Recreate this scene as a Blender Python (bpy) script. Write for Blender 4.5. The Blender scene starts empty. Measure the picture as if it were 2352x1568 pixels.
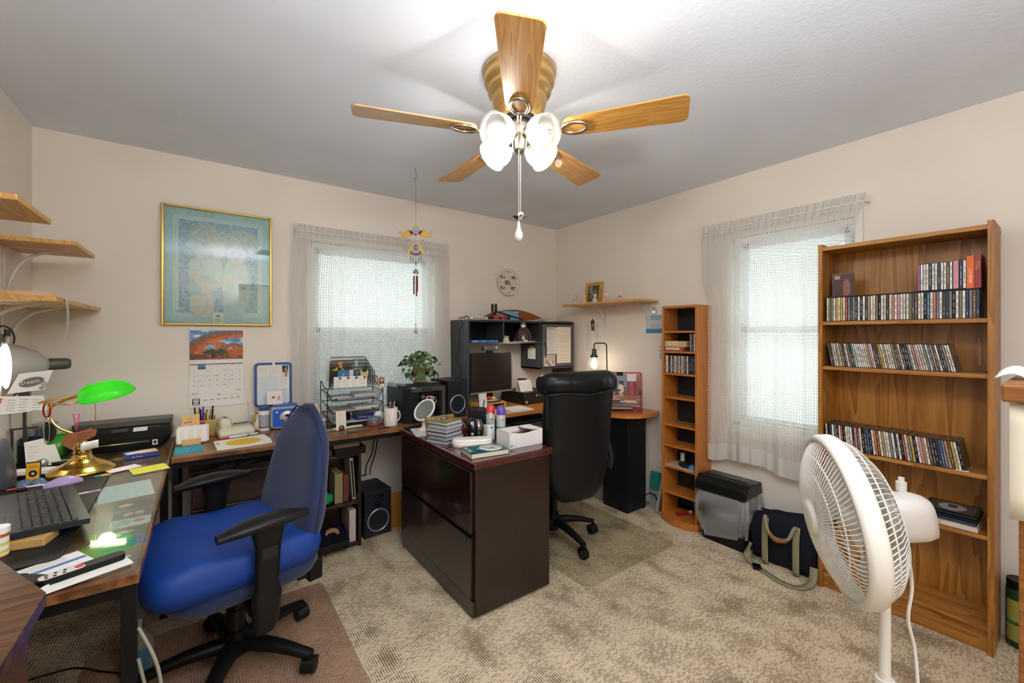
import bpy, math, random
import numpy as np
from mathutils import Vector, Matrix, Euler
random.seed(7)
S = bpy.context.scene
COL = S.collection
R_ = math.radians

# ------------------------------------------------------------ camera, world, light, exposure
cam = bpy.data.cameras.new('camera'); co = bpy.data.objects.new('camera', cam); COL.objects.link(co)
co.location = (-2.905, -3.2014, 1.3484); co.rotation_euler = (R_(90), 0, -0.6328)
cam.sensor_width = 36; cam.lens = 965.3/2352*36; cam.shift_y = -15.6/2352; cam.clip_start = .02
S.camera = co
w = bpy.data.worlds.new('world'); S.world = w; w.use_nodes = True
wn = w.node_tree.nodes; wn['Background'].inputs[0].default_value = (.90, .96, 1, 1); wn['Background'].inputs[1].default_value = .8
S.view_settings.view_transform = 'Standard'; S.view_settings.look = 'None'; S.view_settings.gamma = 1
S.view_settings.use_curve_mapping = False
S.view_settings.exposure = 0.95
S.cycles.max_bounces = 8; S.cycles.diffuse_bounces = 5; S.cycles.glossy_bounces = 3; S.cycles.transmission_bounces = 6
S.cycles.transparent_max_bounces = 16; S.cycles.use_denoising = True; S.cycles.sample_clamp_indirect = 6
S.cycles.caustics_reflective = False; S.cycles.caustics_refractive = False
def lamp(name, kind, loc, power, color=(1, 1, 1), size=.1, rot=(0, 0, 0), size_y=None):
    l = bpy.data.lights.new(name, kind); l.energy = power; l.color = color
    if kind == 'AREA':
        l.size = size
        if size_y: l.shape = 'RECTANGLE'; l.size_y = size_y
    elif kind in ('POINT', 'SPOT'): l.shadow_soft_size = size
    o = bpy.data.objects.new(name, l); o.location = loc; o.rotation_euler = rot; COL.objects.link(o); return o
# daylight standing outside the two windows, and an unseen lamp past the doorway behind the camera, added as foreground fill
lamp('daylight_back', 'AREA', (-1.84, .42, 1.42), 4.6, (.96, .985, 1), 1.0, (R_(-90), 0, 0), 1.1)
lamp('daylight_right', 'AREA', (.42, -2.12, 1.40), 5.6, (.96, .985, 1), .8, (0, R_(90), 0), 1.2)
lamp('doorway_fill_light', 'AREA', (-1.9, -5.0, 2.38), 22, (1, .95, .88), .5, (0, 0, 0), .5)
# the photographer's bounced flash: aimed at the ceiling, behind and above the camera
lamp('bounced_flash', 'AREA', (-2.55, -3.45, 1.75), 37, (.94, .97, 1), .25, (R_(180), 0, 0), .25)

# ------------------------------------------------------------ materials
def lin(c):
    if isinstance(c, str): c = [int(c[i:i+2], 16) for i in (0, 2, 4)]
    return tuple(((v/255)/12.92 if v/255 <= .04045 else ((v/255+.055)/1.055)**2.4) for v in c[:3]) + (1,)
_M = {}
def M(color, rough=.5, metal=0, **k):
    key = (str(color), rough, metal, str(sorted(k.items())))
    if key in _M: return _M[key]
    m = bpy.data.materials.new('m_' + str(color)); m.use_nodes = True
    p = m.node_tree.nodes['Principled BSDF']; i = p.inputs
    i['Base Color'].default_value = lin(color); i['Roughness'].default_value = rough; i['Metallic'].default_value = metal
    if max(i['Base Color'].default_value[:3]) < .035: i['Specular IOR Level'].default_value = .28
    if 'coat' in k: i['Coat Weight'].default_value = k['coat']; i['Coat Roughness'].default_value = .1
    if 'trans' in k: i['Transmission Weight'].default_value = k['trans']; i['IOR'].default_value = k.get('ior', 1.45)
    if 'alpha' in k: i['Alpha'].default_value = k['alpha']
    if 'emit' in k: i['Emission Color'].default_value = lin(k.get('ecol', color)); i['Emission Strength'].default_value = k['emit']
    if 'sheen' in k: i['Sheen Weight'].default_value = k['sheen']
    if 'sss' in k: i['Subsurface Weight'].default_value = k['sss']
    if 'bump' in k:   # (scale, strength, distance)
        nt = m.node_tree; n = nt.nodes.new('ShaderNodeTexNoise'); n.inputs['Scale'].default_value = k['bump'][0]; n.inputs['Detail'].default_value = 3
        tc = nt.nodes.new('ShaderNodeTexCoord'); nt.links.new(tc.outputs['Object'], n.inputs['Vector'])
        b = nt.nodes.new('ShaderNodeBump'); b.inputs['Strength'].default_value = k['bump'][1]; b.inputs['Distance'].default_value = k['bump'][2]
        nt.links.new(n.outputs[0], b.inputs['Height']); nt.links.new(b.outputs[0], i['Normal'])
    _M[key] = m; return m
def nodes(name):
    m = bpy.data.materials.new(name); m.use_nodes = True; nt = m.node_tree
    return m, nt, nt.nodes['Principled BSDF'], nt.nodes.new, nt.links.new
def ramp(nt, fac, stops):
    r = nt.nodes.new('ShaderNodeValToRGB'); e = r.color_ramp.elements
    while len(e) < len(stops): e.new(.5)
    for el, (p, c) in zip(e, stops): el.position = p; el.color = lin(c)
    nt.links.new(fac, r.inputs[0]); return r.outputs[0]
def mapped(nt, scale, rot=(0, 0, 0), loc=(0, 0, 0), src='Object'):
    tc = nt.nodes.new('ShaderNodeTexCoord'); mp = nt.nodes.new('ShaderNodeMapping')
    mp.inputs['Scale'].default_value = scale; mp.inputs['Rotation'].default_value = rot; mp.inputs['Location'].default_value = loc
    nt.links.new(tc.outputs[src], mp.inputs[0]); return mp.outputs[0]
def math_(nt, op, a, b=None, c=None):
    n = nt.nodes.new('ShaderNodeMath'); n.operation = op
    for k, v in enumerate((a, b, c)):
        if v is None: continue
        if isinstance(v, (int, float)): n.inputs[k].default_value = v
        else: nt.links.new(v, n.inputs[k])
    return n.outputs[0]
def wood(name, c1, c2, c3, axis='z', scale=1.0, rough=.4, coat=0, line=.5, bump=.15):
    """oak-like grain running along `axis` (object space)"""
    m, nt, p, N, L = nodes(name)
    s = {'x': (1.2, 14, 14), 'y': (14, 1.2, 14), 'z': (14, 14, 1.2)}[axis]
    v = mapped(nt, tuple(q*scale for q in s))
    n = N('ShaderNodeTexNoise'); n.inputs['Scale'].default_value = 1.0; n.inputs['Detail'].default_value = 2; n.inputs['Distortion'].default_value = .35; L(v, n.inputs['Vector'])
    rings = math_(nt, 'FRACT', math_(nt, 'MULTIPLY', n.outputs[0], 9.0))
    n2 = N('ShaderNodeTexNoise'); n2.inputs['Scale'].default_value = 14; n2.inputs['Detail'].default_value = 3; L(v, n2.inputs['Vector'])
    mx = math_(nt, 'ADD', math_(nt, 'MULTIPLY', rings, line), math_(nt, 'MULTIPLY', n2.outputs[0], 1-line))
    col = ramp(nt, mx, [(.12, c1), (.5, c2), (.85, c3)])
    L(col, p.inputs['Base Color']); p.inputs['Roughness'].default_value = rough; p.inputs['Coat Weight'].default_value = coat
    b = N('ShaderNodeBump'); b.inputs['Strength'].default_value = bump; b.inputs['Distance'].default_value = .002
    L(n2.outputs[0], b.inputs['Height']); L(b.outputs[0], p.inputs['Normal'])
    return m
def vcol(name='print', rough=.5, attr='Col', coat=0):
    key = (name, rough, coat)
    if key in _M: return _M[key]
    m, nt, p, N, L = nodes(name); a = N('ShaderNodeAttribute'); a.attribute_name = attr
    L(a.outputs['Color'], p.inputs['Base Color']); p.inputs['Roughness'].default_value = rough; p.inputs['Coat Weight'].default_value = coat
    _M[key] = m; return m

def sheet_glass(name, tint, rough=.02, refl=1.5, density=0.0, dcol=None):
    m = bpy.data.materials.new(name); m.use_nodes = True; nt = m.node_tree; nt.nodes.clear(); N = nt.nodes.new; L = nt.links.new
    t = N('ShaderNodeBsdfTransparent'); t.inputs[0].default_value = lin(tint); g = N('ShaderNodeBsdfGlossy'); g.inputs['Roughness'].default_value = rough; g.inputs[0].default_value = (1, 1, 1, 1)
    lw = N('ShaderNodeLayerWeight'); lw.inputs[0].default_value = .5; f = N('ShaderNodeMath'); f.operation = 'POWER'; L(lw.outputs['Facing'], f.inputs[0]); f.inputs[1].default_value = 4.0
    f2 = N('ShaderNodeMath'); f2.operation = 'MULTIPLY_ADD'; L(f.outputs[0], f2.inputs[0]); f2.inputs[1].default_value = .6; f2.inputs[2].default_value = .025; f = f2; base = t.outputs[0]
    if density:
        d = N('ShaderNodeBsdfDiffuse'); d.inputs[0].default_value = lin(dcol or tint); x = N('ShaderNodeMixShader'); x.inputs[0].default_value = density
        L(t.outputs[0], x.inputs[1]); L(d.outputs[0], x.inputs[2]); base = x.outputs[0]
    mx = N('ShaderNodeMixShader'); L(f.outputs[0], mx.inputs[0]); L(base, mx.inputs[1]); L(g.outputs[0], mx.inputs[2])
    o = N('ShaderNodeOutputMaterial'); L(mx.outputs[0], o.inputs[0]); return m
CLEAR = sheet_glass('clear_glass', 'f4faf8'); CLEARP = sheet_glass('clear_plastic', 'eef0f0', .08, 1.45, .08, 'e8eaea')

# ------------------------------------------------------------ geometry
I4 = Matrix.Identity(4)
def TR(x=0, y=0, z=0, rx=0, ry=0, rz=0, s=1):
    return Matrix.Translation((x, y, z)) @ Euler((R_(rx), R_(ry), R_(rz))).to_matrix().to_4x4() @ Matrix.Scale(s, 4)
_txt = {}
def text_geo(s, spacing=1.0):
    if (s, spacing) in _txt: return _txt[(s, spacing)]
    c = bpy.data.curves.new('tmp', 'FONT'); c.body = s; c.size = 1; c.align_x = 'LEFT'; c.resolution_u = 1; c.space_character = spacing
    o = bpy.data.objects.new('tmp', c); me = o.to_mesh()
    vs = [tuple(v.co) for v in me.vertices]; fs = [tuple(p.vertices) for p in me.polygons]
    o.to_mesh_clear(); bpy.data.objects.remove(o); bpy.data.curves.remove(c)
    if not vs: vs = [(0, 0, 0)]
    _txt[(s, spacing)] = (vs, fs); return vs, fs
class MB:
    def __init__(s, T=I4): s.v = []; s.f = []; s.mi = []; s.sm = []; s.m = 0; s.T = T; s.cols = None; s.uv = None
    def at(s, T): s.T = T; return s
    def mat(s, k): s.m = k; return s
    def add(s, vs, fs, smooth=False):
        b = len(s.v); T = s.T
        s.v += [tuple(T @ Vector(p)) for p in vs]
        for f in fs: s.f.append([b+i for i in f]); s.mi.append(s.m); s.sm.append(smooth)
        return s
    def box(s, x0, x1, y0, y1, z0, z1):
        s.add([(x0,y0,z0),(x1,y0,z0),(x1,y1,z0),(x0,y1,z0),(x0,y0,z1),(x1,y0,z1),(x1,y1,z1),(x0,y1,z1)],
              [(0,3,2,1),(4,5,6,7),(0,1,5,4),(1,2,6,5),(2,3,7,6),(3,0,4,7)]); return s
    def cbox(s, cx, cy, z0, sx, sy, sz): return s.box(cx-sx/2, cx+sx/2, cy-sy/2, cy+sy/2, z0, z0+sz)
    def prism(s, pts, z0, z1, smooth=False):
        n = len(pts); vs = [(p[0], p[1], z0) for p in pts] + [(p[0], p[1], z1) for p in pts]
        a = sum(pts[i][0]*pts[(i+1)%n][1]-pts[(i+1)%n][0]*pts[i][1] for i in range(n))
        if a < 0: vs = vs[:n][::-1] + vs[n:][::-1]
        s.add(vs, [tuple(range(n))[::-1], tuple(range(n, 2*n))])
        s.add(vs, [(i, (i+1)%n, n+(i+1)%n, n+i) for i in range(n)], smooth); return s
    def tube(s, pts, r, n=8, closed=False, smooth=True):
        P = [Vector(p) for p in pts]; N = len(P)
        rs = r if isinstance(r, (list, tuple)) else [r]*N
        vs = []; t0 = (P[1]-P[0]).normalized(); up = Vector((0,0,1)) if abs(t0.z) < .9 else Vector((1,0,0))
        u = t0.cross(up).normalized()
        for i in range(N):
            if closed: t = (P[(i+1)%N]-P[i-1])
            else: t = (P[min(i+1,N-1)]-P[max(i-1,0)])
            if t.length < 1e-9: t = t0
            t.normalize(); u = (u - t*u.dot(t));
            u = u.normalized() if u.length > 1e-6 else t.orthogonal().normalized()
            w_ = t.cross(u)
            for k in range(n):
                a = 2*math.pi*k/n; vs.append(P[i]+(u*math.cos(a)+w_*math.sin(a))*rs[i])
        fs = []
        for i in range(N if closed else N-1):
            j = (i+1) % N
            for k in range(n): fs.append((i*n+k, i*n+(k+1)%n, j*n+(k+1)%n, j*n+k))
        s.add(vs, fs, smooth)
        if not closed: s.add(vs, [tuple(range(n))[::-1], tuple(range((N-1)*n, N*n))])
        return s
    def lathe(s, prof, n=24, c=(0,0,0), smooth=True, close=False):
        vs = []; m_ = len(prof)
        for k in range(n):
            a = 2*math.pi*k/n
            for r, z in prof: vs.append((c[0]+r*math.cos(a), c[1]+r*math.sin(a), c[2]+z))
        fs = []
        for k in range(n):
            j = (k+1) % n
            for i in range(m_-1):
                if prof[i][0] < 1e-7 and prof[i+1][0] < 1e-7: continue
                fs.append((k*m_+i, j*m_+i, j*m_+i+1, k*m_+i+1))
        s.add(vs, fs, smooth); return s
    def cyl(s, x, y, z0, z1, r, n=20, r2=None):
        r2 = r if r2 is None else r2
        vs = [(x+r*math.cos(2*math.pi*k/n), y+r*math.sin(2*math.pi*k/n), z0) for k in range(n)] + [(x+r2*math.cos(2*math.pi*k/n), y+r2*math.sin(2*math.pi*k/n), z1) for k in range(n)]
        s.add(vs, [(k, (k+1)%n, n+(k+1)%n, n+k) for k in range(n)], True)
        s.add(vs, [tuple(range(n))[::-1], tuple(range(n, 2*n))]); return s
    def ball(s, x, y, z, rx, ry=None, rz=None, n=12, m=8):
        ry = ry or rx; rz = rz or rx; vs = [(x, y, z-rz)]
        for i in range(1, m):
            p = -math.pi/2+math.pi*i/m
            for k in range(n): a = 2*math.pi*k/n; vs.append((x+rx*math.cos(p)*math.cos(a), y+ry*math.cos(p)*math.sin(a), z+rz*math.sin(p)))
        vs.append((x, y, z+rz)); fs = [(0, 1+(k+1)%n, 1+k) for k in range(n)]
        for i in range(m-2):
            for k in range(n): fs.append((1+i*n+k, 1+i*n+(k+1)%n, 1+(i+1)*n+(k+1)%n, 1+(i+1)*n+k))
        l = len(vs)-1; b = 1+(m-2)*n; fs += [(b+k, b+(k+1)%n, l) for k in range(n)]
        s.add(vs, fs, True); return s
    def grid(s, fn, nu, nv, smooth=True, closed_u=False):
        vs = [fn(i/(nu if closed_u else nu-1), j/(nv-1)) for j in range(nv) for i in range(nu)]
        fs = []
        for j in range(nv-1):
            for i in range(nu if closed_u else nu-1):
                a = j*nu+i; b = j*nu+(i+1)%nu; fs.append((a, b, b+nu, a+nu))
        s.add(vs, fs, smooth); return s
    def loft(s, secs, smooth=True, cap=True):
        """closed sections (lists of equal length) joined in order"""
        n = len(secs[0]); vs = [p for q in secs for p in q]
        fs = [(j*n+i, j*n+(i+1)%n, (j+1)*n+(i+1)%n, (j+1)*n+i) for j in range(len(secs)-1) for i in range(n)]
        s.add(vs, fs, smooth)
        if cap: s.add(vs, [tuple(range(n))[::-1], tuple(range((len(secs)-1)*n, len(secs)*n))], smooth)
        return s
    def quad(s, a, b, c, d): return s.add([a, b, c, d], [(0,1,2,3)])
    def text(s, t, size, x=0, y=0, z=0, align='L', rot=0, width=None):
        vs, fs = text_geo(t); w0 = max(v[0] for v in vs) or 1; h = size
        sx = size if width is None else width/w0
        off = {'L': 0, 'C': -w0*sx/2, 'R': -w0*sx}[align]; c, d = math.cos(R_(rot)), math.sin(R_(rot))
        out = []
        for v in vs:
            px, py = v[0]*sx+off, v[1]*h
            out.append((x+px*c-py*d, y+px*d+py*c, z))
        return s.add(out, fs)
    def build(s, name, mats, parent=None, bev=0, sub=0, solid=0, seg=2, loc=None, rotz=None, merge=False):
        me = bpy.data.meshes.new(name); me.from_pydata(s.v, [], s.f)
        if not isinstance(mats, (list, tuple)): mats = [mats]
        for m_ in mats: me.materials.append(m_)
        me.polygons.foreach_set('material_index', s.mi); me.polygons.foreach_set('use_smooth', s.sm)
        if s.cols is not None:
            at = me.color_attributes.new('Col', 'FLOAT_COLOR', 'CORNER')
            arr = np.ones((len(me.loops), 4), dtype=np.float32); k = 0
            cnt = np.array([len(f) for f in s.f]); arr[:, :3] = np.repeat(np.array(s.cols), cnt, axis=0)
            at.data.foreach_set('color', arr.ravel())
        if s.uv is not None:
            ul = me.uv_layers.new(name='UV'); ul.data.foreach_set('uv', np.array([s.uv[i] for f in s.f for i in f], dtype=np.float32).ravel())
        me.update()
        o = bpy.data.objects.new(name, me); COL.objects.link(o)
        if parent: o.parent = parent
        if loc: o.location = loc
        if rotz is not None: o.rotation_euler[2] = R_(rotz)
        if solid: q = o.modifiers.new('s', 'SOLIDIFY'); q.thickness = solid
        if bev: q = o.modifiers.new('b', 'BEVEL'); q.width = bev; q.segments = seg; q.limit_method = 'ANGLE'; q.angle_limit = R_(40)
        if bev:
            for p in me.polygons: pass
        if sub: q = o.modifiers.new('u', 'SUBSURF'); q.levels = q.render_levels = sub
        return o
def lib(cols, nx, ny):
    return cols
def painted(name, w_, h_, nx, ny, fn, T, parent=None, rough=.5, coat=0):
    """flat print: a fine grid in the XY plane of T (0..w, 0..h), one flat colour per cell from fn(u, v) arrays (v up)"""
    b = MB(T); u = (np.arange(nx)+.5)/nx; v = (np.arange(ny)+.5)/ny; U, V = np.meshgrid(u, v)
    c = np.clip(fn(U, V), 0, 255)/255.0; c = np.where(c <= .04045, c/12.92, ((c+.055)/1.055)**2.4).reshape(-1, 3)
    vs = [(w_*i/nx, h_*j/ny, 0) for j in range(ny+1) for i in range(nx+1)]
    fs = [(j*(nx+1)+i, j*(nx+1)+i+1, (j+1)*(nx+1)+i+1, (j+1)*(nx+1)+i) for j in range(ny) for i in range(nx)]
    b.add(vs, fs); b.cols = c
    return b.build(name, vcol('print', rough, coat=coat), parent)
def canvas(U, c): return np.broadcast_to(np.array(c, float), U.shape+(3,)).copy()
def put(img, mask, c):
    m_ = np.clip(mask, 0, 1)[..., None]; return img*(1-m_)+np.array(c, float)*m_
def ell(U, V, x, y, rx, ry, rot=0, soft=.02):
    c, s_ = math.cos(R_(rot)), math.sin(R_(rot)); a = ((U-x)*c+(V-y)*s_)/rx; b = (-(U-x)*s_+(V-y)*c)/ry
    return np.clip((1-np.sqrt(a*a+b*b))/soft*min(rx, ry), 0, 1)
def rect(U, V, x0, x1, y0, y1): return ((U >= x0) & (U <= x1) & (V >= y0) & (V <= y1)).astype(float)
_rng = np.random.RandomState(3)
def noise2(U, V, f, seed=0):
    r = np.random.RandomState(seed); g = r.rand(64, 64); x = U*f; y = V*f
    xi = np.floor(x).astype(int); yi = np.floor(y).astype(int); fx = x-xi; fy = y-yi
    fx = fx*fx*(3-2*fx); fy = fy*fy*(3-2*fy); g_ = lambda a, b: g[b % 64, a % 64]
    return (g_(xi, yi)*(1-fx)+g_(xi+1, yi)*fx)*(1-fy)+(g_(xi, yi+1)*(1-fx)+g_(xi+1, yi+1)*fx)*fy

# ------------------------------------------------------------ things
def tag(o, label=None, cat=None, group=None, kind=None):
    if label: o['label'] = label
    if cat: o['category'] = cat
    if group: o['group'] = group
    if kind: o['kind'] = kind
    return o
def thing(name, label, cat, loc=(0, 0, 0), rotz=0, group=None):
    o = bpy.data.objects.new(name, None); COL.objects.link(o); o.location = loc; o.rotation_euler = (0, 0, R_(rotz))
    o.empty_display_size = .05
    return tag(o, label, cat, group)
def kids(o): return [c for c in COL.objects if c.parent == o]
def dup(o, loc=None, rotz=None, label=None, parent=None, group=None):
    c = o.copy(); COL.objects.link(c)
    if parent is not None: c.parent = parent
    if loc is not None: c.location = loc
    if rotz is not None: c.rotation_euler = (0, 0, R_(rotz))
    if label: c['label'] = label
    if group: c['group'] = group
    for k in o.children: dup(k, parent=c)
    return c
def struct(o): o['kind'] = 'structure'; return o
def rrect(x0, x1, y0, y1, r, n=5):
    P = []
    for cx, cy, a0 in ((x1-r, y1-r, 0), (x0+r, y1-r, 90), (x0+r, y0+r, 180), (x1-r, y0+r, 270)):
        for k in range(n+1):
            a = R_(a0+90*k/n); P.append((cx+r*math.cos(a), cy+r*math.sin(a)))
    return P
def bez(p0, p1, p2, p3, n=10):
    out = []
    for k in range(n+1):
        t = k/n; out.append(tuple((1-t)**3*a+3*(1-t)**2*t*b+3*(1-t)*t*t*c+t**3*d for a, b, c, d in zip(p0, p1, p2, p3)))
    return out
def smooth_path(P, n=6):
    P = [Vector(p) for p in P]; out = []
    for i in range(len(P)-1):
        a = P[max(i-1, 0)]; b = P[i]; c = P[i+1]; d = P[min(i+2, len(P)-1)]
        for k in range(n):
            t = k/n; out.append(.5*((2*b)+(-a+c)*t+(2*a-5*b+4*c-d)*t*t+(-a+3*b-3*c+d)*t**3))
    out.append(P[-1]); return out
ORD = ['zeroth', 'first', 'second', 'third', 'fourth', 'fifth', 'sixth', 'seventh', 'eighth', 'ninth', 'tenth', 'eleventh', 'twelfth', 'thirteenth', 'fourteenth', 'fifteenth', 'sixteenth', 'seventeenth', 'eighteenth', 'nineteenth', 'twentieth']
def ordn(k):
    if k <= 20: return ORD[k]
    t = {2: 'twenty', 3: 'thirty', 4: 'forty', 5: 'fifty', 6: 'sixty'}[k//10]
    return (t+'-'+ORD[k % 10]) if k % 10 else t[:-1]+'ieth'
BLK = M('0b0b0c', .45); DARK = M('17181b', .5); PAPER = M('e9e6df', .8); WHITE = M('eeece6', .5); CHROME = M('c9c9c9', .18, 1)
INK = M('3a3a3c', .8)
# ------------------------------------------------------------ the room
H = 2.42; W = 3.617; YF = -4.05
def wall_mat(name, c, sc=60, st=.12):
    m, nt, p, N, L = nodes(name); v = mapped(nt, (1, 1, 1))
    n = N('ShaderNodeTexNoise'); n.inputs['Scale'].default_value = 2.2; n.inputs['Detail'].default_value = 2; L(v, n.inputs['Vector'])
    col = ramp(nt, n.outputs[0], [(.3, tuple(q*.975 for q in c)), (.7, c)]); L(col, p.inputs['Base Color']); p.inputs['Roughness'].default_value = .62
    n2 = N('ShaderNodeTexNoise'); n2.inputs['Scale'].default_value = sc; n2.inputs['Detail'].default_value = 4; L(v, n2.inputs['Vector'])
    b = N('ShaderNodeBump'); b.inputs['Strength'].default_value = st; b.inputs['Distance'].default_value = .003
    L(n2.outputs[0], b.inputs['Height']); L(b.outputs[0], p.inputs['Normal']); return m
WALL = wall_mat('wall_paint', (234, 224, 211)); CEIL = wall_mat('ceiling_paint', (226, 233, 245), 45, .45); TRIM = M('e9e6e0', .4)
def carpet_mat():
    m, nt, p, N, L = nodes('loop_carpet'); v = mapped(nt, (1, 1, 1))
    sep = N('ShaderNodeSeparateXYZ'); L(v, sep.inputs[0])
    # slight waver of the rows, then one row every 11 mm along y
    wv = N('ShaderNodeTexNoise'); wv.inputs['Scale'].default_value = 9; L(v, wv.inputs['Vector'])
    x = math_(nt, 'ADD', sep.outputs[0], math_(nt, 'MULTIPLY', wv.outputs[0], .006))
    row = math_(nt, 'DIVIDE', x, .0100); rowi = math_(nt, 'FLOOR', row); rf = math_(nt, 'FRACT', row)
    rm = math_(nt, 'SUBTRACT', 1.0, math_(nt, 'ABSOLUTE', math_(nt, 'MULTIPLY_ADD', rf, 2.0, -1.0)))   # 0 at the groove, 1 on the rib
    cb = N('ShaderNodeCombineXYZ'); L(math_(nt, 'MULTIPLY', rowi, 7.31), cb.inputs[0]); L(math_(nt, 'MULTIPLY', sep.outputs[1], 96.0), cb.inputs[1])
    dn = N('ShaderNodeTexNoise'); dn.inputs['Scale'].default_value = 1.0; dn.inputs['Detail'].default_value = 1.5; L(cb.outputs[0], dn.inputs['Vector'])
    bl = N('ShaderNodeTexNoise'); bl.inputs['Scale'].default_value = 8.5; bl.inputs['Detail'].default_value = .8; L(mapped(nt, (1, .62, 1)), bl.inputs['Vector'])
    thr = N('ShaderNodeMapRange'); thr.inputs['From Min'].default_value = .34; thr.inputs['From Max'].default_value = .66
    thr.inputs['To Min'].default_value = .50; thr.inputs['To Max'].default_value = .66; L(bl.outputs[0], thr.inputs['Value'])
    groove = math_(nt, 'LESS_THAN', rm, .46)
    d = math_(nt, 'SUBTRACT', dn.outputs[0], math_(nt, 'SUBTRACT', 1.06, thr.outputs[0]))
    dash = N('ShaderNodeMapRange'); dash.inputs['From Min'].default_value = -.02; dash.inputs['From Max'].default_value = .05; L(d, dash.inputs['Value'])
    fac = math_(nt, 'MULTIPLY', dash.outputs[0], math_(nt, 'MULTIPLY_ADD', groove, .80, .08))
    fine = N('ShaderNodeTexNoise'); fine.inputs['Scale'].default_value = 260; L(v, fine.inputs['Vector'])
    base = ramp(nt, fine.outputs[0], [(.3, (202, 182, 150)), (.7, (238, 220, 188))])
    spot = N('ShaderNodeTexNoise'); spot.inputs['Scale'].default_value = 8.5; spot.inputs['Detail'].default_value = .8; L(mapped(nt, (1, .62, 1)), spot.inputs['Vector'])
    sm = N('ShaderNodeMapRange'); sm.inputs['From Min'].default_value = .60; sm.inputs['From Max'].default_value = .72; sm.inputs['To Max'].default_value = .42; L(spot.outputs[0], sm.inputs['Value'])
    mx0 = N('ShaderNodeMix'); mx0.data_type = 'RGBA'; L(sm.outputs[0], mx0.inputs['Factor']); L(base, mx0.inputs['A']); mx0.inputs['B'].default_value = lin((126, 102, 74))
    mx = N('ShaderNodeMix'); mx.data_type = 'RGBA'; L(fac, mx.inputs['Factor']); L(mx0.outputs['Result'], mx.inputs['A']); mx.inputs['B'].default_value = lin((84, 62, 42))
    L(mx.outputs['Result'], p.inputs['Base Color']); p.inputs['Roughness'].default_value = .95
    b = N('ShaderNodeBump'); b.inputs['Strength'].default_value = .6; b.inputs['Distance'].default_value = .004
    L(math_(nt, 'ADD', rm, math_(nt, 'MULTIPLY', fine.outputs[0], .5)), b.inputs['Height']); L(b.outputs[0], p.inputs['Normal']); return m
struct(MB().box(-W-.12, .12, YF-1.6, .12, -.05, 0).build('floor', carpet_mat()))
struct(MB().box(-W-.12, .12, YF-1.6, .12, H, H+.05).build('ceiling', CEIL))
WB = (-2.30, -1.37, .74, 2.0); WR = (-2.45, -1.785, .74, 2.0)
b = MB(); b.box(-W-.12, WB[0], 0, .12, 0, H).box(WB[1], .12, 0, .12, 0, H).box(WB[0], WB[1], 0, .12, 0, WB[2]).box(WB[0], WB[1], 0, .12, WB[3], H)
struct(b.build('wall_back', WALL))
b = MB(); b.box(0, .12, YF, WR[0], 0, H).box(0, .12, WR[1], 0, 0, H).box(0, .12, WR[0], WR[1], 0, WR[2]).box(0, .12, WR[0], WR[1], WR[3], H)
struct(b.build('wall_right', WALL))
struct(MB().box(-W-.12, -W, YF, 0, 0, H).build('wall_left', WALL))
b = MB(); b.box(-W-.12, -2.5, YF-.1, YF, 0, H).box(-1.3, .12, YF-.1, YF, 0, H).box(-2.5, -1.3, YF-.1, YF, 2.08, H)
struct(b.build('wall_front', WALL))
b = MB(); b.box(-W-.12, -W, YF-1.6, YF-.1, 0, H).box(0, .12, YF-1.6, YF-.1, 0, H).box(-W-.12, .12, YF-1.7, YF-1.6, 0, H)
struct(b.build('wall_hallway', WALL))
b = MB(); b.box(-2.57, -2.5, YF-.11, YF+.015, 0, 2.15).box(-1.3, -1.23, YF-.11, YF+.015, 0, 2.15).box(-2.5, -1.3, YF-.11, YF+.015, 2.08, 2.15)
struct(b.build('trim_1', TRIM, bev=.003))
b = MB(); b.box(-W, -.0, -.012, 0, 0, .085); struct(b.build('baseboard_back', TRIM, bev=.003))
b = MB(); b.box(-.012, 0, YF, -.012, 0, .085); struct(b.build('baseboard_right', TRIM, bev=.003))
b = MB(); b.box(-W, -W+.012, YF, -.012, 0, .085); struct(b.build('baseboard_left', TRIM, bev=.003))

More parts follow.
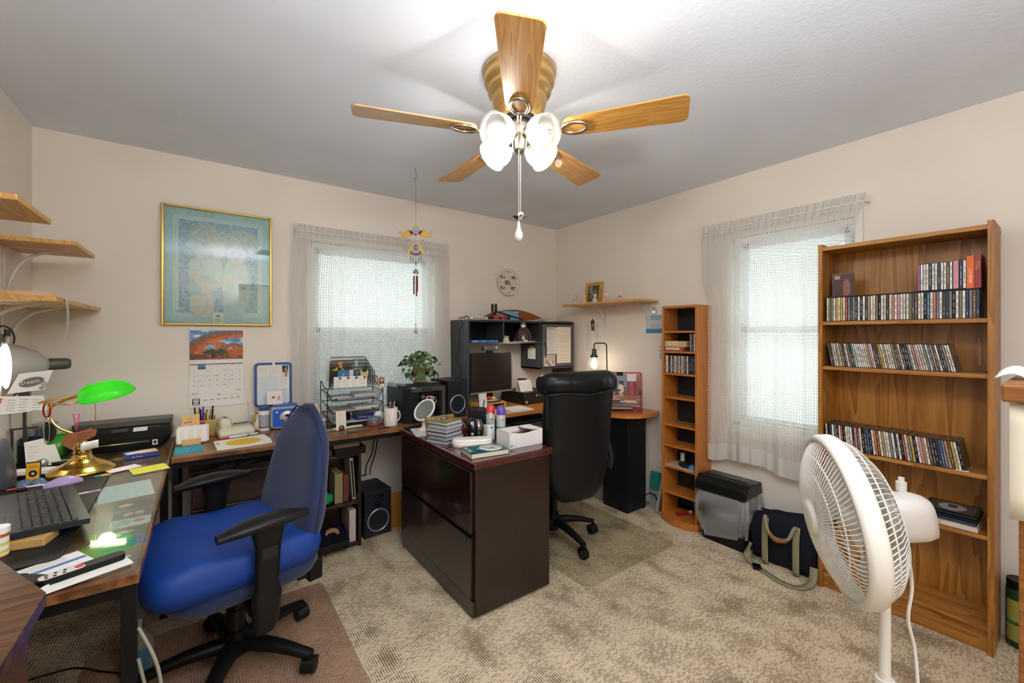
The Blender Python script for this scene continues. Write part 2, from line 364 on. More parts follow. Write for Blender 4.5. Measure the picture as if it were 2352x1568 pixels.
GLASS = CLEAR; SCREEN = M('5c6468', .8, 0, alpha=.42); VINYL = M('e6e8ea', .45); BLIND = M('f1f2f2', .55)
def window(name, u0, u1, z0, z1, place):
    """built in a local frame: u along the wall, depth 0 at the room face of the wall, positive outwards"""
    def B(*boxes):
        b_ = MB(place)
        for q in boxes: b_.box(*q)
        return b_
    t = B((u0-.035, u0, -.015, .0, z0-.02, z1+.055), (u1, u1+.035, -.015, 0, z0-.02, z1+.055), (u0, u1, -.015, 0, z1, z1+.055), (u0-.055, u1+.055, -.018, 0, z0-.075, z0-.02), (u0-.06, u1+.06, -.019, 0, z0-.02, z0)).build(name, TRIM, bev=.003); struct(t)
    f = B((u0, u0+.035, .03, .10, z0, z1), (u1-.035, u1, .03, .10, z0, z1), (u0, u1, .03, .10, z1-.035, z1), (u0, u1, .03, .10, z0, z0+.035)).build('window_frame', VINYL, t, bev=.002)
    zm = (z0+z1)/2-.01
    for nm, a, c, d in (('upper_sash', zm, z1-.03, .075), ('lower_sash', z0+.03, zm+.04, .05)):
        s_ = B((u0+.03, u0+.07, d, d+.02, a, c), (u1-.07, u1-.03, d, d+.02, a, c), (u0+.03, u1-.03, d, d+.02, a, a+.04), (u0+.03, u1-.03, d, d+.02, c-.04, c)).build(nm, VINYL, t, bev=.002)
        B((u0+.06, u1-.06, d+.008, d+.012, a+.03, c-.03)).build('pane', GLASS, s_)
    if name == 'window_1': B((u0+.03, u1-.03, .098, .0985, z0+.03, zm+.01)).build('insect_screen', SCREEN, t)
    bl = MB(place); n = int((z1-z0-.09)/.0205)
    for k in range(n):
        z = z0+.05+k*.0205; a = .0085; h_ = .0032
        bl.add([(u0+.012, .030-a, z-h_), (u1-.012, .030-a, z-h_), (u1-.012, .030, z+.0012), (u0+.012, .030, z+.0012)], [(0,1,2,3)])
        bl.add([(u0+.012, .030, z+.0012), (u1-.012, .030, z+.0012), (u1-.012, .030+a, z+h_), (u0+.012, .030+a, z+h_)], [(0,1,2,3)])
    sl = bl.build('blind_slats', BLIND, t); sl['kind'] = 'stuff'
    B((u0+.008, u1-.008, .012, .045, z1-.035, z1-.002), (u0+.008, u1-.008, .018, .040, z0+.02, z0+.035)).build('blind_rail', BLIND, t, bev=.002)
    c = MB(place)
    for q in (.15, .5, .85): c.tube([(u0+(u1-u0)*q, .02, z0+.03), (u0+(u1-u0)*q, .02, z1-.03)], .0009, 4)
    c.build('blind_cord', BLIND, t)
    return t
window('window_1', WB[0], WB[1], WB[2], WB[3], I4)
PR = Matrix(((0, 1, 0, 0), (1, 0, 0, 0), (0, 0, 1, 0), (0, 0, 0, 1)))   # (u, d, z) -> (d, u, z)
window('window_2', WR[0], WR[1], WR[2], WR[3], PR)

def curtain_mat():
    m = bpy.data.materials.new('sheer_weave'); m.use_nodes = True; nt = m.node_tree; nt.nodes.clear(); N = nt.nodes.new; L = nt.links.new
    uv = N('ShaderNodeUVMap'); sp = N('ShaderNodeSeparateXYZ'); L(uv.outputs[0], sp.inputs[0])
    fu = math_(nt, 'FRACT', math_(nt, 'DIVIDE', sp.outputs[0], .0165)); fv = math_(nt, 'FRACT', math_(nt, 'DIVIDE', sp.outputs[1], .0175))
    hu = math_(nt, 'COMPARE', fu, .5, .21); hv = math_(nt, 'COMPARE', fv, .5, .36)
    hole = math_(nt, 'MULTIPLY', hu, hv)
    # no open work in the rod pocket and in the hem: v is the height, second uv layer marks them
    a = N('ShaderNodeAttribute'); a.attribute_name = 'Col'; body = N('ShaderNodeSeparateColor'); L(a.outputs['Color'], body.inputs[0])
    hole = math_(nt, 'MULTIPLY', hole, body.outputs[0])
    nz = N('ShaderNodeTexNoise'); nz.inputs['Scale'].default_value = 90; L(uv.outputs[0], nz.inputs['Vector'])
    op = math_(nt, 'SUBTRACT', math_(nt, 'MULTIPLY_ADD', nz.outputs[0], .10, .84), math_(nt, 'MULTIPLY', hole, .74))
    op = math_(nt, 'ADD', op, math_(nt, 'MULTIPLY', math_(nt, 'SUBTRACT', 1.0, body.outputs[0]), .14)); op = math_(nt, 'MINIMUM', op, 1.0)
    d = N('ShaderNodeBsdfDiffuse'); d.inputs[0].default_value = lin((226, 222, 216)); t = N('ShaderNodeBsdfTranslucent'); t.inputs[0].default_value = lin((232, 232, 228))
    m1 = N('ShaderNodeMixShader'); m1.inputs[0].default_value = .42; L(d.outputs[0], m1.inputs[1]); L(t.outputs[0], m1.inputs[2])
    tr = N('ShaderNodeBsdfTransparent'); m2 = N('ShaderNodeMixShader'); L(op, m2.inputs[0]); L(tr.outputs[0], m2.inputs[1]); L(m1.outputs[0], m2.inputs[2])
    o = N('ShaderNodeOutputMaterial'); L(m2.outputs[0], o.inputs[0]); return m
SHEER = curtain_mat(); ROD = M('e4ded4', .35)
def curtain(label, u_l, u_r, z1, z0, place, gath, seed, sag):
    """u_l(z), u_r(z): cloth edges by height; rod pocket 7 cm; hem 6 cm"""
    t = thing('curtain', label, 'curtain'); rnd = random.Random(seed)
    ph = [rnd.uniform(0, 6.28) for _ in range(6)]; nu, nv = 260, 46
    b_ = MB(place); cols = []; uv = []
    def fold(s_, t_):    # depth of cloth off the wall plane
        big = .012*math.sin(s_*6.28*gath+ph[0]+.6*math.sin(s_*9+ph[1]))+.006*math.sin(s_*6.28*gath*2.7+ph[2])
        return -(.062+big*(.25+1.0*t_)+.010*t_)
    for j in range(nv):
        q = j/(nv-1); z = z1-(z1-z0)*q
        for i in range(nu):
            s_ = i/(nu-1); a, c = u_l(q), u_r(q); u = a+(c-a)*s_
            u += .006*math.sin(s_*6.28*gath*2+ph[3])*q
            dz = sag*math.sin(s_*7+ph[4])*q
            if q < .05: d = -(.058+.006*math.sin(s_*6.28*gath*7+ph[5])+.004*math.sin(s_*6.28*gath*13))
            else: d = fold(s_, q)
            b_.v.append(tuple(place @ Vector((u, d, z+dz)))); uv.append((abs(u_r(0)-u_l(0))*s_*1.18, z+.004*math.sin(s_*40)))
    for j in range(nv-1):
        q = (j+.5)/(nv-1); zz = (z1-z0)*q; open_ = 1.0 if zz > .085 and (z1-z0)-zz > .095 else 0.0
        for i in range(nu-1):
            k = j*nu+i; b_.f.append([k, k+1, k+1+nu, k+nu]); b_.mi.append(0); b_.sm.append(True); cols.append((open_,)*3)
    b_.cols = cols; b_.uv = uv; b_.build('cloth', SHEER, t)
    b_ = MB(place); ua, ub = u_l(0), u_r(0); e = .012*(1 if ub > ua else -1)
    b_.tube([(ua+e*.2, 0, z1-.045), (ua+e*.2, -.05, z1-.045), (ua+e, -.058, z1-.045), (ub-e, -.058, z1-.045), (ub-e*.2, -.05, z1-.045), (ub-e*.2, 0, z1-.045)], .006, 6)
    b_.build('curtain_rod', ROD, t); return t
curtain('off-white open-weave sheer curtain on the left window above the back desk', lambda q: -2.405-.03*min(q*3, 1), lambda q: -1.252, 2.10, .66, I4, 5, 1, .004)
curtain('off-white open-weave sheer curtain on the right window beside the tall bookcase', lambda q: -1.60-.045*min(1, max(0, (q-.24)/.09)), lambda q: -2.515+.065*min(q/.155, 1)+.113*min(max(q-.15, 0)/.02, 1), 2.11, .50, PR, 3.5, 2, .02)
# ------------------------------------------------------------ big furniture
OAK_Z = wood('oak_upright', '7c4812', 'a66e2c', 'b88038', 'z', .8, .42); OAK_Y = wood('oak_shelf', '7e4a14', 'aa7230', 'bc843e', 'y', .8, .42)
OAK_B = wood('oak_back_board', '7c4a14', 'a66c28', 'ba823a', 'z', .55, .36, .15, .55)
t = thing('bookcase', 'tall medium-oak bookcase with five open shelves holding rows of CD cases', 'bookcase', (0, -2.665, 0))
yw = .313; st = .020
for s_ in (-1, 1): MB().box(-.244, -.022, s_*yw-(st if s_ > 0 else 0), s_*yw+(0 if s_ > 0 else st), 0, 1.83).build('side_panel', OAK_Z, t, bev=.0015)
MB().box(-.240, -.022, -yw+st, yw-st, 1.795, 1.815).build('top_panel', OAK_Y, t, bev=.001)
MB().box(-.030, -.0225, -yw+st, yw-st, .09, 1.795).build('back_panel', OAK_B, t)
for z in (1.40, 1.163, .735, .478, .095): MB().box(-.238, -.030, -yw+st, yw-st, z, z+.018).build('shelf', OAK_Y, t, bev=.001)
MB().box(-.226, -.212, -yw+st, yw-st, .0, .095).build('kick_board', OAK_Y, t, bev=.001)
BSH = {k: v+.018 for k, v in zip('abcde', (1.40, 1.163, .735, .478, .095))}
for yy, xx in ((-yw-.0006, -.215), (-yw-.0006, -.03)):
    MB().box(xx-.003, xx+.003, yy, yy+.001, 1.795, 1.812).build('cam_lock', DARK, t)

# CD tower
TOW = wood('cherry_tower', 'a2591c', 'b8702c', 'c47c34', 'z', .5, .35, .2, .25); TOWE = M('b26f30', .4); TB = M('23262e', .5)
t = thing('cd_tower', 'tall narrow honey-coloured CD tower with dark back and curved foot', 'shelf unit', (0, -1.499, 0))
hw = .1365
for s_ in (-1, 1): MB().box(-.19, -.006, s_*hw-(.016 if s_ > 0 else 0), s_*hw+(0 if s_ > 0 else .016), .02, 1.538).build('side_panel', TOW, t, bev=.0015)
MB().box(-.19, -.006, -hw, hw, 1.538, 1.556).build('top_panel', TOWE, t, bev=.002)
MB().box(-.012, -.006, -hw+.016, hw-.016, .05, 1.538).build('back_panel', TB, t)
P = [(-.006, hw), (-.19, hw+.0)]+[(-.19-.05*math.sin(math.pi*k/12), hw+.012-(2*hw+.024)*k/12) for k in range(13)]+[(-.006, -hw)]
MB().prism(P, .0, .05).build('foot', TOW, t, bev=.003)
TSH = [1.362, 1.216, 1.058, .886, .688, .538, .385, .200]
for z in TSH: MB().box(-.186, -.012, -hw+.016, hw-.016, z, z+.014).build('shelf', TOW, t, bev=.001)
b = MB()
for s_ in (-1, 1):
    for x in (-.16, -.05):
        for k in range(44): b.ball(x, s_*(hw-.0162), .12+k*.032, .0024, .0008, .0024, 6, 4)
b.build('shelf_pin_holes', M('d8c7a8', .6), t)['kind'] = 'stuff'

# mahogany lateral file
MAH = wood('mahogany', '150907', '1f0d0a', '2a1511', 'z', .7, .28, .35, .2, .05); MAHT = wood('mahogany_top', '2e0c0a', '44130f', '561c15', 'y', .7, .2, .6, .25, .03)
t = thing('file_cabinet', 'dark mahogany two-drawer lateral file cabinet standing between the two desks', 'cabinet', (-1.882, -1.512, 0))
W_, D_ = .470, .905
MB().box(.008, W_, .006, D_, .015, .715).build('body', MAH, t, bev=.004)
MB().box(-.012, W_+.008, -.014, D_+.01, .712, .75).build('top', MAHT, t, bev=.011, seg=4)
for z0, z1 in ((.405, .700), (.095, .385)):
    d = MB().box(-.008, .010, .026, D_-.02, z0, z1).build('drawer', MAH, t, bev=.003)
    MB().box(-.0095, .004, .03, D_-.03, z1-.003 if z0 < .2 else z0-.004, z1+.003 if z0 < .2 else z0+.001).build('finger_groove', BLK, d)
MB().box(-.002, .010, .01, D_-.01, .015, .088).build('base_board', MAH, t, bev=.002)
MB(TR(-.009, .075, .36, 0, -90)).cyl(0, 0, 0, .004, .010, 16).build('lock', M('55504a', .35, .8), t)

# rustic L-shaped desk: two units
def rustic(axis):
    m, nt, p, N, L = nodes('rustic_board_'+axis); s = (3, 30, 30) if axis == 'x' else (30, 3, 30)
    v = mapped(nt, s); n = N('ShaderNodeTexNoise'); n.inputs['Scale'].default_value = 1; n.inputs['Detail'].default_value = 5; L(v, n.inputs['Vector'])
    n2 = N('ShaderNodeTexNoise'); n2.inputs['Scale'].default_value = 5.5; n2.inputs['Detail'].default_value = 3; n2.inputs['Distortion'].default_value = .6; L(mapped(nt, (1, 2.2, 1) if axis == 'x' else (2.2, 1, 1)), n2.inputs['Vector'])
    f = math_(nt, 'ADD', math_(nt, 'MULTIPLY', n.outputs[0], .42), math_(nt, 'MULTIPLY', n2.outputs[0], .58))
    L(ramp(nt, f, [(.30, '2a180c'), (.44, '5c3a20'), (.55, '8a5a30'), (.70, 'aa7a44')]), p.inputs['Base Color']); p.inputs['Roughness'].default_value = .32
    return m
RX, RY = rustic('x'), rustic('y'); EDGE = wood('board_edge', '5a3216', '8a5528', '9c6634', 'x', .8, .45)
DH = .745
t = thing('desk', 'rustic brown desk along the back wall with black metal frame and steel strut', 'desk', (0, 0, 0))
MB().box(-3.033, -1.262, -.575, -.100, DH-.025, DH).build('desktop', [RX], t, bev=.002)
b = MB()
for x in (-3.02, -1.905):
    for y in (-.545, -.05): b.box(x-.0125, x+.0125, y-.0125, y+.0125, .01, DH-.025)
b2 = MB(); b2.box(-3.03, -1.27, -.56, -.535, DH-.055, DH-.0255).box(-3.03, -1.27, -.13, -.105, DH-.055, DH-.0255).box(-3.03, -3.005, -.54, -.13, .10, .125)
b2.build('frame_rail', BLK, t, bev=.001)
for x in (-3.018, -1.285):
    for y in (-.545, -.12): MB().box(x-.0125, x+.0125, y-.0125, y+.0125, .0, DH-.026).build('leg', BLK, t, bev=.001)
b = MB(); b.tube([(-2.93, -.5, .36), (-2.72, -.5, .70)], .012, 8).tube([(-2.90, -.5, .41), (-2.80, -.5, .57)], .017, 8); b.build('monitor_arm_strut', M('1c1c1e', .35, .6), t)

t = thing('desk', 'rustic brown desk along the left wall, glass sheet and keyboard on top', 'desk', (0, 0, 0))
MB().box(-3.612, -3.037, -1.785, -.012, DH-.025, DH).build('desktop', RY, t, bev=.002)
b = MB(); b.box(-3.60, -3.05, -1.775, -1.75, DH-.055, DH-.0255).box(-3.07, -3.045, -1.75, -.6, DH-.055, DH-.0255).box(-3.60, -3.05, -1.775, -1.75, .30, .325).box(-3.60, -3.575, -1.775, -.05, DH-.055, DH-.0255).box(-3.6, -3.05, -.62, -.6, .3, .325)
b.build('frame_rail', BLK, t, bev=.001)
for x in (-3.058, -3.588):
    for y in (-1.762, -.6): MB().box(x-.015, x+.015, y-.015, y+.015, .004 if y < -1 else 0, DH-.026).build('leg', BLK, t, bev=.001)
tag(MB().box(-3.56, -3.045, -1.768, -.25, DH+.0005, DH+.0055).build('glass_sheet', sheet_glass('desk_glass', 'f6fcf9', .03, 1.5), bev=.001), 'clear glass sheet with green edge lying on the left desk', 'glass sheet')

# computer desk with hutch in the corner
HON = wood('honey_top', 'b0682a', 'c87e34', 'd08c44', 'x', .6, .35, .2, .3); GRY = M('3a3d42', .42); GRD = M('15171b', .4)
t = thing('computer_desk', 'corner computer desk with honey-coloured worktop and dark grey panels', 'desk', (0, 0, 0))
P = [(-1.245, -.088), (-1.245, -.62), (-.78, -.62), (-.60, -.66), (-.47, -.78), (-.44, -.95)]
P += [(-.44+.22*(1-math.cos(R_(a))), -.98-.27*math.sin(R_(a))) for a in range(0, 91, 15)]
P += [(-.10, -1.25), (-.012, -1.22), (-.012, -.088)]
MB().prism(P, .722, .748).build('worktop', HON, t, bev=.002)
MB().box(-1.24, -1.215, -.60, -.08, 0, .722).build('side_panel', M('a8844e', .5), t, bev=.001)
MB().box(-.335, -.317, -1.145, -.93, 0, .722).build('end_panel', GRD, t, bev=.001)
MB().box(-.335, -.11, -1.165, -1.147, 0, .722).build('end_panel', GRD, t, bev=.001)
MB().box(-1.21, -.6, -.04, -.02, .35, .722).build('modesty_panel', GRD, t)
k = MB().box(-1.15, -.55, -.72, -.36, .655, .668).build('keyboard_tray', GRY, t, bev=.002)
h = thing('hutch', 'dark grey desk hutch with open cubbies, one door and a curved wooden crest', 'hutch', (0, 0, .748))
HZ = 1.455-.748; Y0 = -.30
MB().box(-1.215, -1.197, Y0, -.012, 0, HZ).build('side_panel', GRY, h, bev=.001)
MB().box(-.062, -.044, Y0, -.012, 0, HZ).build('side_panel', GRY, h, bev=.001)
MB().box(-1.215, -.044, Y0, -.012, HZ, HZ+.016).build('top_panel', GRY, h, bev=.001)
MB().box(-1.197, -.46, Y0+.01, -.012, 1.272-.748, 1.285-.748).build('shelf', GRY, h, bev=.001)
MB().box(-.865, -.850, Y0+.01, -.012, 1.285-.748, HZ).build('divider', GRY, h, bev=.001)
MB().box(-.46, -.445, Y0+.005, -.012, 1.035-.748, HZ).build('divider', GRY, h, bev=.001)
MB().box(-.46, -.062, Y0+.005, -.012, 1.035-.748, 1.05-.748).build('shelf', GRY, h, bev=.001)
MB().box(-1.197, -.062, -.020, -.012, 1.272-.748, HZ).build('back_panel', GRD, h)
d = MB().box(-.443, -.066, Y0-.012, Y0+.004, 1.055-.748, HZ-.01).build('door', M('55565a', .38), h, bev=.002)
MB().tube(bez((-.415, Y0-.012, .395), (-.425, Y0-.05, .42), (-.425, Y0-.05, .50), (-.415, Y0-.012, .525)), .005, 8).build('handle', M('303032', .3, .6), d)
P = [(-1.0, HZ+.016)] + [(-1.0+.80*k/20, HZ+.018+.105*math.sin(math.pi*k/20)**.85) for k in range(21)] + [(-.2, HZ+.016)]
MB(TR(0, -.075, 0, 90)).prism(P, -.0, .016).build('crest', wood('crest_wood', '7a3c1c', '93502a', 'a05c32', 'x', .6, .4), h, bev=.001)

# small dark bookshelf under the back desk
ESP = wood('espresso', '160a06', '27130c', '33190f', 'x', .6, .35, .2, .2)
t = thing('low_bookshelf', 'low espresso-brown bookshelf under the back desk holding books and massage balls', 'bookshelf', (-2.31, -.46, 0))
for x in (-.218, .202): MB().box(x, x+.016, 0, .24, .0, .579).build('side_panel', ESP, t, bev=.001)
for z in (.012, .272, .580): MB().box(-.202-.016*(z > .5), .202+.016*(z > .5), .002, .24, z, z+.018).build('shelf', ESP, t, bev=.001)
MB().box(-.202, .202, .232, .24, .03, .58).build('back_panel', ESP, t)
t = thing('drawer_unit', 'dark brown drawer unit with white knob under the back desk behind the blue chair', 'cabinet', (-2.755, -.40, 0))
MB().box(-.205, .205, .012, .34, .02, .60).build('body', ESP, t, bev=.001); MB().box(-.215, .215, -.005, .345, .60, .618).build('top', ESP, t, bev=.001)
for z0, z1 in ((.42, .585), (.24, .41), (.04, .23)):
    d = MB().box(-.200, .200, -.002, .0115, z0, z1).build('drawer', ESP, t, bev=.002)
    if z0 > .4: MB().ball(-.15, -.007, z1-.045, .006, .006, .006, 10, 6).build('knob', M('d8d4cc', .3), d)
# oak drop-front cabinet in the near left corner
QO = wood('quartersawn_oak', '2c190e', '4a2e1c', '6a4020', 'x', 1.2, .3, .3, .6)
t = thing('oak_cabinet', 'dark antique oak cabinet with clipped corner, standing nearest the camera at lower left', 'cabinet', (0, 0, 0))
MB().prism([(-3.10, -2.26), (-3.10, -3.0), (-3.612, -3.0), (-3.612, -1.84), (-3.314, -1.84)], .934, .954).build('top', QO, t, bev=.003)
MB().prism([(-3.125, -2.27), (-3.125, -2.98), (-3.60, -2.98), (-3.60, -1.86), (-3.334, -1.86)], .04, .934).build('body', QO, t, bev=.002)
d = MB().box(-3.125, -3.112, -2.96, -2.285, .06, .91).build('door', QO, t, bev=.002)
MB().box(-3.1125, -3.109, -2.315, -2.300, .66, .72).build('hinge', M('9a8a66', .35, .9), d)
# ------------------------------------------------------------ ceiling fan
BRASS = M('d8b060', .16, 1); NICK = M('c8c0b0', .22, 1); ABR = M('c8a468', .30, .85)
FX, FY = -1.868, -1.838
t = thing('ceiling_fan', 'flush-mount brass ceiling fan with five oak blades and four lit glass shades', 'ceiling fan', (FX, FY, 0))
MB().lathe([(.146, 2.42), (.150, 2.412), (.149, 2.400), (.140, 2.394), (.144, 2.382), (.144, 2.368), (.137, 2.356), (.126, 2.350), (.130, 2.340), (.129, 2.328), (.121, 2.318), (.110, 2.313), (.112, 2.300), (.108, 2.280), (.098, 2.255), (.082, 2.236), (.070, 2.227), (.0, 2.226)], 40).build('motor_housing', ABR, t)
MB().cyl(0, 0, 2.213, 2.2255, .066, 28).build('flywheel', M('3a3a3a', .4, .7), t)
MB().lathe([(.0, 2.212), (.044, 2.212), (.047, 2.205), (.047, 2.165), (.043, 2.150), (.030, 2.142), (.028, 2.10), (.020, 2.088), (0, 2.085)], 28).build('switch_housing', NICK, t)
BLW = wood('blade_oak', '9a6224', 'c08c44', 'd2a05c', 'x', 1.1, .3, .25, .4)
def blade_geo():
    r0, r1 = .175, .640; pts = []
    for k in range(13):   # inner rounded end
        a = R_(90+15*k); pts.append((r0+.05+.05*math.cos(a), .052*math.sin(a)))
    pts += [(.40, -.061), (.60, -.0685)]
    for k in range(7): a = R_(-90+30*k/2+0); pts.append((r1-.024+.024*math.cos(R_(-90+15*k)), -.0695+.024+.024*math.sin(R_(-90+15*k))))
    for k in range(7): pts.append((r1-.024+.024*math.cos(R_(15*k)), .0695-.024+.024*math.sin(R_(15*k))))
    pts += [(.60, .0685), (.40, .061)]
    return pts
tips = [(-2.454, -1.663), (-2.22, -2.34), (-1.539, -2.377), (-1.31, -1.71), (-1.87, -1.24)]
ang0 = 161.0
for k in range(5):
    A = Euler((0, 0, R_(ang0+72*k))).to_matrix().to_4x4(); P = Matrix.Rotation(R_(-11), 4, 'X')
    T = A @ Matrix.Translation((0, 0, 2.163)) @ P
    bl = MB(I4).prism(blade_geo(), -.003, .003).build('blade', BLW, t, bev=.0015); bl.matrix_local = T
    ir = MB(I4)
    ring = [(.225+.050*math.cos(R_(a)), .033*math.sin(R_(a)), -.006) for a in range(0, 360, 15)]
    ir.tube(ring, .0075, 8, closed=True)
    for y in (-.0,): ir.tube(smooth_path([(.178, y, -.006), (.150, y, -.012), (.115, y, -.004), (.085, y, .028), (.058, y, .052)], 5), .0085, 8)
    o_ = ir.build('blade_iron', NICK, t); o_.matrix_local = A @ Matrix.Translation((0, 0, 2.163)) @ Matrix.Rotation(R_(-7), 4, 'X')
SH = bpy.data.materials.new('frosted_shade'); SH.use_nodes = True; nt = SH.node_tree; nt.nodes.clear(); N = nt.nodes.new; L = nt.links.new
tr_ = N('ShaderNodeBsdfTranslucent'); tr_.inputs[0].default_value = lin((255, 250, 240)); di = N('ShaderNodeBsdfGlossy'); di.inputs[0].default_value = (.8, .8, .8, 1); di.inputs['Roughness'].default_value = .25
tp = N('ShaderNodeBsdfTransparent'); tp.inputs[0].default_value = (1, 1, 1, 1)
mm = N('ShaderNodeMixShader'); mm.inputs[0].default_value = .10; L(tr_.outputs[0], mm.inputs[1]); L(di.outputs[0], mm.inputs[2])
m2_ = N('ShaderNodeMixShader'); m2_.inputs[0].default_value = .12; L(mm.outputs[0], m2_.inputs[1]); L(tp.outputs[0], m2_.inputs[2])
oo = N('ShaderNodeOutputMaterial'); L(m2_.outputs[0], oo.inputs[0])
BULBS = [M('fff4e0', .4, emit=6, ecol='fff0d8'), M('ffffff', .4, emit=6, ecol='f6f8ff')]
for k, aa in enumerate((195, 277, 10, 100)):
    A = Euler((0, 0, R_(aa))).to_matrix().to_4x4(); T = A @ Matrix.Translation((.026, 0, 2.162)) @ Matrix.Rotation(R_(107), 4, 'Y')
    arm = MB(T).lathe([(.0, -.02), (.010, -.02), (.012, .0), (.022, .012), (.024, .045), (.020, .048), (0, .048)], 20).build('lamp_arm', NICK, t)
    prof = [(.024, .040), (.032, .050), (.050, .066), (.060, .088), (.062, .110), (.059, .128), (.063, .138), (.067, .143)]
    sh = MB(T); n = 48; vs = []
    for q in range(n):
        a = 2*math.pi*q/n
        for r, z in prof: rr = r*(1+(.012 if q % 2 else -.012)*(1 if .05 < z < .13 else 0)); vs.append((rr*math.cos(a), rr*math.sin(a), z))
    m_ = len(prof); sh.add(vs, [(q*m_+i, ((q+1) % n)*m_+i, ((q+1) % n)*m_+i+1, q*m_+i+1) for q in range(n) for i in range(m_-1)], True)
    s_ = sh.build('glass_shade', SH, t)
    MB(T).lathe([(0, .048), (.012, .05), (.015, .065), (.026, .088), (.027, .100), (.020, .116), (0, .124)], 18).build('bulb', BULBS[0 if k in (1, 2) else 1], s_)
    c = T @ Vector((0, 0, .096)); lamp('fan_bulb_light', 'POINT', (FX+c.x, FY+c.y, c.z), 30.0, (1, .90, .76) if k in (1, 2) else (1, .95, .88), .03)
b = MB(); b.tube([(-.018, -.02, 2.09), (-.018, -.02, 1.93)], .0015, 6).tube([(-.018, -.02, 1.93), (-.018, -.02, 1.80)], .0014, 6); b.build('light_pull_chain', M('d8d4cc', .35, .3), t)
MB(TR(-.018, -.02, 1.755)).lathe([(0, -.032), (.012, -.028), (.017, -.014), (.015, .002), (.009, .016), (.006, .03), (.005, .046), (0, .046)], 18).build('bulb_shaped_pull', M('f2f0ea', .3), t)
b = MB(); b.tube([(.022, .02, 2.09), (.022, .02, 1.95)], .0015, 6).tube([(.022, .02, 1.95), (.022, .02, 1.855)], .0013, 6); b.build('fan_pull_chain', M('d8d4cc', .35, .3), t)
b = MB(TR(.022, .02, 1.838)); b.lathe([(0, .018), (.010, .016), (.014, .008), (.011, 0), (.005, -.010), (0, -.014)], 14).mat(1)
for k in range(5):
    b.at(TR(.022, .02, 1.836, 0, 0, 72*k+20) @ Matrix.Rotation(R_(18), 4, 'X')).box(.008, .034, -.006, .006, -.0008, .0008)
b.build('fan_shaped_pull', [M('e8e4da', .35), M('6e5330', .35, .7)], t)

# ------------------------------------------------------------ blue office chair
BLUE = M('182850', .85, sheen=.15, bump=(420, .5, .002)); BLUEC = M('00388a', .6, sheen=.0, bump=(5, .35, .02)); PLS = M('121214', .38, bump=(500, .25, .001)); PLB = M('0c0c0d', .45)
def caster(b, x, y, a, r=.029):
    c, s_ = math.cos(R_(a)), math.sin(R_(a))
    for q in (-1, 1):
        b.at(TR(x, y, r) @ Matrix.Rotation(R_(a), 4, 'Z') @ Matrix.Rotation(R_(90), 4, 'X')).cyl(0, 0, q*.006 if q > 0 else -.024, .024 if q > 0 else -.006, r, 20)
    b.at(TR(x, y, r) @ Matrix.Rotation(R_(a), 4, 'Z') @ Matrix.Rotation(R_(90), 4, 'X'))
    P = [(r*1.12*math.cos(R_(g)), r*1.12*math.sin(R_(g))) for g in range(20, 201, 15)] + [(r*.8*math.cos(R_(g)), r*.8*math.sin(R_(g))) for g in range(200, 19, -15)]
    b.prism(P, -.026, .026); b.at(I4).cyl(x, y, r, r+.045, .007, 8); return b
def star_base(t, angs, rr, z_hub, z_tip, wd, mat):
    for a in angs:
        b = MB(Matrix.Rotation(R_(a), 4, 'Z'))
        secs = []
        for k in range(9):
            q = k/8; x = .02+rr*q; w_ = wd*(1-.42*q); z = z_hub+(z_tip-z_hub)*(q**1.1)+.012*math.sin(q*math.pi); h = .036*(1-.35*q)
            secs.append([(x, -w_/2, z-h), (x, -w_/2*.8, z-.006), (x, -w_/2*.4, z), (x, w_/2*.4, z), (x, w_/2*.8, z-.006), (x, w_/2, z-h)])
        b.loft(secs); b.at(Matrix.Rotation(R_(a), 4, 'Z')); b.add([(0,0,0)], []) ; o = b.build('base_leg', mat, t)
        cb = MB(); x, y = (rr+.012)*math.cos(R_(a)), (rr+.012)*math.sin(R_(a)); caster(cb, x, y, a+random.choice([60, 75, 100, 120])); cb.build('caster', mat, t)
t = thing('office_chair', 'blue fabric office chair with tall rounded back and bright blue seat cushion', 'chair', (-2.80, -1.165, .0037))
star_base(t, [-41, 31, 103, 175, 247], .30, .125, .085, .075, PLB)
MB().cyl(0, 0, .06, .16, .042, 24).cyl(0, 0, .16, .34, .028, 20).cyl(0, 0, .14, .24, .034, 20).build('gas_column', PLB, t)
RZ = 192
A = Matrix.Rotation(R_(RZ), 4, 'Z')     # local +x is where the sitter faces
MB(A).box(-.16, .12, -.09, .09, .335, .365).box(-.27, -.14, -.035, .035, .30, .36).build('seat_mechanism', PLB, t, bev=.004)
def superell(a, b_, e, n=28): 
    return [(math.copysign(abs(math.cos(2*math.pi*k/n))**(2/e), math.cos(2*math.pi*k/n))*a, math.copysign(abs(math.sin(2*math.pi*k/n))**(2/e), math.sin(2*math.pi*k/n))*b_) for k in range(n)]
def pad(T, prof, e=4, n=36, bend=None):
    """prof rows: (z, half length, half width, x offset)"""
    secs = []
    for z, a, b_, ox in prof:
        sec = [(x+ox, y, z) for x, y in superell(a, b_, e, n)]
        if bend: sec = [bend(*q) for q in sec]
        secs.append(sec)
    return MB(T).loft(secs)
pad(A, [(.375, .20, .20, 0), (.385, .245, .245, 0), (.42, .262, .262, 0), (.47, .255, .255, 0), (.478, .23, .235, 0)], 4.5).build('seat', BLUE, t)
def sag(x, y, z):
    top = max(0, (z-.52)/.055); return (x, y, z - top*.028*math.exp(-((x+.02)**2+y*y)/.03) + top*.012*math.exp(-((x-.16)/.06)**2) + .0035*math.sin(31*x+13*y)*top)
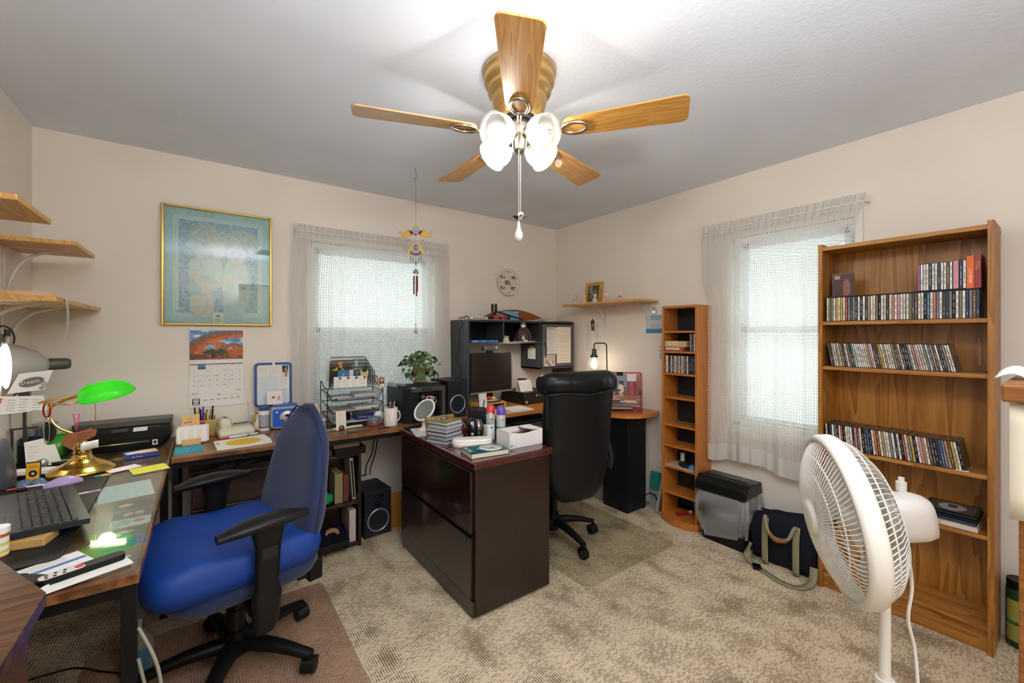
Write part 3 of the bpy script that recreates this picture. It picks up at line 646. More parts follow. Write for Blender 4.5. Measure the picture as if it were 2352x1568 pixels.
pr = [(.450, .245, .25, .03), (.456, .280, .272, .03), (.50, .290, .280, .03), (.548, .284, .276, .03), (.562, .274, .266, .03), (.570, .255, .25, .03), (.574, .20, .20, .03), (.575, .13, .13, .03), (.575, .05, .05, .03)]
pad(A, pr, 6, 56, sag).build('seat_cushion', BLUEC, t)
# backrest: rounded tombstone, width grows then narrows
def back_sec(z):
    q = (z-.40)/(1.03-.40)
    wd = .262*max(0, 1-(max(0, q-.30)/.705)**2.6)**.55 if q > .3 else .262*(.80+.20*math.sin(q/.3*math.pi/2))
    th = .050*min(1, max(.30, (1-q)*5))*min(1, max(.35, q*8)); lean = -.205-.045*math.sin(q*math.pi*.75)-.055*q*q
    return wd, th, lean
secs = []
for k in range(25):
    z = .40+.63*(k/24); wd, th, ln = back_sec(z-.0001 if k == 24 else z); wd = max(wd, .03); n = 32
    sec = []
    for j in range(n):
        a = 2*math.pi*j/n; x = math.copysign(abs(math.cos(a))**.8, math.cos(a))*th; y = math.copysign(abs(math.sin(a))**.62, math.sin(a))*wd
        x += .10*(y/.235)**2*.30 + (.018*math.exp(-((z-.60)/.1)**2)*math.cos(a))
        sec.append((x+ln, y, z))
    secs.append(sec)
B2 = A @ Matrix.Translation((0, 0, 0)) 
MB(B2).loft(secs).build('backrest', BLUE, t)
pipe = []
for s_ in (1,):
    for k in range(24):
        z = .415+.60*(k/23); wd, th, ln = back_sec(z); pipe.append((ln+.10*.3*1.0-.004+0, wd*1.0+.0, z))
    for k in range(23, -1, -1):
        z = .415+.60*(k/23); wd, th, ln = back_sec(z); pipe.append((ln+.026, -wd, z))
MB(A).tube(pipe, .0035, 6).build('piping', M('1a2748', .8), t)
MB(A).box(-.315, -.225, -.04, .04, .26, .46).box(-.33, -.27, -.05, .05, .24, .33).build('back_bracket', PLB, t, bev=.006)
for s_ in (-1, 1):
    y = s_*.335
    b = MB(A)
    secs = []
    for k in range(15):
        q = k/14; x = -.145+.29*q; w_ = .048*math.sin(math.pi*min(max(q, .04), .96))**.35; z = .686-.012*abs(q-.45)**2*4
        h = .025*(math.sin(math.pi*min(max(q, .05), .95))**.3)
        secs.append([(x, y+w_*math.cos(R_(a))*1.0, z+h*math.sin(R_(a))) for a in range(0, 360, 20)])
    b.loft(secs); b.build('armrest', PLS, t)
    b = MB(A); secs = []
    for z, x, a, c in ((.30, .00, .030, .014), (.34, -.005, .042, .017), (.42, -.005, .050, .019), (.46, -.005, .040, .016), (.60, -.01, .042, .018), (.655, -.01, .055, .022), (.678, -.01, .085, .030)):
        secs.append([(x+a*math.cos(R_(g)), y+c*math.sin(R_(g)), z) for g in range(0, 360, 24)])
    b.loft(secs); u_ = b.build('arm_upright', PLB, t)
    MB(A).box(-.035, .015, y+s_*.018, y+s_*.021, .56, .60).build('height_button', M('1e1e20', .3), u_, bev=.004)
    MB(A).box(-.03, .03, min(y, s_*.12), max(y, s_*.12), .335, .358).build('arm_bracket', PLB, t, bev=.003)

# ------------------------------------------------------------ black leather executive chair
LEA = M('0f1114', .30, bump=(7, .25, .02)); LEA2 = M('0d0f12', .38, bump=(90, .15, .004))
t = thing('executive_chair', 'black leather high-back executive chair at the computer desk, seen from behind', 'chair', (-1.050, -1.13, .0037))
star_base(t, [268, 340, 52, 124, 196], .272, .150, .095, .06, PLB)
MB().cyl(0, 0, .07, .18, .036, 20).cyl(0, 0, .18, .42, .026, 20).build('gas_column', PLB, t)
A = Matrix.Rotation(R_(80), 4, 'Z')
pad(A, [(.41, .20, .20, .02), (.42, .25, .25, .02), (.47, .265, .265, .02), (.51, .25, .25, .02), (.52, .20, .2, .02)], 4).build('seat', LEA2, t)
MB(A).box(-.25, .1, -.05, .05, .375, .405).box(-.30, -.25, -.045, .045, .375, .62).build('seat_mechanism', PLB, t, bev=.004)
def bw(q): return .243 if q > .45 else .243*math.sqrt(max(.02, 1-((.45-q)/.50)**2.6))
secs = []
for k in range(27):
    q = k/26; z = .36+.735*q; wd = bw(q)*(1-.03*q); th = .055 if q > .06 else .055*(.5+q*8); th *= (1 if q < .98 else .85); sec = []
    for j in range(36):
        a = 2*math.pi*j/36; x = math.copysign(abs(math.cos(a))**.7, math.cos(a))*th; y = math.copysign(abs(math.sin(a))**.45, math.sin(a))*wd
        x += .055*(y/.26)**2; sec.append((x-.275-.05*q-.03*q*q, y, z))
    secs.append(sec)
MB(A).loft(secs).build('backrest', LEA2, t)
secs = []
for k in range(41):
    s_ = k/40; y = -.262+.524*s_; e = 1-.42*abs(2*s_-1)**7; pin = 1-.03*math.exp(-((s_-.27)/.012)**2)-.03*math.exp(-((s_-.73)/.012)**2); wr = .003*math.sin(s_*95)*(math.exp(-((s_-.03)/.07)**2)+math.exp(-((s_-.97)/.07)**2))
    secs.append([(-.335+.055*(y/.26)**2+(.078*math.cos(R_(a)))*e*pin+wr, y, 1.063+.068*math.sin(R_(a))*e*pin+(.0 if math.sin(R_(a)) > 0 else -.01)+wr) for a in range(0, 360, 15)])
hd = MB(A).loft(secs).build('headrest_roll', LEA, t)
pp = [(-.395+.055*(y/.26)**2-.012, y, 1.008-.006*math.cos(y*20)) for y in [-.262+.524*k/30 for k in range(31)]]
MB(A).tube(pp+[(-.352, .256, .985), (-.350, .258, .93), (-.345, .250, .82)], .0055, 8).build('piping', M('1d2024', .3), hd)
for s_ in (-1, 1):
    y = s_*.30
    MB(A).tube(smooth_path([(-.26, s_*.25, .50), (-.22, y, .56), (-.17, y, .655), (-.02, y, .675), (.12, y, .665), (.17, y, .60), (.14, s_*.27, .50), (.08, s_*.24, .43)], 6), .018, 10).build('armrest', PLB, t)

# ------------------------------------------------------------ white pedestal fan, right foreground
FW = M('dcd7cd', .38); FWI = M('dcd8d0', .5)
px, py = -1.452, -2.888
t = thing('pedestal_fan', 'white plastic pedestal fan facing left in the right foreground', 'fan', (px, py, 0))
MB().lathe([(0, 0), (.19, 0), (.19, .008), (.17, .022), (.06, .035), (.03, .06), (0, .06)], 40).build('base', FW, t)
MB().cyl(0, 0, .05, .42, .0165, 20).cyl(0, 0, .42, .70, .0125, 20).cyl(0, 0, .40, .44, .021, 20).build('pole', FW, t)
MB().cyl(0, 0, .70, .79, .024, 20, .030).build('neck', FW, t, bev=.003)
FA = Matrix.Translation((0, 0, .868)) @ Matrix.Scale(.95, 4) @ Matrix.Rotation(R_(125), 4, 'Z') @ Matrix.Rotation(R_(8), 4, 'Y') @ Matrix.Rotation(R_(90), 4, 'Y')   # local z = out of the face
RG = .222
def rad_wires(b, n, p0, p1, prof, r, twist):
    for k in range(n):
        a0 = 2*math.pi*k/n; P = []
        for j in range(len(prof)):
            rr, z = prof[j]; a = a0+twist*j/(len(prof)-1); P.append((rr*math.cos(a), rr*math.sin(a), z))
        b.tube(P, r, 4)
f = MB(FA); frontp = [(.052, .175), (.09, .173), (.13, .164), (.17, .150), (.20, .132), (.216, .115)]
rad_wires(f, 96, 0, 0, frontp, .0016, .30)
for rr, z in ((.09, .172), (.13, .163), (.17, .149)): f.tube([(rr*math.cos(R_(a)), rr*math.sin(R_(a)), z-.001) for a in range(0, 360, 6)], .0022, 6, closed=True)
f.build('front_grille', FW, t)
r_ = MB(FA); backp = [(.062, .0), (.11, .004), (.16, .020), (.195, .045), (.214, .075), (.219, .10)]
rad_wires(r_, 90, 0, 0, backp, .0016, -.25)
for rr, z in ((.11, .004), (.16, .02), (.205, .06)): r_.tube([(rr*math.cos(R_(a)), rr*math.sin(R_(a)), z) for a in range(0, 360, 6)], .0022, 6, closed=True)
r_.build('rear_grille', FW, t)
MB(FA).lathe([(.214, .080), (.224, .080), (.229, .090), (.229, .116), (.223, .128), (.212, .128), (.210, .118), (.214, .080)], 72).build('guard_ring', FW, t)
MB(FA).lathe([(0, .186), (.035, .186), (.044, .183), (.047, .178), (.058, .174), (.058, .170), (0, .170)], 40).build('center_badge', FW, t)
bl = MB(FA)
for k in range(3):
    a0 = R_(120*k+20)
    bl.grid(lambda u, v, a0=a0: ((.03+.17*v)*math.cos(a0+(u-.5)*(1.15+.35*v)), (.03+.17*v)*math.sin(a0+(u-.5)*(1.15+.35*v)), .075+.055*(u-.5)*(1-.3*v)+.005*v), 12, 8)
bl.lathe([(0, .11), (.028, .108), (.034, .095), (.034, .05), (0, .05)], 24); bl.build('fan_blades', FWI, t)
MB(FA).loft([[(x*s_, y*s_, z) for x, y in superell(.060, .055, 3.2, 28)] for z, s_ in ((.01, .9), (-.0, 1.0), (-.04, 1.02), (-.075, .97), (-.095, .85), (-.10, .6))]).build('motor_housing', FW, t)
MB(Matrix.Translation((.075, -.018, .925))).cyl(0, 0, 0, .024, .012, 16).cyl(0, 0, .02, .036, .007, 12).build('oscillation_knob', FW, t)
MB().tube(smooth_path([(.06, -.02, .78), (.09, -.03, .74), (.10, -.035, .66), (.085, -.03, .58), (.10, -.04, .50), (.085, -.05, .40), (.06, -.06, .25), (.07, -.07, .05), (.2, -.2, .006)], 6), .0042, 8).build('power_cord', M('e2ded8', .5), t)
MB().tube([(0+.034*math.cos(R_(a)), -.022, .765+.034*math.sin(R_(a))) for a in range(-80, 100, 12)], .0035, 6).build('cord_loop', FW, t)
# ------------------------------------------------------------ on the walls
# framed drawing, left part of the back wall
t = thing('framed_drawing', 'large gold-framed pastel drawing of two hugging curly-haired children above the calendar', 'picture', (-2.824, 0, 1.406))
w_, h_ = .562, .712
GOLD = M('c9a24a', .22, 1)
b = MB()
fw = .012
b.box(-w_/2, -w_/2+fw, -.028, 0, 0, h_).box(w_/2-fw, w_/2, -.028, 0, 0, h_).box(-w_/2+fw, w_/2-fw, -.028, 0, 0, fw).box(-w_/2+fw, w_/2-fw, -.028, 0, h_-fw, h_)
b.build('frame', GOLD, t, bev=.003)
def art(U, V):
    im = canvas(U, (166, 192, 200)); R = lambda *a: rect(U, V, *a); E = lambda *a, **k: ell(U, V, *a, **k)
    n = noise2(U, V, 60, 1)
    for d, c in ((.075, (214, 205, 178)), (.083, (180, 204, 210)), (.105, (196, 210, 214)), (.115, (186, 200, 206))): im = put(im, R(d, 1-d, d*.8, 1-d*.8), c)
    inn = R(.125, .875, .10, .905); im = put(im, inn, (140, 164, 186)); im = put(im, inn*(n > .55), (164, 184, 198)); im = put(im, inn*(noise2(U, V, 60, 2) > .8), (122, 146, 172))
    S_ = lambda m, c, q=.0: put(put(im, np.clip(m*1.0, 0, 1), np.array(c)-26), np.clip(m*1.6-.6, 0, 1), np.array(c)+q)
    sk = (212, 194, 182); hr = (206, 196, 180); cl = (196, 202, 196); cd = (168, 184, 190)
    im = S_(E(.36, .19, .10, .16, rot=10), sk); im = S_(E(.30, .19, .09, .14, rot=-8), sk)
    im = S_(E(.37, .45, .165, .21, rot=-14), cl); im = S_(E(.33, .33, .165, .09, rot=8), cd)
    im = S_(E(.66, .34, .15, .29, rot=4), cl); im = S_(E(.64, .18, .13, .16), (182, 194, 194)); im = S_(E(.70, .40, .09, .20), (188, 196, 196))
    for k in range(26):
        q = k/25; im = put(im, E(.24+.14*q, .46-.18*q, .035, .035), (212, 190, 174))
        im = put(im, E(.34+.36*q, .29+.14*q, .034-.006*(1-q), .030), (214, 194, 180))
    im = S_(E(.72, .48, .075, .075), cl); im = S_(E(.27, .52, .08, .06, rot=30), cl)
    im = S_(E(.47, .665, .10, .10), sk); im = S_(E(.66, .63, .115, .10, rot=-10), sk)
    r = np.random.RandomState(5)
    for cx, cy, rx, ry in ((.40, .735, .19, .145), (.72, .745, .17, .115)):
        for _ in range(170):
            a, q = r.rand()*6.28, r.rand()**.5; x, y = cx+rx*q*math.cos(a), cy+ry*q*math.sin(a)
            if cx > .6 and y < .70 and .57 < x < .76: continue
            if cx < .6 and y < .70 and x > .43: continue
            im = S_(ell(U, V, x, y, .024, .022), hr, (r.rand()-.5)*26); im = S_(ell(U, V, x+.006, y+.003, .014, .012), (192, 190, 186), (r.rand()-.5)*20)
    for x, y in ((.625, .655), (.705, .640)): im = S_(E(x, y, .024, .010), (112, 134, 152)); im = S_(E(x, y, .010, .010), (60, 76, 92))
    im = S_(E(.66, .595, .028, .008), (170, 130, 124)); im = S_(E(.668, .622, .010, .007), (186, 166, 156)); im = S_(E(.505, .672, .022, .006), (110, 110, 112))
    for x0, y0, x1, y1 in ((.26, .42, .44, .40), (.30, .37, .46, .43), (.62, .47, .70, .30), (.70, .36, .80, .14), (.20, .36, .45, .31), (.58, .45, .62, .55)):
        for k in range(40): q = k/39; im = put(im, ell(U, V, x0+(x1-x0)*q, y0+(y1-y0)*q+.012*math.sin(q*3.1), .008, .006)*.7, (136, 150, 158))
    im = S_(E(.73, .33, .028, .018), (96, 110, 120)); im = S_(E(.73, .33, .014, .010), (200, 206, 206))
    g = noise2(U, V, 58, 9); return im*(1+(g-.5)[..., None]*.07)
painted('drawing', w_-2*fw, h_-2*fw, 200, 250, art, TR(-w_/2+fw, -.012, fw, 90), t, .6)
tg = TR(-w_/2+fw, -.0135, fw, 90)
b = MB(tg)
for k, (x, y) in enumerate(((.055, .062), (.062, .075), (.070, .060), (.078, .072), (.086, .061), (.096, .070), (.104, .062), (.114, .075), (.118, .058), (.130, .067), (.142, .062))):
    if k: b.tube([pxy, (x, y, 0)], .0009, 4)
    pxy = (x, y, 0)
b.build('signature', INK, t)
b = MB(tg); b.box(.235, .285, -.002, .058, .001, .0016).mat(1)
for k in range(5): b.box(.243, .277, .008+k*.006, .0105+k*.006, .0016, .0019)
b.add([(.26+.011*math.cos(R_(a)), .047+.006*math.sin(R_(a)), .0019) for a in range(0, 360, 30)], [tuple(range(12))])
b.build('caption_card', [M('dcd8c4', .8), M('77756c', .8)], t)
MB().box(-w_/2+fw, w_/2-fw, -.0205, -.019, fw, h_-fw).build('glazing', CLEAR, t)

# wall calendar
t = thing('wall_calendar', 'July 2025 wall calendar with a red rock arch photograph, hanging under the drawing', 'calendar', (-2.976, -.002, .905))
cw, ch = .276, .473
MB().box(0, cw, -.004, -.001, .0, ch).build('pages', PAPER, t)
def arch(U, V):
    n = noise2(U, V, 22, 4)*.6+noise2(U, V, 60, 5)*.4
    im = canvas(U, (86, 142, 200)); cl = noise2(U, V*1.6, 7, 6)
    im = put(im, np.clip((cl-.45)*4, 0, 1), (200, 204, 212))
    im = put(im, (V < .62)*(np.abs(U-.52) < .085)*(V > .30), (196, 118, 62)); im = put(im, ell(U, V, .80, .30, .30, .27), (150, 92, 62)); im = put(im, ell(U, V, .80, .24, .24, .20)*(n > .5), (198, 150, 110))
    im = put(im, (V < .33+.05*np.sin(U*9)).astype(float), (186, 92, 40))
    d = np.hypot((U-.98)/1.02, (V-.06)/.86); band = ((d > .80+.05*n) & (d < 1.12)) | ((U < .16) & (V < .55)); im = put(im, band.astype(float), (164, 74, 34))
    im = put(im, ((d > 1.02) & (d < 1.16)).astype(float)*(n > .3), (104, 88, 76)); im = put(im, ((d > .8) & (d < .88+.06*n)).astype(float), (196, 98, 44))
    im = put(im, (d > 1.16).astype(float)*(cl < .52), (96, 140, 190)); im = put(im, (d > 1.16).astype(float)*(cl >= .52), (196, 198, 204))
    im = put(im, ell(U, V, .48, .20, .26, .17)*(n > .42), (42, 46, 30)); im = put(im, rect(U, V, .40, .43, .02, .2), (40, 28, 20)); im = put(im, ((V < .12)*(n > .55)).astype(float), (74, 58, 34))
    im = put(im, ell(U, V, .1, .1, .2, .1)*(n > .4), (70, 56, 34))
    return im*(1+(n-.5)[..., None]*.55)
painted('photograph', cw-.004, .180, 150, 98, arch, TR(.002, -.0045, .290, 90), t, .35)
T0 = TR(0, -.0045, 0, 90)
b = MB(T0); b.box(.002, cw-.002, .259, .264, 0, .0003).build('weekday_bar', M('6e3a2c', .7), t)
b = MB(T0); gx0, gw, gy0, gh = .003, (cw-.006)/7, .236, .0295
for k in range(1, 7): b.box(gx0+gw*k-.0003, gx0+gw*k+.0003, .112, .258, 0, .0002)
for k in range(1, 5): b.box(.003, cw-.003, .259-gh*k-.0003, .259-gh*k+.0003, 0, .0002)
b.box(0, cw, .068, .0688, 0, .0003).build('grid_lines', M('b9b6b0', .8), t)
b = MB(T0)
for d in range(1, 32):
    k = d+1; c, r_ = k % 7, k//7; b.text(str(d), .0115, gx0+gw*(c+.52), gy0+.009-gh*r_, .0003, 'C')
b.text('JULY', .0165, .012, .078, .0003).text('2025', .0135, cw-.014, .090, .0003, 'R')
for k in range(7): b.box(gx0+gw*k+.012, gx0+gw*k+.028, .2605, .2625, .0003, .0005)
b.box(.0, 0, 0, 0, 0, 0)
for k in range(6): b.box(.068+.034*k, .088+.034*k, .040+.001*k, .043+.001*k, .0, .0003)
b.box(.14, .155, .070, .074, 0, .0003); b.build('printing', INK, t)
b = MB(T0); b.box(.014, .052, .014, .054, 0, .0004).mat(1)
for yy in (.018, .034, .044): b.box(.018, .048, yy, yy+.006, .0004, .0006)
b.add([(.033+.009*math.cos(R_(a)), .030+.003*math.sin(R_(a)), .0007) for a in range(0, 360, 30)], [tuple(range(12))])
b.build('emblem', [M('2e2c2a', .7), PAPER], t)
painted('small_photograph', gw-.001, .026, 16, 12, lambda U, V: put(put(canvas(U, (70, 128, 190)), V < .45, (70, 84, 70)), V < .2, (40, 66, 90)), TR(gx0+gw+.0005, -.0049, .232, 90), t)
b = MB(T0)
for c, r_ in ((4, 4), (3, 2)): b.box(gx0+gw*c+.012, gx0+gw*c+.028, gy0+.007-gh*r_, gy0+.019-gh*r_, 0, .0002)
b.build('highlighter_mark', M('e6e46a', .8), t)
b = MB(T0)
for c, r_ in ((3, 2), (5, 3), (1, 3), (2, 1), (2, 2)): b.box(gx0+gw*c+.003, gx0+gw*c+.012, gy0+.010-gh*r_, gy0+.013-gh*r_, .0, .0003)
b.build('handwritten_note', M('c07a8a', .8), t)

# collector plate
t = thing('souvenir_plate', 'round cream souvenir plate with small building pictures hanging near the corner', 'plate', (-.613, -.004, 1.836))
def plate(U, V):
    im = canvas(U, (218, 212, 196)); d = np.hypot(U-.5, V-.5)*2; n = noise2(U, V, 30, 8)
    im = put(im, (d > .955)*(d < .985), (176, 150, 106)); im = put(im, (d > .40)*(d < .425), (120, 112, 96))
    for x, y, a, c in ((.5, .5, .13, .085), (.25, .70, .12, .05), (.75, .70, .11, .05), (.26, .30, .12, .055), (.74, .29, .12, .06)):
        im = put(im, (np.abs(U-x) < a)*(np.abs(V-y) < c)*(n > .38), (96, 98, 98)); im = put(im, (np.abs(U-x) < a*.9)*(np.abs(V-y+c*1.5) < .007), (140, 134, 120))
    for x in (.12, .88): im = put(im, (np.abs(U-x) < .035)*(np.abs(V-.49) < .010), (130, 124, 110))
    im = put(im, (np.abs(U-.5) < .1)*(np.abs(V-.90) < .012), (150, 142, 124)); im = put(im, (np.abs(U-.5) < .14)*(np.abs(V-.10) < .012), (150, 142, 124)); return im
MB(TR(0, 0, 0, 90)).lathe([(0, 0), (.08, 0), (.122, .014), (.125, .018), (.120, .018), (.08, .0062), (0, .006)], 48).build('plate_body', M('dcd6c6', .15, coat=.5), t)
b = MB(TR(-.078, -.0066, -.078, 90)); 
n = 64; g = MB(TR(0, -.0064, 0, 90)); vs = []; cols = []
rings = [(.0, .0)]+[(.08*k/20, .0002) for k in range(1, 21)]+[(.08+.040*k/12, .0002+.0118*k/12) for k in range(1, 13)]
for r, z in rings: vs += [(r*math.cos(2*math.pi*q/n), r*math.sin(2*math.pi*q/n), z) for q in range(n)]
fs = []; us = []
for i in range(len(rings)-1):
    for q in range(n):
        fs.append((i*n+q, i*n+(q+1) % n, (i+1)*n+(q+1) % n, (i+1)*n+q)); r = (rings[i][0]+rings[i+1][0])/2; a = 2*math.pi*(q+.5)/n; us.append((.5+r*math.cos(a)/.25, .5+r*math.sin(a)/.25))
g.add(vs, fs, True); us = np.array(us); c = plate(us[:, 0], us[:, 1])/255; g.cols = ((c+.055)/1.055)**2.4; g.build('plate_print', vcol('print_gloss', .15), t)

# pine shelf on the right wall with bracket pair, photo and figurines
PINE = wood('pine_y', 'b07a34', 'd09a4c', 'dcae66', 'y', .7, .4, .1, .4); PINEX = wood('pine_x', 'a26a2c', 'cc9448', 'dcae66', 'x', .7, .4, .1, .5); BRK = M('d6d3ce', .4)
def bracket(t, x, y, z, dirx, L_=.19, D_=.20):
    b = MB(TR(x, y, z) @ Matrix.Scale(dirx, 4, (1, 0, 0)))
    b.box(0, .003, -.012, .012, -D_, 0).box(0, L_, -.012, .012, -.003, 0)
    b.tube(bez((.004, 0, -D_+.03), (.03, 0, -.07), (.06, 0, -.02), (L_-.02, 0, -.006), 12), [.004]*2+[.007]*9+[.004]*2, 6)
    o = b.build('bracket', BRK, t); return o
t = thing('wall_shelf', 'pine board shelf on white brackets on the right wall', 'shelf', (0, 0, 0))
MB().box(-.255, -.002, -1.205, -.365, 1.604, 1.623).build('board', PINE, t, bev=.003)
bracket(t, -.001, -.652, 1.604, -1); bracket(t, -.001, -1.118, 1.604, -1)
SZ = 1.6235
t = thing('framed_photo', 'light wooden frame with a black-and-white family photo on the pine shelf', 'photo frame', (-.045, -.545, SZ), -90)
T = TR(0, 0, 0, -8); fw = .032
b = MB(T); a, c = .098, .205
b.box(-a, -a+fw, -.008, .008, 0, c).box(a-fw, a, -.008, .008, 0, c).box(-a+fw, a-fw, -.008, .008, 0, fw).box(-a+fw, a-fw, -.008, .008, c-fw, c).build('frame', wood('frame_oak', 'b07c2e', 'c8963e', 'd4a650', 'z', .8, .35), t, bev=.003)
def famphoto(U, V):
    n = noise2(U, V, 14, 11); im = canvas(U, (70, 68, 66)); im = put(im, (np.abs(U-.25) < .12)*(V > .45), (150, 148, 144))
    for x, y in ((.42, .62), (.66, .70), (.55, .45), (.30, .38)): im = put(im, ell(U, V, x, y-.12, .14, .2), (110, 108, 104)); im = put(im, ell(U, V, x, y, .09, .10), (176, 170, 164)); im = put(im, ell(U, V, x, y+.06, .09, .06), (60, 58, 56))
    return im*(1+(n-.5)[..., None]*.4)
painted('photograph', 2*(a-fw), c-2*fw, 30, 40, famphoto, T @ TR(-(a-fw), -.004, fw, 90), t, .4)
MB(T).box(-a+.02, a-.02, .002, .006, .02, c-.02).build('backing', M('5a4630', .8), t)
def figurine(y, x, base, body, hair, hat, label):
    t = thing('figurine', label, 'figurine', (x, y, SZ), -90, 'little figurines on the pine shelf'); t.scale = (1.25, 1.25, 1.25)
    MB().lathe([(0, 0), (.019, 0), (.020, .005), (.017, .008), (0, .008)], 16).build('base', M(base, .4), t)
    MB().lathe([(0, .007), (.016, .007), (.018, .016), (.012, .030), (.007, .041), (0, .043)], 14).ball(-.013, -.005, .026, .005, .006, .009, 8, 6).ball(.013, -.005, .026, .005, .006, .009, 8, 6).build('body', M(body, .5), t)
    MB().ball(0, -.002, .051, .0115, .0115, .012, 12, 8).build('head', M('ecc8ac', .5), t)
    MB().ball(0, .002, .055, .0125, .012, .011, 12, 8).ball(.010, .003, .046, .004, .004, .008, 6, 5).ball(-.010, .003, .046, .004, .004, .008, 6, 5).build('hair', M(hair, .6), t)
    h = MB().ball(0, .0, .063, .006, .006, .004, 8, 5); h.ball(.012, -.012, .03, .006, .005, .006, 8, 5); h.build('flower', M(hat, .5), t)
figurine(-.475, -.20, 'e2dcc4', 'c8ccb0', 'b89a5a', 'd8c878', 'little child figurine in pale green, at the left end of the pine shelf row')
figurine(-.590, -.20, 'e0ccb8', 'd8bca0', 'c8a058', 'e0c060', 'little seated figurine in tan with yellow hair in front of the photo frame')
figurine(-.690, -.17, 'd8e0dc', 'bcd0cc', 'caa060', 'e8c070', 'little figurine in pale blue with a yellow hat right of the photo frame')
figurine(-.785, -.15, 'ecd8d4', 'e0b8b4', 'e4d4c0', '6a5a40', 'little pink angel figurine, second from the right on the pine shelf')
figurine(-.925, -.13, 'ecdcd4', 'e4bcb0', 'e8dccc', '70543a', 'little pink angel figurine standing alone at the right on the pine shelf')
# papers on the right wall
def sheet(name, label, cat, x0, x1, z0, z1, wall, lines=0, ink='9a9a9a', mat=PAPER, cols=1, rotz=0, head=None, margin=.1):
    """paper on a wall; coordinates measured along the wall"""
    wd, hh = abs(x1-x0), z1-z0
    loc = (x0, -.0015, z0) if wall == 'b' else (-.0015, x0, z0)
    t = thing(name, label, cat, loc, 0 if wall == 'b' else -90)
    MB().box(0, wd, -.0012, 0, 0, hh).build('paper', mat, t)
    b = MB(TR(0, -.0014, 0, 90)); r = random.Random(int(wd*9e3))
    for c in range(cols):
        for k in range(lines):
            y = hh*(1-margin)-(hh*(1-2*margin))*k/max(1, lines-1); a = wd*(.08+c*.92/cols); l = (wd*.84/cols-.006)*r.uniform(.35, .95); b.box(a, a+l, y, y+min(.0022, hh/lines*.35), 0, .0002)
    if lines: b.build('printing', M(ink, .8), t)
    return t
t = sheet('name_list', 'white two-column list clipped to the right wall above the arched lamp', 'paper', -.407, -.640, 1.16, 1.475, 'r', 26, 'a4a09a', M('e6e0d6', .8), 2)
b = MB(TR(.105, -.004, .315)); b.box(-.018, .018, -.008, .002, -.03, .004).tube([(0, -.004, .0), (0, -.004, .024)], .004, 6); b.build('bulldog_clip', M('6e665e', .3, .9), t)
painted('portrait', .052, .082, 16, 24, lambda U, V: put(put(put(canvas(U, (190, 178, 168)), ell(U, V, .5, .55, .36, .46), (70, 40, 28)), ell(U, V, .5, .66, .2, .2), (214, 164, 140)), ell(U, V, .5, .14, .34, .25), (96, 60, 46)), TR(.082, -.009, .225, 90), t)
t = sheet('verse_print', 'white sheet with a blue sea picture clipped beside the CD tower', 'paper', -1.058, -1.25, 1.275, 1.535, 'r', 0, 'aaaaaa', M('e4e0da', .8))
painted('sea_picture', .150, .145, 30, 40, lambda U, V: put(put(put(canvas(U, (196, 208, 212)), (V < .25), (70, 140, 172)), (V > .78), (150, 180, 196)), (np.abs(np.sin(V*34)) < .25)*(np.abs(U-.5) < .36)*(V > .2)*(V < .8), (130, 140, 146)), TR(.030, -.0016, .085, 90), t)
b = MB(TR(.115, -.010, .275)); b.ball(0, 0, 0, .016, .012, .016, 14, 10).box(-.014, .014, -.008, .006, -.03, -.008); b.build('magnet_clip', CHROME, t)
t = sheet('schedule_sheet', 'narrow white note taped under the sea print beside the CD tower', 'paper', -1.20, -1.26, 1.13, 1.26, 'r', 0, '555555', M('e2ded8', .8))
b = MB(TR(.014, -.0016, .02, 90)); b.box(.010, .014, .008, .010, 0, .0003)
for k in range(8): b.box(.006, .018, .008+k*.010, .013+k*.010, 0, .0003)
b.ball(.012, .105, 0, .006, .006, .001, 8, 4).build('printing', M('4a4a4e', .8), t)
# outlets
for (x, y, rz, lb) in ((-.0, -1.235, -90, 'white wall outlet low on the right wall beside the CD tower'),):
    t = thing('wall_outlet', lb, 'outlet', (x, y, .30), rz)
    MB().box(-.035, .035, -.006, 0, 0, .115).build('plate', TRIM, t, bev=.002); MB().box(-.016, .016, -.009, -.005, .015, .05).box(-.016, .016, -.009, -.005, .065, .10).build('sockets', M('f4f2ee', .35), t, bev=.002)

# three shelves on the left wall
for (y0, y1, z, br, lb) in ((-1.290, -.938, 1.755, (-1.20,), 'pine board shelf highest in the picture on the left wall'),
                            (-.560, -.170, 1.742, (-.37,), 'pine board shelf with knotty end, middle of three on the left wall'),
                            (-.872, -.012, 1.476, (-.39, -.70), 'long pine board shelf, lowest on the left wall, above the green lamp')):
    t = thing('wall_shelf', lb, 'shelf', (0, 0, 0))
    MB().box(-W+.002, -3.360, y0, y1, z, z+.019).build('board', PINE if z < 1.6 else PINE, t, bev=.002)
    for yb in br: bracket(t, -W+.001, yb, z, 1, .20, .24)
t = thing('price_tag_strip', 'white printed receipt strip hanging off the lowest left shelf', 'paper', (-3.358, -.745, 1.494))
b = MB(); b.grid(lambda u, v: (.0015+.006*math.sin(v*3), (u-.5)*.036-.015*v, .002-.165*v), 3, 12); b.build('strip', PAPER, t)
b = MB()
for k in range(34): v = k/36+.05; b.box(.0026+.006*math.sin(v*3), .0030+.006*math.sin(v*3), -.014-.015*v, .012-.015*v, -.165*v, -.165*v+.0018)
b.build('printing', M('a8a6a2', .8), t)
t = thing('wooden_disc', 'rounded pale wooden piece lying on the near end of the lowest left shelf', 'ornament', (-3.47, -.80, 1.4955))
MB().prism([(.09*math.cos(R_(a)), .035*math.sin(R_(a))) for a in range(0, 360, 15)], 0, .018).build('disc', M('d0a880', .5), t, bev=.004)
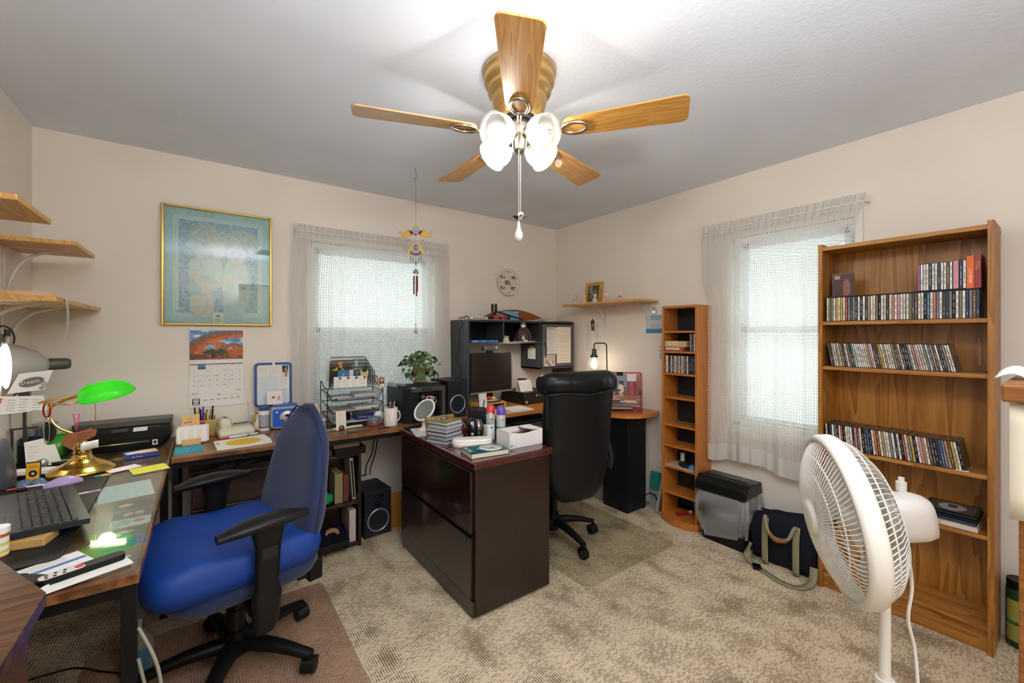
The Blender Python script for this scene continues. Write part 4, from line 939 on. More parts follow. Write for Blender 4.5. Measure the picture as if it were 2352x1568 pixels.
# ------------------------------------------------------------ CD cases: every case a thing of its own
CDW, CDH, CDD = .0104, .125, .142
CASE = M('2b2b2e', .22, coat=.4)
PAL = {'white': 'e6e2da', 'cream': 'd8cfb8', 'black': '1c1c20', 'grey': '77777a', 'charcoal': '38383e', 'brown': '6e4a34', 'red': 'a8302c', 'pink': 'd08a98', 'blue': '3a5a88', 'teal': '2f6e86', 'yellow': 'c8a838', 'orange': 'd07038', 'green': '5c6e4c', 'tan': 'b08a64', 'navy': '24304e', 'magenta': 'a85a96', 'salmon': 'c87464', 'olive': '7a7448', 'maroon': '5c2226'}
def cd_case(w_=CDW, h_=CDH):
    """local frame: spine faces -x, thickness along -y, standing on z=0"""
    b = MB().box(0, CDD, -w_+.0004, -.0004, 0, h_); me = b.build('tmp_case', CASE).data; bpy.data.objects.remove(bpy.data.objects['tmp_case']); return me
_sp = {}
def spine_mesh(color, w_, h_, seed):
    key = (color, round(w_, 4), h_, seed)
    if key in _sp: return _sp[key]
    r = random.Random(seed*7+len(color)); b = MB().box(-.0005, .0002, -w_+.0014, -.0014, .003, h_-.003); b.mat(1); z = .014+r.uniform(0, .02)
    n = r.randint(1, 3)
    for k in range(n):
        l = r.uniform(.010, .034)
        if z+l > h_-.012: break
        b.box(-.0007, -.0004, -w_*.5-.0011, -w_*.5+.0011, z, z+l); z += l+r.uniform(.004, .012)
    o = b.build('tmp_spine', [M(PAL[color], .45), M('a8a49c' if color in ('black', 'charcoal', 'navy', 'brown', 'maroon', 'blue', 'green', 'red', 'grey', 'teal') else '6c6864', .6)]); me = o.data; bpy.data.objects.remove(o); _sp[key] = me; return me
_case = {}
def place_cd(loc, rotz, lean, color, label, group, w_=CDW, h_=CDH, roll=0, axis='lean'):
    if (w_, h_) not in _case: _case[(w_, h_)] = cd_case(w_, h_)
    o = bpy.data.objects.new('cd_case', _case[(w_, h_)]); COL.objects.link(o); o.location = loc; o.rotation_euler = (R_(-lean), 0, R_(rotz)); tag(o, label, 'CD', group)
    s_ = bpy.data.objects.new('spine_label', spine_mesh(color, w_, h_, random.randint(0, 5))); COL.objects.link(s_); s_.parent = o; return o
def cd_row(x, y0, y1, z, seq, lean, where, group, lean0=None, gap=.0002):
    """cases from y0 toward more negative y1"""
    n = len(seq); th = abs(y1-y0)/n; r = random.Random(len(seq))
    for k, c in enumerate(seq):
        y = y0-th*k
        ln = lean if not callable(lean) else lean(k/n)
        dz = 0
        place_cd((x+r.uniform(-.002, .003), y, z+.0005+dz), 0, ln, c, f'{c}-spined CD case, {ordn(k+1)} from left {where}', group, min(th*math.cos(R_(ln)), .0104), CDH+(.0015 if c == 'cream' else 0))
BX = -.236
s1 = 'cream olive grey white yellow cream yellow cream red grey charcoal grey charcoal white black white charcoal tan white cream olive black white cream charcoal cream salmon white pink white cream white olive charcoal brown white cream black teal white salmon grey white charcoal navy grey black white olive white navy grey brown navy'.split()
cd_row(BX, -2.388, -2.935, BSH['a'], s1, 0, "in the lower row, bookcase top shelf", 'CDs in the lower row of the top shelf')
s2 = 'magenta white white white navy white white charcoal white white brown white'.split()
ZT = BSH['a']+.1275
cd_row(BX, -2.742, -2.855, ZT+.003, s2, 0, "in the upper row, bookcase top shelf", 'CDs in the upper row of the top shelf')
place_cd((BX, -2.8560, ZT+.0035), 0, 0, 'pink', 'thick pink CD box beside the dark spines, upper row', None, .0185, .128)
place_cd((BX, -2.8752, ZT+.0035), 0, 0, 'navy', 'navy-spined CD case between the thick pink box and the white one, upper row', None, .0104, .126)
place_cd((BX, -2.8862, ZT+.0035), 0, 0, 'white', 'white-spined CD case directly left of the orange box, upper row', None, .0104, .126)
tag(MB().box(BX+.002, BX+.15, -2.932, -2.386, ZT-.0005, ZT+.0025).build('divider_board', M('1a1a1c', .4)), 'thin black board lying on the lower CD row of the top shelf', 'board')
def boxset(y, w_, h_, col, lb, txt, tcol, tsize):
    t = thing('cd_box_set', lb, 'CD box', (BX-.003, y, ZT+.003))
    MB().box(0, .13, -w_, 0, 0, h_).build('case', M(col, .35), t, bev=.0008)
    b = MB(Matrix(((0, 0, -1, -.0005), (-1, 0, 0, 0), (0, 1, 0, 0), (0, 0, 0, 1))))   # text plane: x -> -y, y -> z, normal -x
    for s_, sz, px_, py_ in txt: b.text(s_, sz, px_, py_, 0, 'L', -90)
    b.build('title', M(tcol, .5), t)
boxset(-2.8975, .0225, .140, 'e0641c', 'thick orange box set reading COUNTRY in the upper row of the bookcase', [('COUNTRY', .0135, .0065, .085)], 'f2ede2', .01)
boxset(-2.9210, .0190, .145, '8e2a2c', 'thick dark red box set at the far right of the upper row', [('FAMOUS', .0085, .009, .115), ('COUNTRY', .0085, .002, .115)], 'd8a850', .01)
t = thing('cd_case', 'lone open-faced CD case leaning in the left corner of the top shelf', 'CD', (-.17, -2.395, ZT+.003), 25)
MB().box(0, .010, -.095, 0, 0, .125).build('case', CASE, t); painted('cover_print', .090, .120, 12, 14, lambda U, V: put(put(canvas(U, (70, 40, 30)), ell(U, V, .65, .4, .2, .4), (150, 90, 70)), rect(U, V, .1, .3, .8, .9), (180, 150, 130)), Matrix(((0, 0, -1, -.001), (-1, 0, 0, -.002), (0, 1, 0, .002), (0, 0, 0, 1))), t)
s3 = 'brown charcoal cream white tan cream tan charcoal brown white olive charcoal teal cream white white white white white cream tan pink cream maroon charcoal brown yellow white tan white white cream tan charcoal brown cream charcoal black charcoal grey white tan pink white cream cream grey white blue tan brown white charcoal navy tan white white'.split()
cd_row(BX, -2.412, -2.868, BSH['b'], s3, lambda q: 9+3*q, "on the bookcase's second shelf", 'leaning CDs on the second shelf')
s4 = 'cream black charcoal white grey black white red black white cream white charcoal pink brown cream black charcoal blue black white orange brown white tan cream white grey white charcoal white black red cream grey yellow black white pink tan white brown charcoal black navy blue grey tan brown yellow white black'.split()
cd_row(BX, -2.388, -2.895, BSH['c'], s4, lambda q: 3+7*q, "on the bookcase's third shelf", 'CDs on the third shelf')
tag(MB().box(-.237, -.234, -2.905, -2.855, BSH['c']+.0005, BSH['c']+.004).build('paper_slip', PAPER), 'white paper slip at the shelf edge under the last leaning CDs', 'paper')
# books on the low shelf of the bookcase
def book(name, label, loc, sx, sy, sz, cover, pages='ddd6c6', rotz=0, cat='book', title=None, tcol='e8e4dc', spine='-y', group=None, lean=0):
    """lying book: spine on -y unless given"""
    t = thing(name, label, cat, loc, rotz, group); e = .003
    if lean: t.rotation_euler[1] = R_(lean)
    c = MB().box(0, sx, 0, sy, 0, .0022).box(0, sx, 0, sy, sz-.0022, sz)
    c.box(0, sx, 0, .0025, 0, sz) if spine == '-y' else c.box(0, .0025, 0, sy, 0, sz)
    c.build('cover', M(cover, .4), t)
    MB().box(.003 if spine == '-y' else .0026, sx-e, .0026 if spine == '-y' else e, sy-e, .0022, sz-.0022).build('pages', M(pages, .85), t)
    if title:
        b = MB(TR(sx*.5, -.0004, sz*.5, 90) if spine == '-y' else Matrix(((0, 0, -1, -.0004), (-1, 0, 0, sy*.5), (0, 1, 0, sz*.5), (0, 0, 0, 1))))
        for s_, sz_, x_, y_ in title: b.text(s_, sz_, x_, y_, 0, 'C')
        b.build('title', M(tcol, .5), t)
    return t
bs = BSH['d']
PBOOK = Matrix
t = book('hardback_book', 'big pale hardback about gardens lying under the dark books on the fourth shelf', (-.235, -2.93, bs+.0005), .19, .33, .026, 'd8c8b4', spine='-x', title=[('CIVIL WAR', .015, .02, -.004)], tcol='8a7a6c')
t = book('hardback_book', 'blue hardback lying between the pale book and the black ones', (-.228, -2.925, bs+.027), .17, .165, .014, '27355e', spine='-x')
t = book('hardback_book', 'black hardback under the topmost one on the fourth shelf', (-.230, -2.93, bs+.0410), .17, .17, .012, '1c1d20', spine='-x')
t = book('hardback_book', 'topmost black hardback with a grey photo cover on the fourth shelf', (-.232, -2.928, bs+.0535), .17, .17, .013, '24262a', spine='-x')
painted('cover_photo', .14, .15, 20, 20, lambda U, V: put(put(canvas(U, (60, 62, 66)), ell(U, V, .5, .5, .4, .3), (160, 160, 158)), ell(U, V, .6, .5, .2, .12), (50, 44, 42)), TR(.012, .01, .0135), t, .2)
t = thing('book', 'dark book leaning with a yellow spine, behind the white fan on the fourth shelf', 'book', (-.20, -2.50, bs+.0005)); t.rotation_euler[0] = R_(-12)
MB().box(0, .15, -.02, 0, 0, .16).build('cover', M('20211f', .4), t); MB().box(-.001, .0, -.019, -.001, .01, .12).build('spine_label', M('c09a3a', .5), t)

# CD tower contents
tx = -.182
seq = 'brown white white black brown cream charcoal tan white grey tan cream brown white tan grey black white charcoal black black charcoal black'.split()
n = len(seq)
for k, c in enumerate(seq):
    place_cd((tx, -1.380-.2355*k/n, TSH[2]+.0145), 0, 0, c, f'{c}-spined CD case, {ordn(k+1)} from left in the tower row', 'CDs in the narrow tower', .0100, .128)
for k, (c, w_) in enumerate((('grey', .0145), ('charcoal', .0145), ('white', .008))):
    place_cd((tx, -1.5765-(.0, .015, .030)[k], TSH[1]+.0145), 0, 0, c, f'{c} upright case at the right end of the tower shelf with cassette boxes', None, w_, .125)
t = thing('cassette_box', 'cream printed box lying on the red one in the CD tower', 'box', (tx, -1.548, TSH[1]+.0445))
MB().box(0, .12, 0, .165, 0, .042).build('case', M('c8a070', .5), t, bev=.001)
b = MB(Matrix(((0, 0, -1, -.0006), (-1, 0, 0, .163), (0, 1, 0, .0), (0, 0, 0, 1)))); b.box(.0, .105, .002, .040, 0, .0003).mat(1)
for k in range(3): b.text(('BEST', 'HITS', 'GOLD')[k], .011, .006+.034*k, .022, .0004); b.box(.006+.034*k, .030+.034*k, .008, .012, .0004, .0006)
b.build('printed_label', [M('d8c49a', .5), M('9a4a34', .5)], t)
t = thing('cassette_box', 'red and white box lying at the bottom on the tower shelf', 'box', (tx, -1.525, TSH[1]+.0145))
MB().box(0, .12, 0, .142, 0, .029).build('case', M('a84a3c', .45), t, bev=.001)
b = MB(Matrix(((0, 0, -1, -.0006), (-1, 0, 0, .14), (0, 1, 0, .0), (0, 0, 0, 1)))); b.box(.004, .115, .010, .024, 0, .0003); b.build('printed_label', [M('e0c8bc', .5)], t)
t = thing('spindle_pen', 'white correction-tape spool standing behind the round black player in the tower', 'spool', (-.095, -1.47, TSH[6]+.0148))
b = MB(); 
for k in range(9): b.cyl(0, 0, k*.010, k*.010+.0085, .015, 18)
b.build('discs', M('d8cfc0', .6), t, bev=.001)
t = thing('cd_player', 'round black portable CD player on papers in the CD tower', 'CD player', (-.108, -1.525, TSH[6]+.0235), 0)
MB().lathe([(0, 0), (.060, 0), (.066, .006), (.066, .016), (.058, .024), (0, .026)], 32).build('body', DARK, t); MB().lathe([(.045, .0262), (.048, .0272), (.051, .0262)], 32).build('lid_ring', M('3a3c40', .2), t)
tag(MB().box(-.185, -.03, -1.600, -1.385, TSH[6]+.0145, TSH[6]+.0225).build('magazine', M('b8a89c', .4), bev=.001), 'magazine lying under the round CD player in the tower', 'magazine')
t = thing('blue_cloth', 'crumpled bright blue cloth beside the round CD player in the tower', 'cloth', (-.155, -1.578, TSH[6]+.0228))
MB().loft([[((.028-.003*k)*(1+.25*math.sin(3*a+k))*math.cos(a), (.030-.004*k)*(1+.22*math.sin(4*a+2*k))*math.sin(a), .006*k) for a in [2*math.pi*q/18 for q in range(18)]] for k in range(6)]).build('fabric', M('2a7ab0', .7), t, sub=1)
t = thing('stapler', 'red and white stick-shaped device on the foot of the CD tower', 'stapler', (-.12, -1.49, .0505), -20)
MB(TR(0, 0, .014, 0, 90)).cyl(0, 0, -.05, .04, .013, 14).build('body', M('a01c22', .35), t); MB(TR(0, 0, .014, 0, 90)).cyl(0, 0, .04, .07, .012, 14).build('cap', M('e6d8d4', .4), t)
# ------------------------------------------------------------ on the left desk (glass top at z .751)
G = .7507; D0 = .7452
def box_thing(name, label, cat, loc, rotz, size, mat, bev=.002, group=None):
    o = MB().cbox(0, 0, 0, *size).build(name, mat, bev=bev); o.location = loc; o.rotation_euler[2] = R_(rotz); return tag(o, label, cat, group)
# banker's lamp
t = thing('bankers_lamp', "brass banker's lamp with a glowing green glass shade on the left desk", 'lamp', (-3.335, -.595, G))
MB().lathe([(0, 0), (.112, 0), (.115, .006), (.108, .014), (.098, .018), (.090, .026), (.080, .030), (.060, .040), (.046, .048), (.036, .058), (.030, .070), (.028, .078), (0, .078)], 44).build('base', BRASS, t)
MB().lathe([(0, .078), (.026, .078), (.033, .084), (.026, .090), (.030, .096), (.034, .102), (.027, .108), (.030, .114), (.022, .122), (.014, .130), (.010, .138), (0, .138)], 32).build('turned_stem', BRASS, t)
ax = Vector((.98, .05, .19)).normalized()    # shade axis
sc = Vector((.085, -.02, .330)); L2 = .094
hc = Vector((-.095, -.03, .318))
MB().tube(smooth_path([(0, 0, .13), (-.02, 0, .16), (-.075, .0, .20), (-.100, .0, .25), (-.085, .0, .30), (-.01, 0, .330)], 6), .0055, 10).tube([(.02, .01, .335), (-.02, .0, .333), (-.115, -.045, .318), (-.12, -.055, .317), (-.03, -.075, .305), (.01, -.05, .315)], .004, 8).build('curved_arm', BRASS, t)
up = Vector((0, 0, 1)); up = (up-ax*up.dot(ax)).normalized(); side = ax.cross(up)
def shade(u, v):
    s_ = (u-.5)*2; e = max(.05, (1-abs(s_)**(4.5 if s_ < 0 else 2.6))**(.42 if s_ < 0 else .62)) if abs(s_) < 1 else .05; a = R_(-12+204*v)
    q = sc+ax*(s_*L2)+side*(.080*math.cos(a)*(.30+.70*e))+up*((.066*math.sin(a)-.004)*e)
    return tuple(q)
GG = bpy.data.materials.new('green_cased_glass'); GG.use_nodes = True; nt = GG.node_tree; nt.nodes.clear(); N = nt.nodes.new; L = nt.links.new
tl = N('ShaderNodeBsdfTranslucent'); tl.inputs[0].default_value = lin((120, 214, 96)); df = N('ShaderNodeBsdfPrincipled'); df.inputs['Base Color'].default_value = lin((40, 150, 44)); df.inputs['Roughness'].default_value = .08
x_ = N('ShaderNodeMixShader'); x_.inputs[0].default_value = .5; L(tl.outputs[0], x_.inputs[1]); L(df.outputs[0], x_.inputs[2]); o_ = N('ShaderNodeOutputMaterial'); L(x_.outputs[0], o_.inputs[0])
sh = MB().grid(shade, 40, 24).build('glass_shade', GG, t); sh.modifiers.new('s', 'SOLIDIFY').thickness = .003
MB(Matrix.Translation(sc+ax*(-L2*.75)+side*(-.064)+up*.006) @ ax.to_track_quat('Z', 'Y').to_matrix().to_4x4()).lathe([(0, -.016), (.006, -.016), (.008, -.008), (.015, -.004), (.016, .0), (0, .003)], 18).build('shade_knob', M('b08a58', .25, 1), t)
MB(Matrix.Translation(sc) @ ax.to_track_quat('Z', 'Y').to_matrix().to_4x4()).cyl(0, 0, -.06, .06, .011, 14).build('tube_bulb', M('fff6e0', .4, emit=3, ecol='fff2d8'), t)
lamp('bankers_lamp_light', 'POINT', (-3.255, -.615, G+.320), 1.3, (1, .95, .84), .03)
b = MB(); b.tube([(.045, -.03, .31), (.045, -.03, .20)], .0016, 6); b.build('pull_chain', BRASS, t)
t = thing('carabiner_chain', 'red carabiner with a silver ball chain hanging from the green lamp arm', 'keychain', (-3.430, -.655, G+.20))
MB(TR(0, 0, .085, 90)).tube([(.010*math.cos(R_(a)), .030*math.sin(R_(a)), 0) for a in range(0, 360, 20)], .0032, 8, closed=True).build('carabiner', M('a02024', .25, .8), t)
MB(TR(0, 0, .0, 90)).tube([(.008*math.cos(R_(a)), .055*math.sin(R_(a)), 0) for a in range(0, 360, 15)], .0022, 6, closed=True).build('ball_chain', CHROME, t)
MB(TR(.008, .004, -.010, 90)).prism([(.016*math.cos(R_(a))*(1+.15*math.cos(R_(2*a))), .040*math.sin(R_(a))) for a in range(0, 360, 15)], -.002, .002).build('black_tag', M('1e1a18', .6), t)
t = thing('cork_ornament', 'brown cork wing-shaped plaque with handwriting hanging on a pink ribbon', 'ornament', (-3.345, -.660, G+.162))
P = [(-.045, -.018), (-.03, .01), (-.02, .022), (.0, .020), (.03, .024), (.045, .030), (.058, .022), (.066, .018), (.064, .005), (.060, -.006), (.045, -.012), (.02, -.026), (.0, -.030), (-.012, -.052), (-.024, -.040)]
MB(TR(0, 0, 0, 90, 0, 20)).prism(P, -.0015, .0015).build('plaque', M('9a5c34', .75, bump=(200, .5, .002)), t)
b = MB(TR(0, 0, 0, 90, 0, 20))
for k in range(4): b.box(.002+.004*(k % 2), .050-.006*(k % 3), .011-.0095*k, .0135-.0095*k, .0016, .0019)
b.build('handwriting', M('5a3220', .8), t)
MB().tube([(-.006, 0, .10), (.002, 0, .022), (.012, 0, .10)], .0028, 6).build('ribbon', M('e8387c', .6), t)
t = thing('business_card', 'small white bent card stuck at the neck of the green lamp', 'card', (-3.300, -.675, G+.118), 14)
MB().grid(lambda u, v: ((u-.5)*.055, .006*math.sin(u*3), (v-.5)*.034+.008*u), 6, 3).build('card_sheet', PAPER, t, solid=.0005)
b = MB(); b.box(-.015, .014, -.0012, -.001, .004, .0045).box(-.013, .016, -.0012, -.001, -.004, -.0035); b.build('printing', INK, t)

# clamp task lamp at the far left
t = thing('task_lamp', 'grey clamp task lamp with a big bright lampshade and papers pinned to it', 'lamp', (-3.558, -.352, G))
TM = M('4a463f', .35, .7); LG = M('8c887e', .4, .3)
MB().box(-.03, .03, -.03, .03, 0, .02).box(-.022, .018, -.015, .015, .02, .10).build('clamp_base', BLK, t, bev=.002)
MB().box(-.008, .002, -.008, .008, .02, .36).build('post', TM, t, bev=.001)
MB().box(-.045, -.038, -.006, .006, .06, .17).box(-.05, .04, -.004, .004, .168, .176).build('side_bar', TM, t, bev=.001)
MB().box(-.020, .014, -.014, .014, .30, .345).tube([(-.02, 0, .34), (-.04, 0, .32), (-.035, 0, .28), (-.01, 0, .27)], .004, 6).cyl(.024, 0, .29, .315, .006, 10).box(-.03, .034, -.008, .008, .345, .375).build('joint', TM, t, bev=.002)
hT = Matrix.Translation((-.005, -.08, .462)) @ Matrix.Rotation(R_(24), 4, 'Z') @ Matrix.Rotation(R_(90), 4, 'Y')
MB(hT).lathe([(.098, -.035), (.095, -.015), (.084, .02), (.062, .058), (.036, .082), (.026, .090)], 36).build('lampshade', M('b4b0a8', .4, .1), t)
MB(hT).lathe([(.026, .086), (.027, .10), (.026, .150), (.022, .162), (0, .164)], 24).build('socket_cover', M('5c5a54', .4, .3), t)
MB(hT).lathe([(0, -.045), (.035, -.035), (.045, -.005), (.036, .03), (.02, .06), (0, .06)], 24).build('bulb', M('ffffff', .4, emit=9), t)
c = Vector((-3.558, -.352, G))+hT @ Vector((0, 0, -.01)); lamp('task_lamp_light', 'POINT', tuple(c), 2.2, (1, .99, .96), .045)
MB().box(-.062, -.040, -.11, -.08, .565, .60).tube(smooth_path([(-.055, -.09, .55), (-.07, -.08, .60), (-.055, -.07, .635), (-.03, -.06, .62), (-.022, -.05, .58), (-.03, -.05, .54)], 5), .004, 6).cyl(-.035, -.08, .59, .62, .010, 12).box(-.058, -.048, -.10, -.09, .545, .58).build('swivel_bracket', TM, t, bev=.002)
t = thing('pinned_card', 'white card with a dark lettered oval pinned to the task lamp', 'card', (-3.515, -.535, G+.345), -4)
MB(TR(0, 0, 0, 84, 4)).quad((-.055, 0, 0), (.055, .02, 0), (.070, .105, 0), (-.030, .085, 0)).build('card_sheet', PAPER, t, solid=.0006)
b = MB(TR(0, -.003, 0, 84, 4)); b.prism([(.012+.036*math.cos(R_(a)), .052+.020*math.sin(R_(a))+.010*math.cos(R_(a))) for a in range(0, 360, 20)], -.0, .0004).mat(1).text('Deann', .022, -.018, .038, .0010, 'L', 15)
b.build('printed_oval', [M('6e6e68', .6), PAPER], t)
b = MB(TR(0, -.003, 0, 84, 4)); b.prism([(.050+.010*math.cos(R_(a)), .040+.016*math.sin(R_(a))) for a in range(0, 360, 30)], 0, .0004).mat(1).box(.036, .048, .022, .030, 0, .0006); b.build('small_drawing', [M('b0a898', .6), M('5a8ac0', .6)], t)
t = thing('pinned_schedule', 'larger white printed page under the drawing card on the task lamp', 'paper', (-3.545, -.530, G+.270), -4)
MB(TR(0, 0, 0, 84, 6)).quad((-.09, -.018, 0), (.090, .012, 0), (.072, .072, 0), (-.09, .062, 0)).build('page', PAPER, t, solid=.0006)
b = MB(TR(0, -.002, 0, 84, 6))
for k in range(5):
    for x in (-.03, .005, .045): b.box(x, x+.024, .006+.011*k+.003*(x > 0), .0076+.011*k+.003*(x > 0), 0, .0004)
b.build('printing', M('8e8a86', .8), t); MB(TR(-.042, -.008, .056)).cyl(0, 0, -.012, .008, .0035, 8).cyl(0, 0, .004, .008, .008, 10).build('push_pin', M('d05a40', .4), t)

# black cup, clear cup, green mug, note stand
t = thing('pen_cup', 'black mesh pen cup behind the task lamp post', 'cup', (-3.574, -.215, D0))
MB().lathe([(0, 0), (.031, 0), (.035, .11), (.033, .11), (.030, .004), (0, .004)], 24).build('cup_body', DARK, t)
MB().tube([(.0, 0, .01), (.03, -.03, .15)], .004, 6).tube([(0, .01, .01), (-.02, .02, .16)], .004, 6).build('pens', M('2c4a8a', .4), t)
t = thing('green_mug', 'bright green mug standing left of the printer', 'mug', (-3.497, -.165, D0))
MB().lathe([(0, 0), (.040, 0), (.043, .01), (.044, .10), (.041, .10), (.038, .008), (0, .008)], 28).build('mug_body', M('3f9a2a', .3), t)
MB(TR(-.044, 0, .055, 90)).tube([(.022*math.cos(R_(a)), .028*math.sin(R_(a)), 0) for a in range(90, 271, 15)], .005, 8).build('handle', M('3f9a2a', .3), t)
t = thing('clear_tumbler', 'clear plastic tumbler holding purple and dark markers behind the note stand', 'cup', (-3.555, -.070, D0))
MB().lathe([(0, 0), (.032, 0), (.046, .155), (.0445, .155), (.031, .003), (0, .003)], 28).build('tumbler_body', CLEARP, t)
for k, (a, c, h) in enumerate(((0, '5a4a9a', .14), (70, '2c2a30', .15), (140, '303848', .13), (210, '8a9a4a', .14), (290, '28282c', .16))):
    MB().tube([(.01*math.cos(R_(a)), .01*math.sin(R_(a)), .005), (.030*math.cos(R_(a)), .030*math.sin(R_(a)), h)], .0065, 8).build('marker', M(c, .4), t)
t = thing('note_stand', 'silver half-ball clip holding two white notes beside the task lamp', 'note holder', (-3.488, -.452, G), 8)
MB().ball(0, 0, .022, .022, .015, .024, 18, 10).build('clip_ball', M('a6a8aa', .28, .7), t)
b = MB(TR(0, .004, .01, 88, 0, 0)); b.quad((-.045, 0, 0), (.030, .0, 0), (.012, .125, 0), (-.052, .115, 0)); b.quad((.0, .01, -.003), (.060, .012, -.003), (.040, .092, -.003), (-.01, .09, -.003)); b.build('note_sheets', PAPER, t, solid=.0005)
b = MB(TR(0, .0025, .01, 88, 0, 0))
for k in range(5): b.box(-.040, -.040+.018+.006*(k % 3), .040+.013*k, .0412+.013*k, 0, .0003)
b.build('handwriting', M('a8a6a4', .8), t)
# stack of dark trays / folders behind the lamp
box_thing('black_folder', 'black folder lying behind the pink notebook on the left desk', 'folder', (-3.425, -.395, G), -10, (.20, .095, .014), M('1a1b1d', .35)); 
box_thing('teal_folder_strip', 'teal plastic strip lying on the black folder', 'strip', (-3.50, -.405, G+.0145), -8, (.075, .016, .003), M('4aa6b4', .4), .0005)
box_thing('green_pencil', 'pale green pencil lying right of the note stand on the black folder', 'pencil', (-3.413, -.412, G+.0145), -12, (.07, .006, .006), M('a8c890', .4), .001)
t = thing('pink_notebook', 'pale pink notebook with a black pencil case edge by the left loudspeaker', 'notebook', (-3.512, -.530, G), -18)
MB().box(-.10, .09, -.055, .04, 0, .009).build('case_bottom', BLK, t, bev=.002); MB().box(-.098, .088, -.052, .038, .0093, .016).build('cover', M('e2c8d0', .6), t, bev=.002)
MB().box(-.05, .085, -.03, .036, .0163, .0185).build('white_pad', PAPER, t)
t = thing('card_box', 'yellow card with a black record print standing in a blue glass holder', 'card', (-3.452, -.732, G), -8)
c = MB(TR(0, 0, .004, -6)).box(-.021, .021, -.003, .003, .0, .088).build('card_case', M('2a2420', .5), t, bev=.001)
painted('card_print', .038, .080, 38, 80, lambda U, V: put(put(put(put(canvas(U, (232, 176, 24)), (np.abs(U-.5) < .34)*(np.abs(V-.82) < .07)*(np.sin(U*44) > -.2), (196, 110, 24)), ell(U, V*2-.55, .5, .42, .34, .34), (38, 34, 32)), ell(U, V*2-.55, .5, .42, .12, .12), (226, 222, 214)), (np.abs(U-.5) < .3)*(np.abs(V-.2) < .06)*(np.sin(U*40) > .2), (206, 130, 30)), TR(-.019, -.0043, .008, 84), t, .4)
for x in (-.020, .020):
    t2 = MB().ball(0, 0, .0, .022, .018, .030, 16, 10)
    o = MB(TR(x, -.012, .0)).lathe([(.024, 0), (.022, .014), (.014, .026), (0, .031)], 18).build('glass_dome', sheet_glass('blue_glass', 'b8d4f0', .05, 1.45, .35, '7aa8dc'), t)
# clear dish
t = thing('clear_dish', 'small clear round dish behind the brass lamp on the left', 'dish', (-3.395, -.365, G))
MB().lathe([(0, 0), (.022, 0), (.024, .018), (.022, .018), (.021, .003), (0, .003)], 20).build('dish_body', CLEARP, t)
# loudspeaker at the far left edge
t = thing('desk_loudspeaker', 'dark grey rounded desktop loudspeaker at the far left edge of the desk', 'speaker', (-3.560, -.700, G), -22)
secs = []
for k in range(14):
    q = k/13; z = .19*q; a = .052*(1-.35*q**3)*(.85+.15*min(1, q*6)); secs.append([(x, y-.012*q, z) for x, y in superell(a, .055*(1-.3*q*q), 3, 24)])
MB().loft(secs).build('cabinet', M('4c5056', .35), t)
MB(TR(.0, -.056, .070, 82)).lathe([(.0, -.004), (.020, -.004), (.030, .0), (.036, .006), (.040, .003), (.040, -.006)], 28).build('woofer', M('26282a', .4), t)
MB(TR(.0, -.058, .070, 82)).lathe([(0, .004), (.018, .003), (.024, .0), (.024, -.003)], 24).build('cone', M('d8b8a0', .35), t)
MB(TR(.0, -.052, .145, 78)).lathe([(0, .001), (.006, .002), (.013, .005), (.015, .001), (.015, -.005)], 20).build('tweeter', M('2a2c2e', .3), t)

# printer in the corner
t = thing('inkjet_printer', 'black all-in-one printer in the corner of the two desks', 'printer', (-3.250, -.150, D0), 0); t.scale = (.86, .80, 1.10)
def sx(y, z): return 0
PBK = M('17181a', .28); PGY = M('4a4846', .38)
secs = []
for z, x0, x1, y0, y1 in ((.0, -.20, .20, -.13, .14), (.03, -.225, .225, -.15, .14), (.055, -.235, .238, -.155, .14)):
    secs.append([(p[0], p[1], z) for p in rrect(x0, x1, y0, y1, .045, 6)])
MB().loft(secs).build('lower_body', PBK, t)
secs = []
for z, x0, x1, y0, y1 in ((.056, -.235, .240, -.150, .14), (.085, -.230, .236, -.110, .14), (.104, -.225, .230, -.035, .14)):
    secs.append([(p[0], p[1], z) for p in rrect(x0, x1, y0, y1, .035, 6)])
MB().loft(secs).build('control_body', PBK, t)
MB().prism(rrect(-.228, .234, -.030, .145, .02), .1045, .126).build('scanner_lid', PGY, t, bev=.006)
sl = Matrix.Translation((0, -.094, .0895)) @ Matrix.Rotation(math.atan2(.019, .075), 4, 'X')
MB(sl).box(-.045, .03, -.018, .026, .0, .004).build('display_bezel', M('2e3032', .3), t, bev=.001); MB(sl).box(-.038, .022, -.012, .020, .004, .0046).build('display', M('121316', .1, coat=.6), t)
MB(sl).box(.052, .118, -.022, .024, .001, .0035).build('taped_label', PAPER, t)
b = MB(sl); b.box(.055, .113, -.010, -.009, .0035, .0038).box(.055, .113, .004, .005, .0035, .0038); b.build('label_lines', M('9a9894', .8), t)
MB(sl).text('ENVY 5660', .010, .128, .016, .002).build('model_lettering', M('b8b8b6', .4), t)
MB(Matrix.Translation((0, .02, .1262))).text('hp', .020, -.01, .0, 0).build('lid_lettering', M('8a8886', .3, .6), t)
MB(TR(0, -.1535, .040, 88)).box(-.15, .13, -.004, .0, 0, .002).build('tray_trim', CHROME, t)
MB(TR(.158, -.1555, .030, 88)).box(-.012, .012, -.012, .012, 0, .0012).mat(1).box(-.008, .008, -.008, .008, .0012, .0016).build('badge', [M('e8e8e6', .4), M('303236', .4)], t)
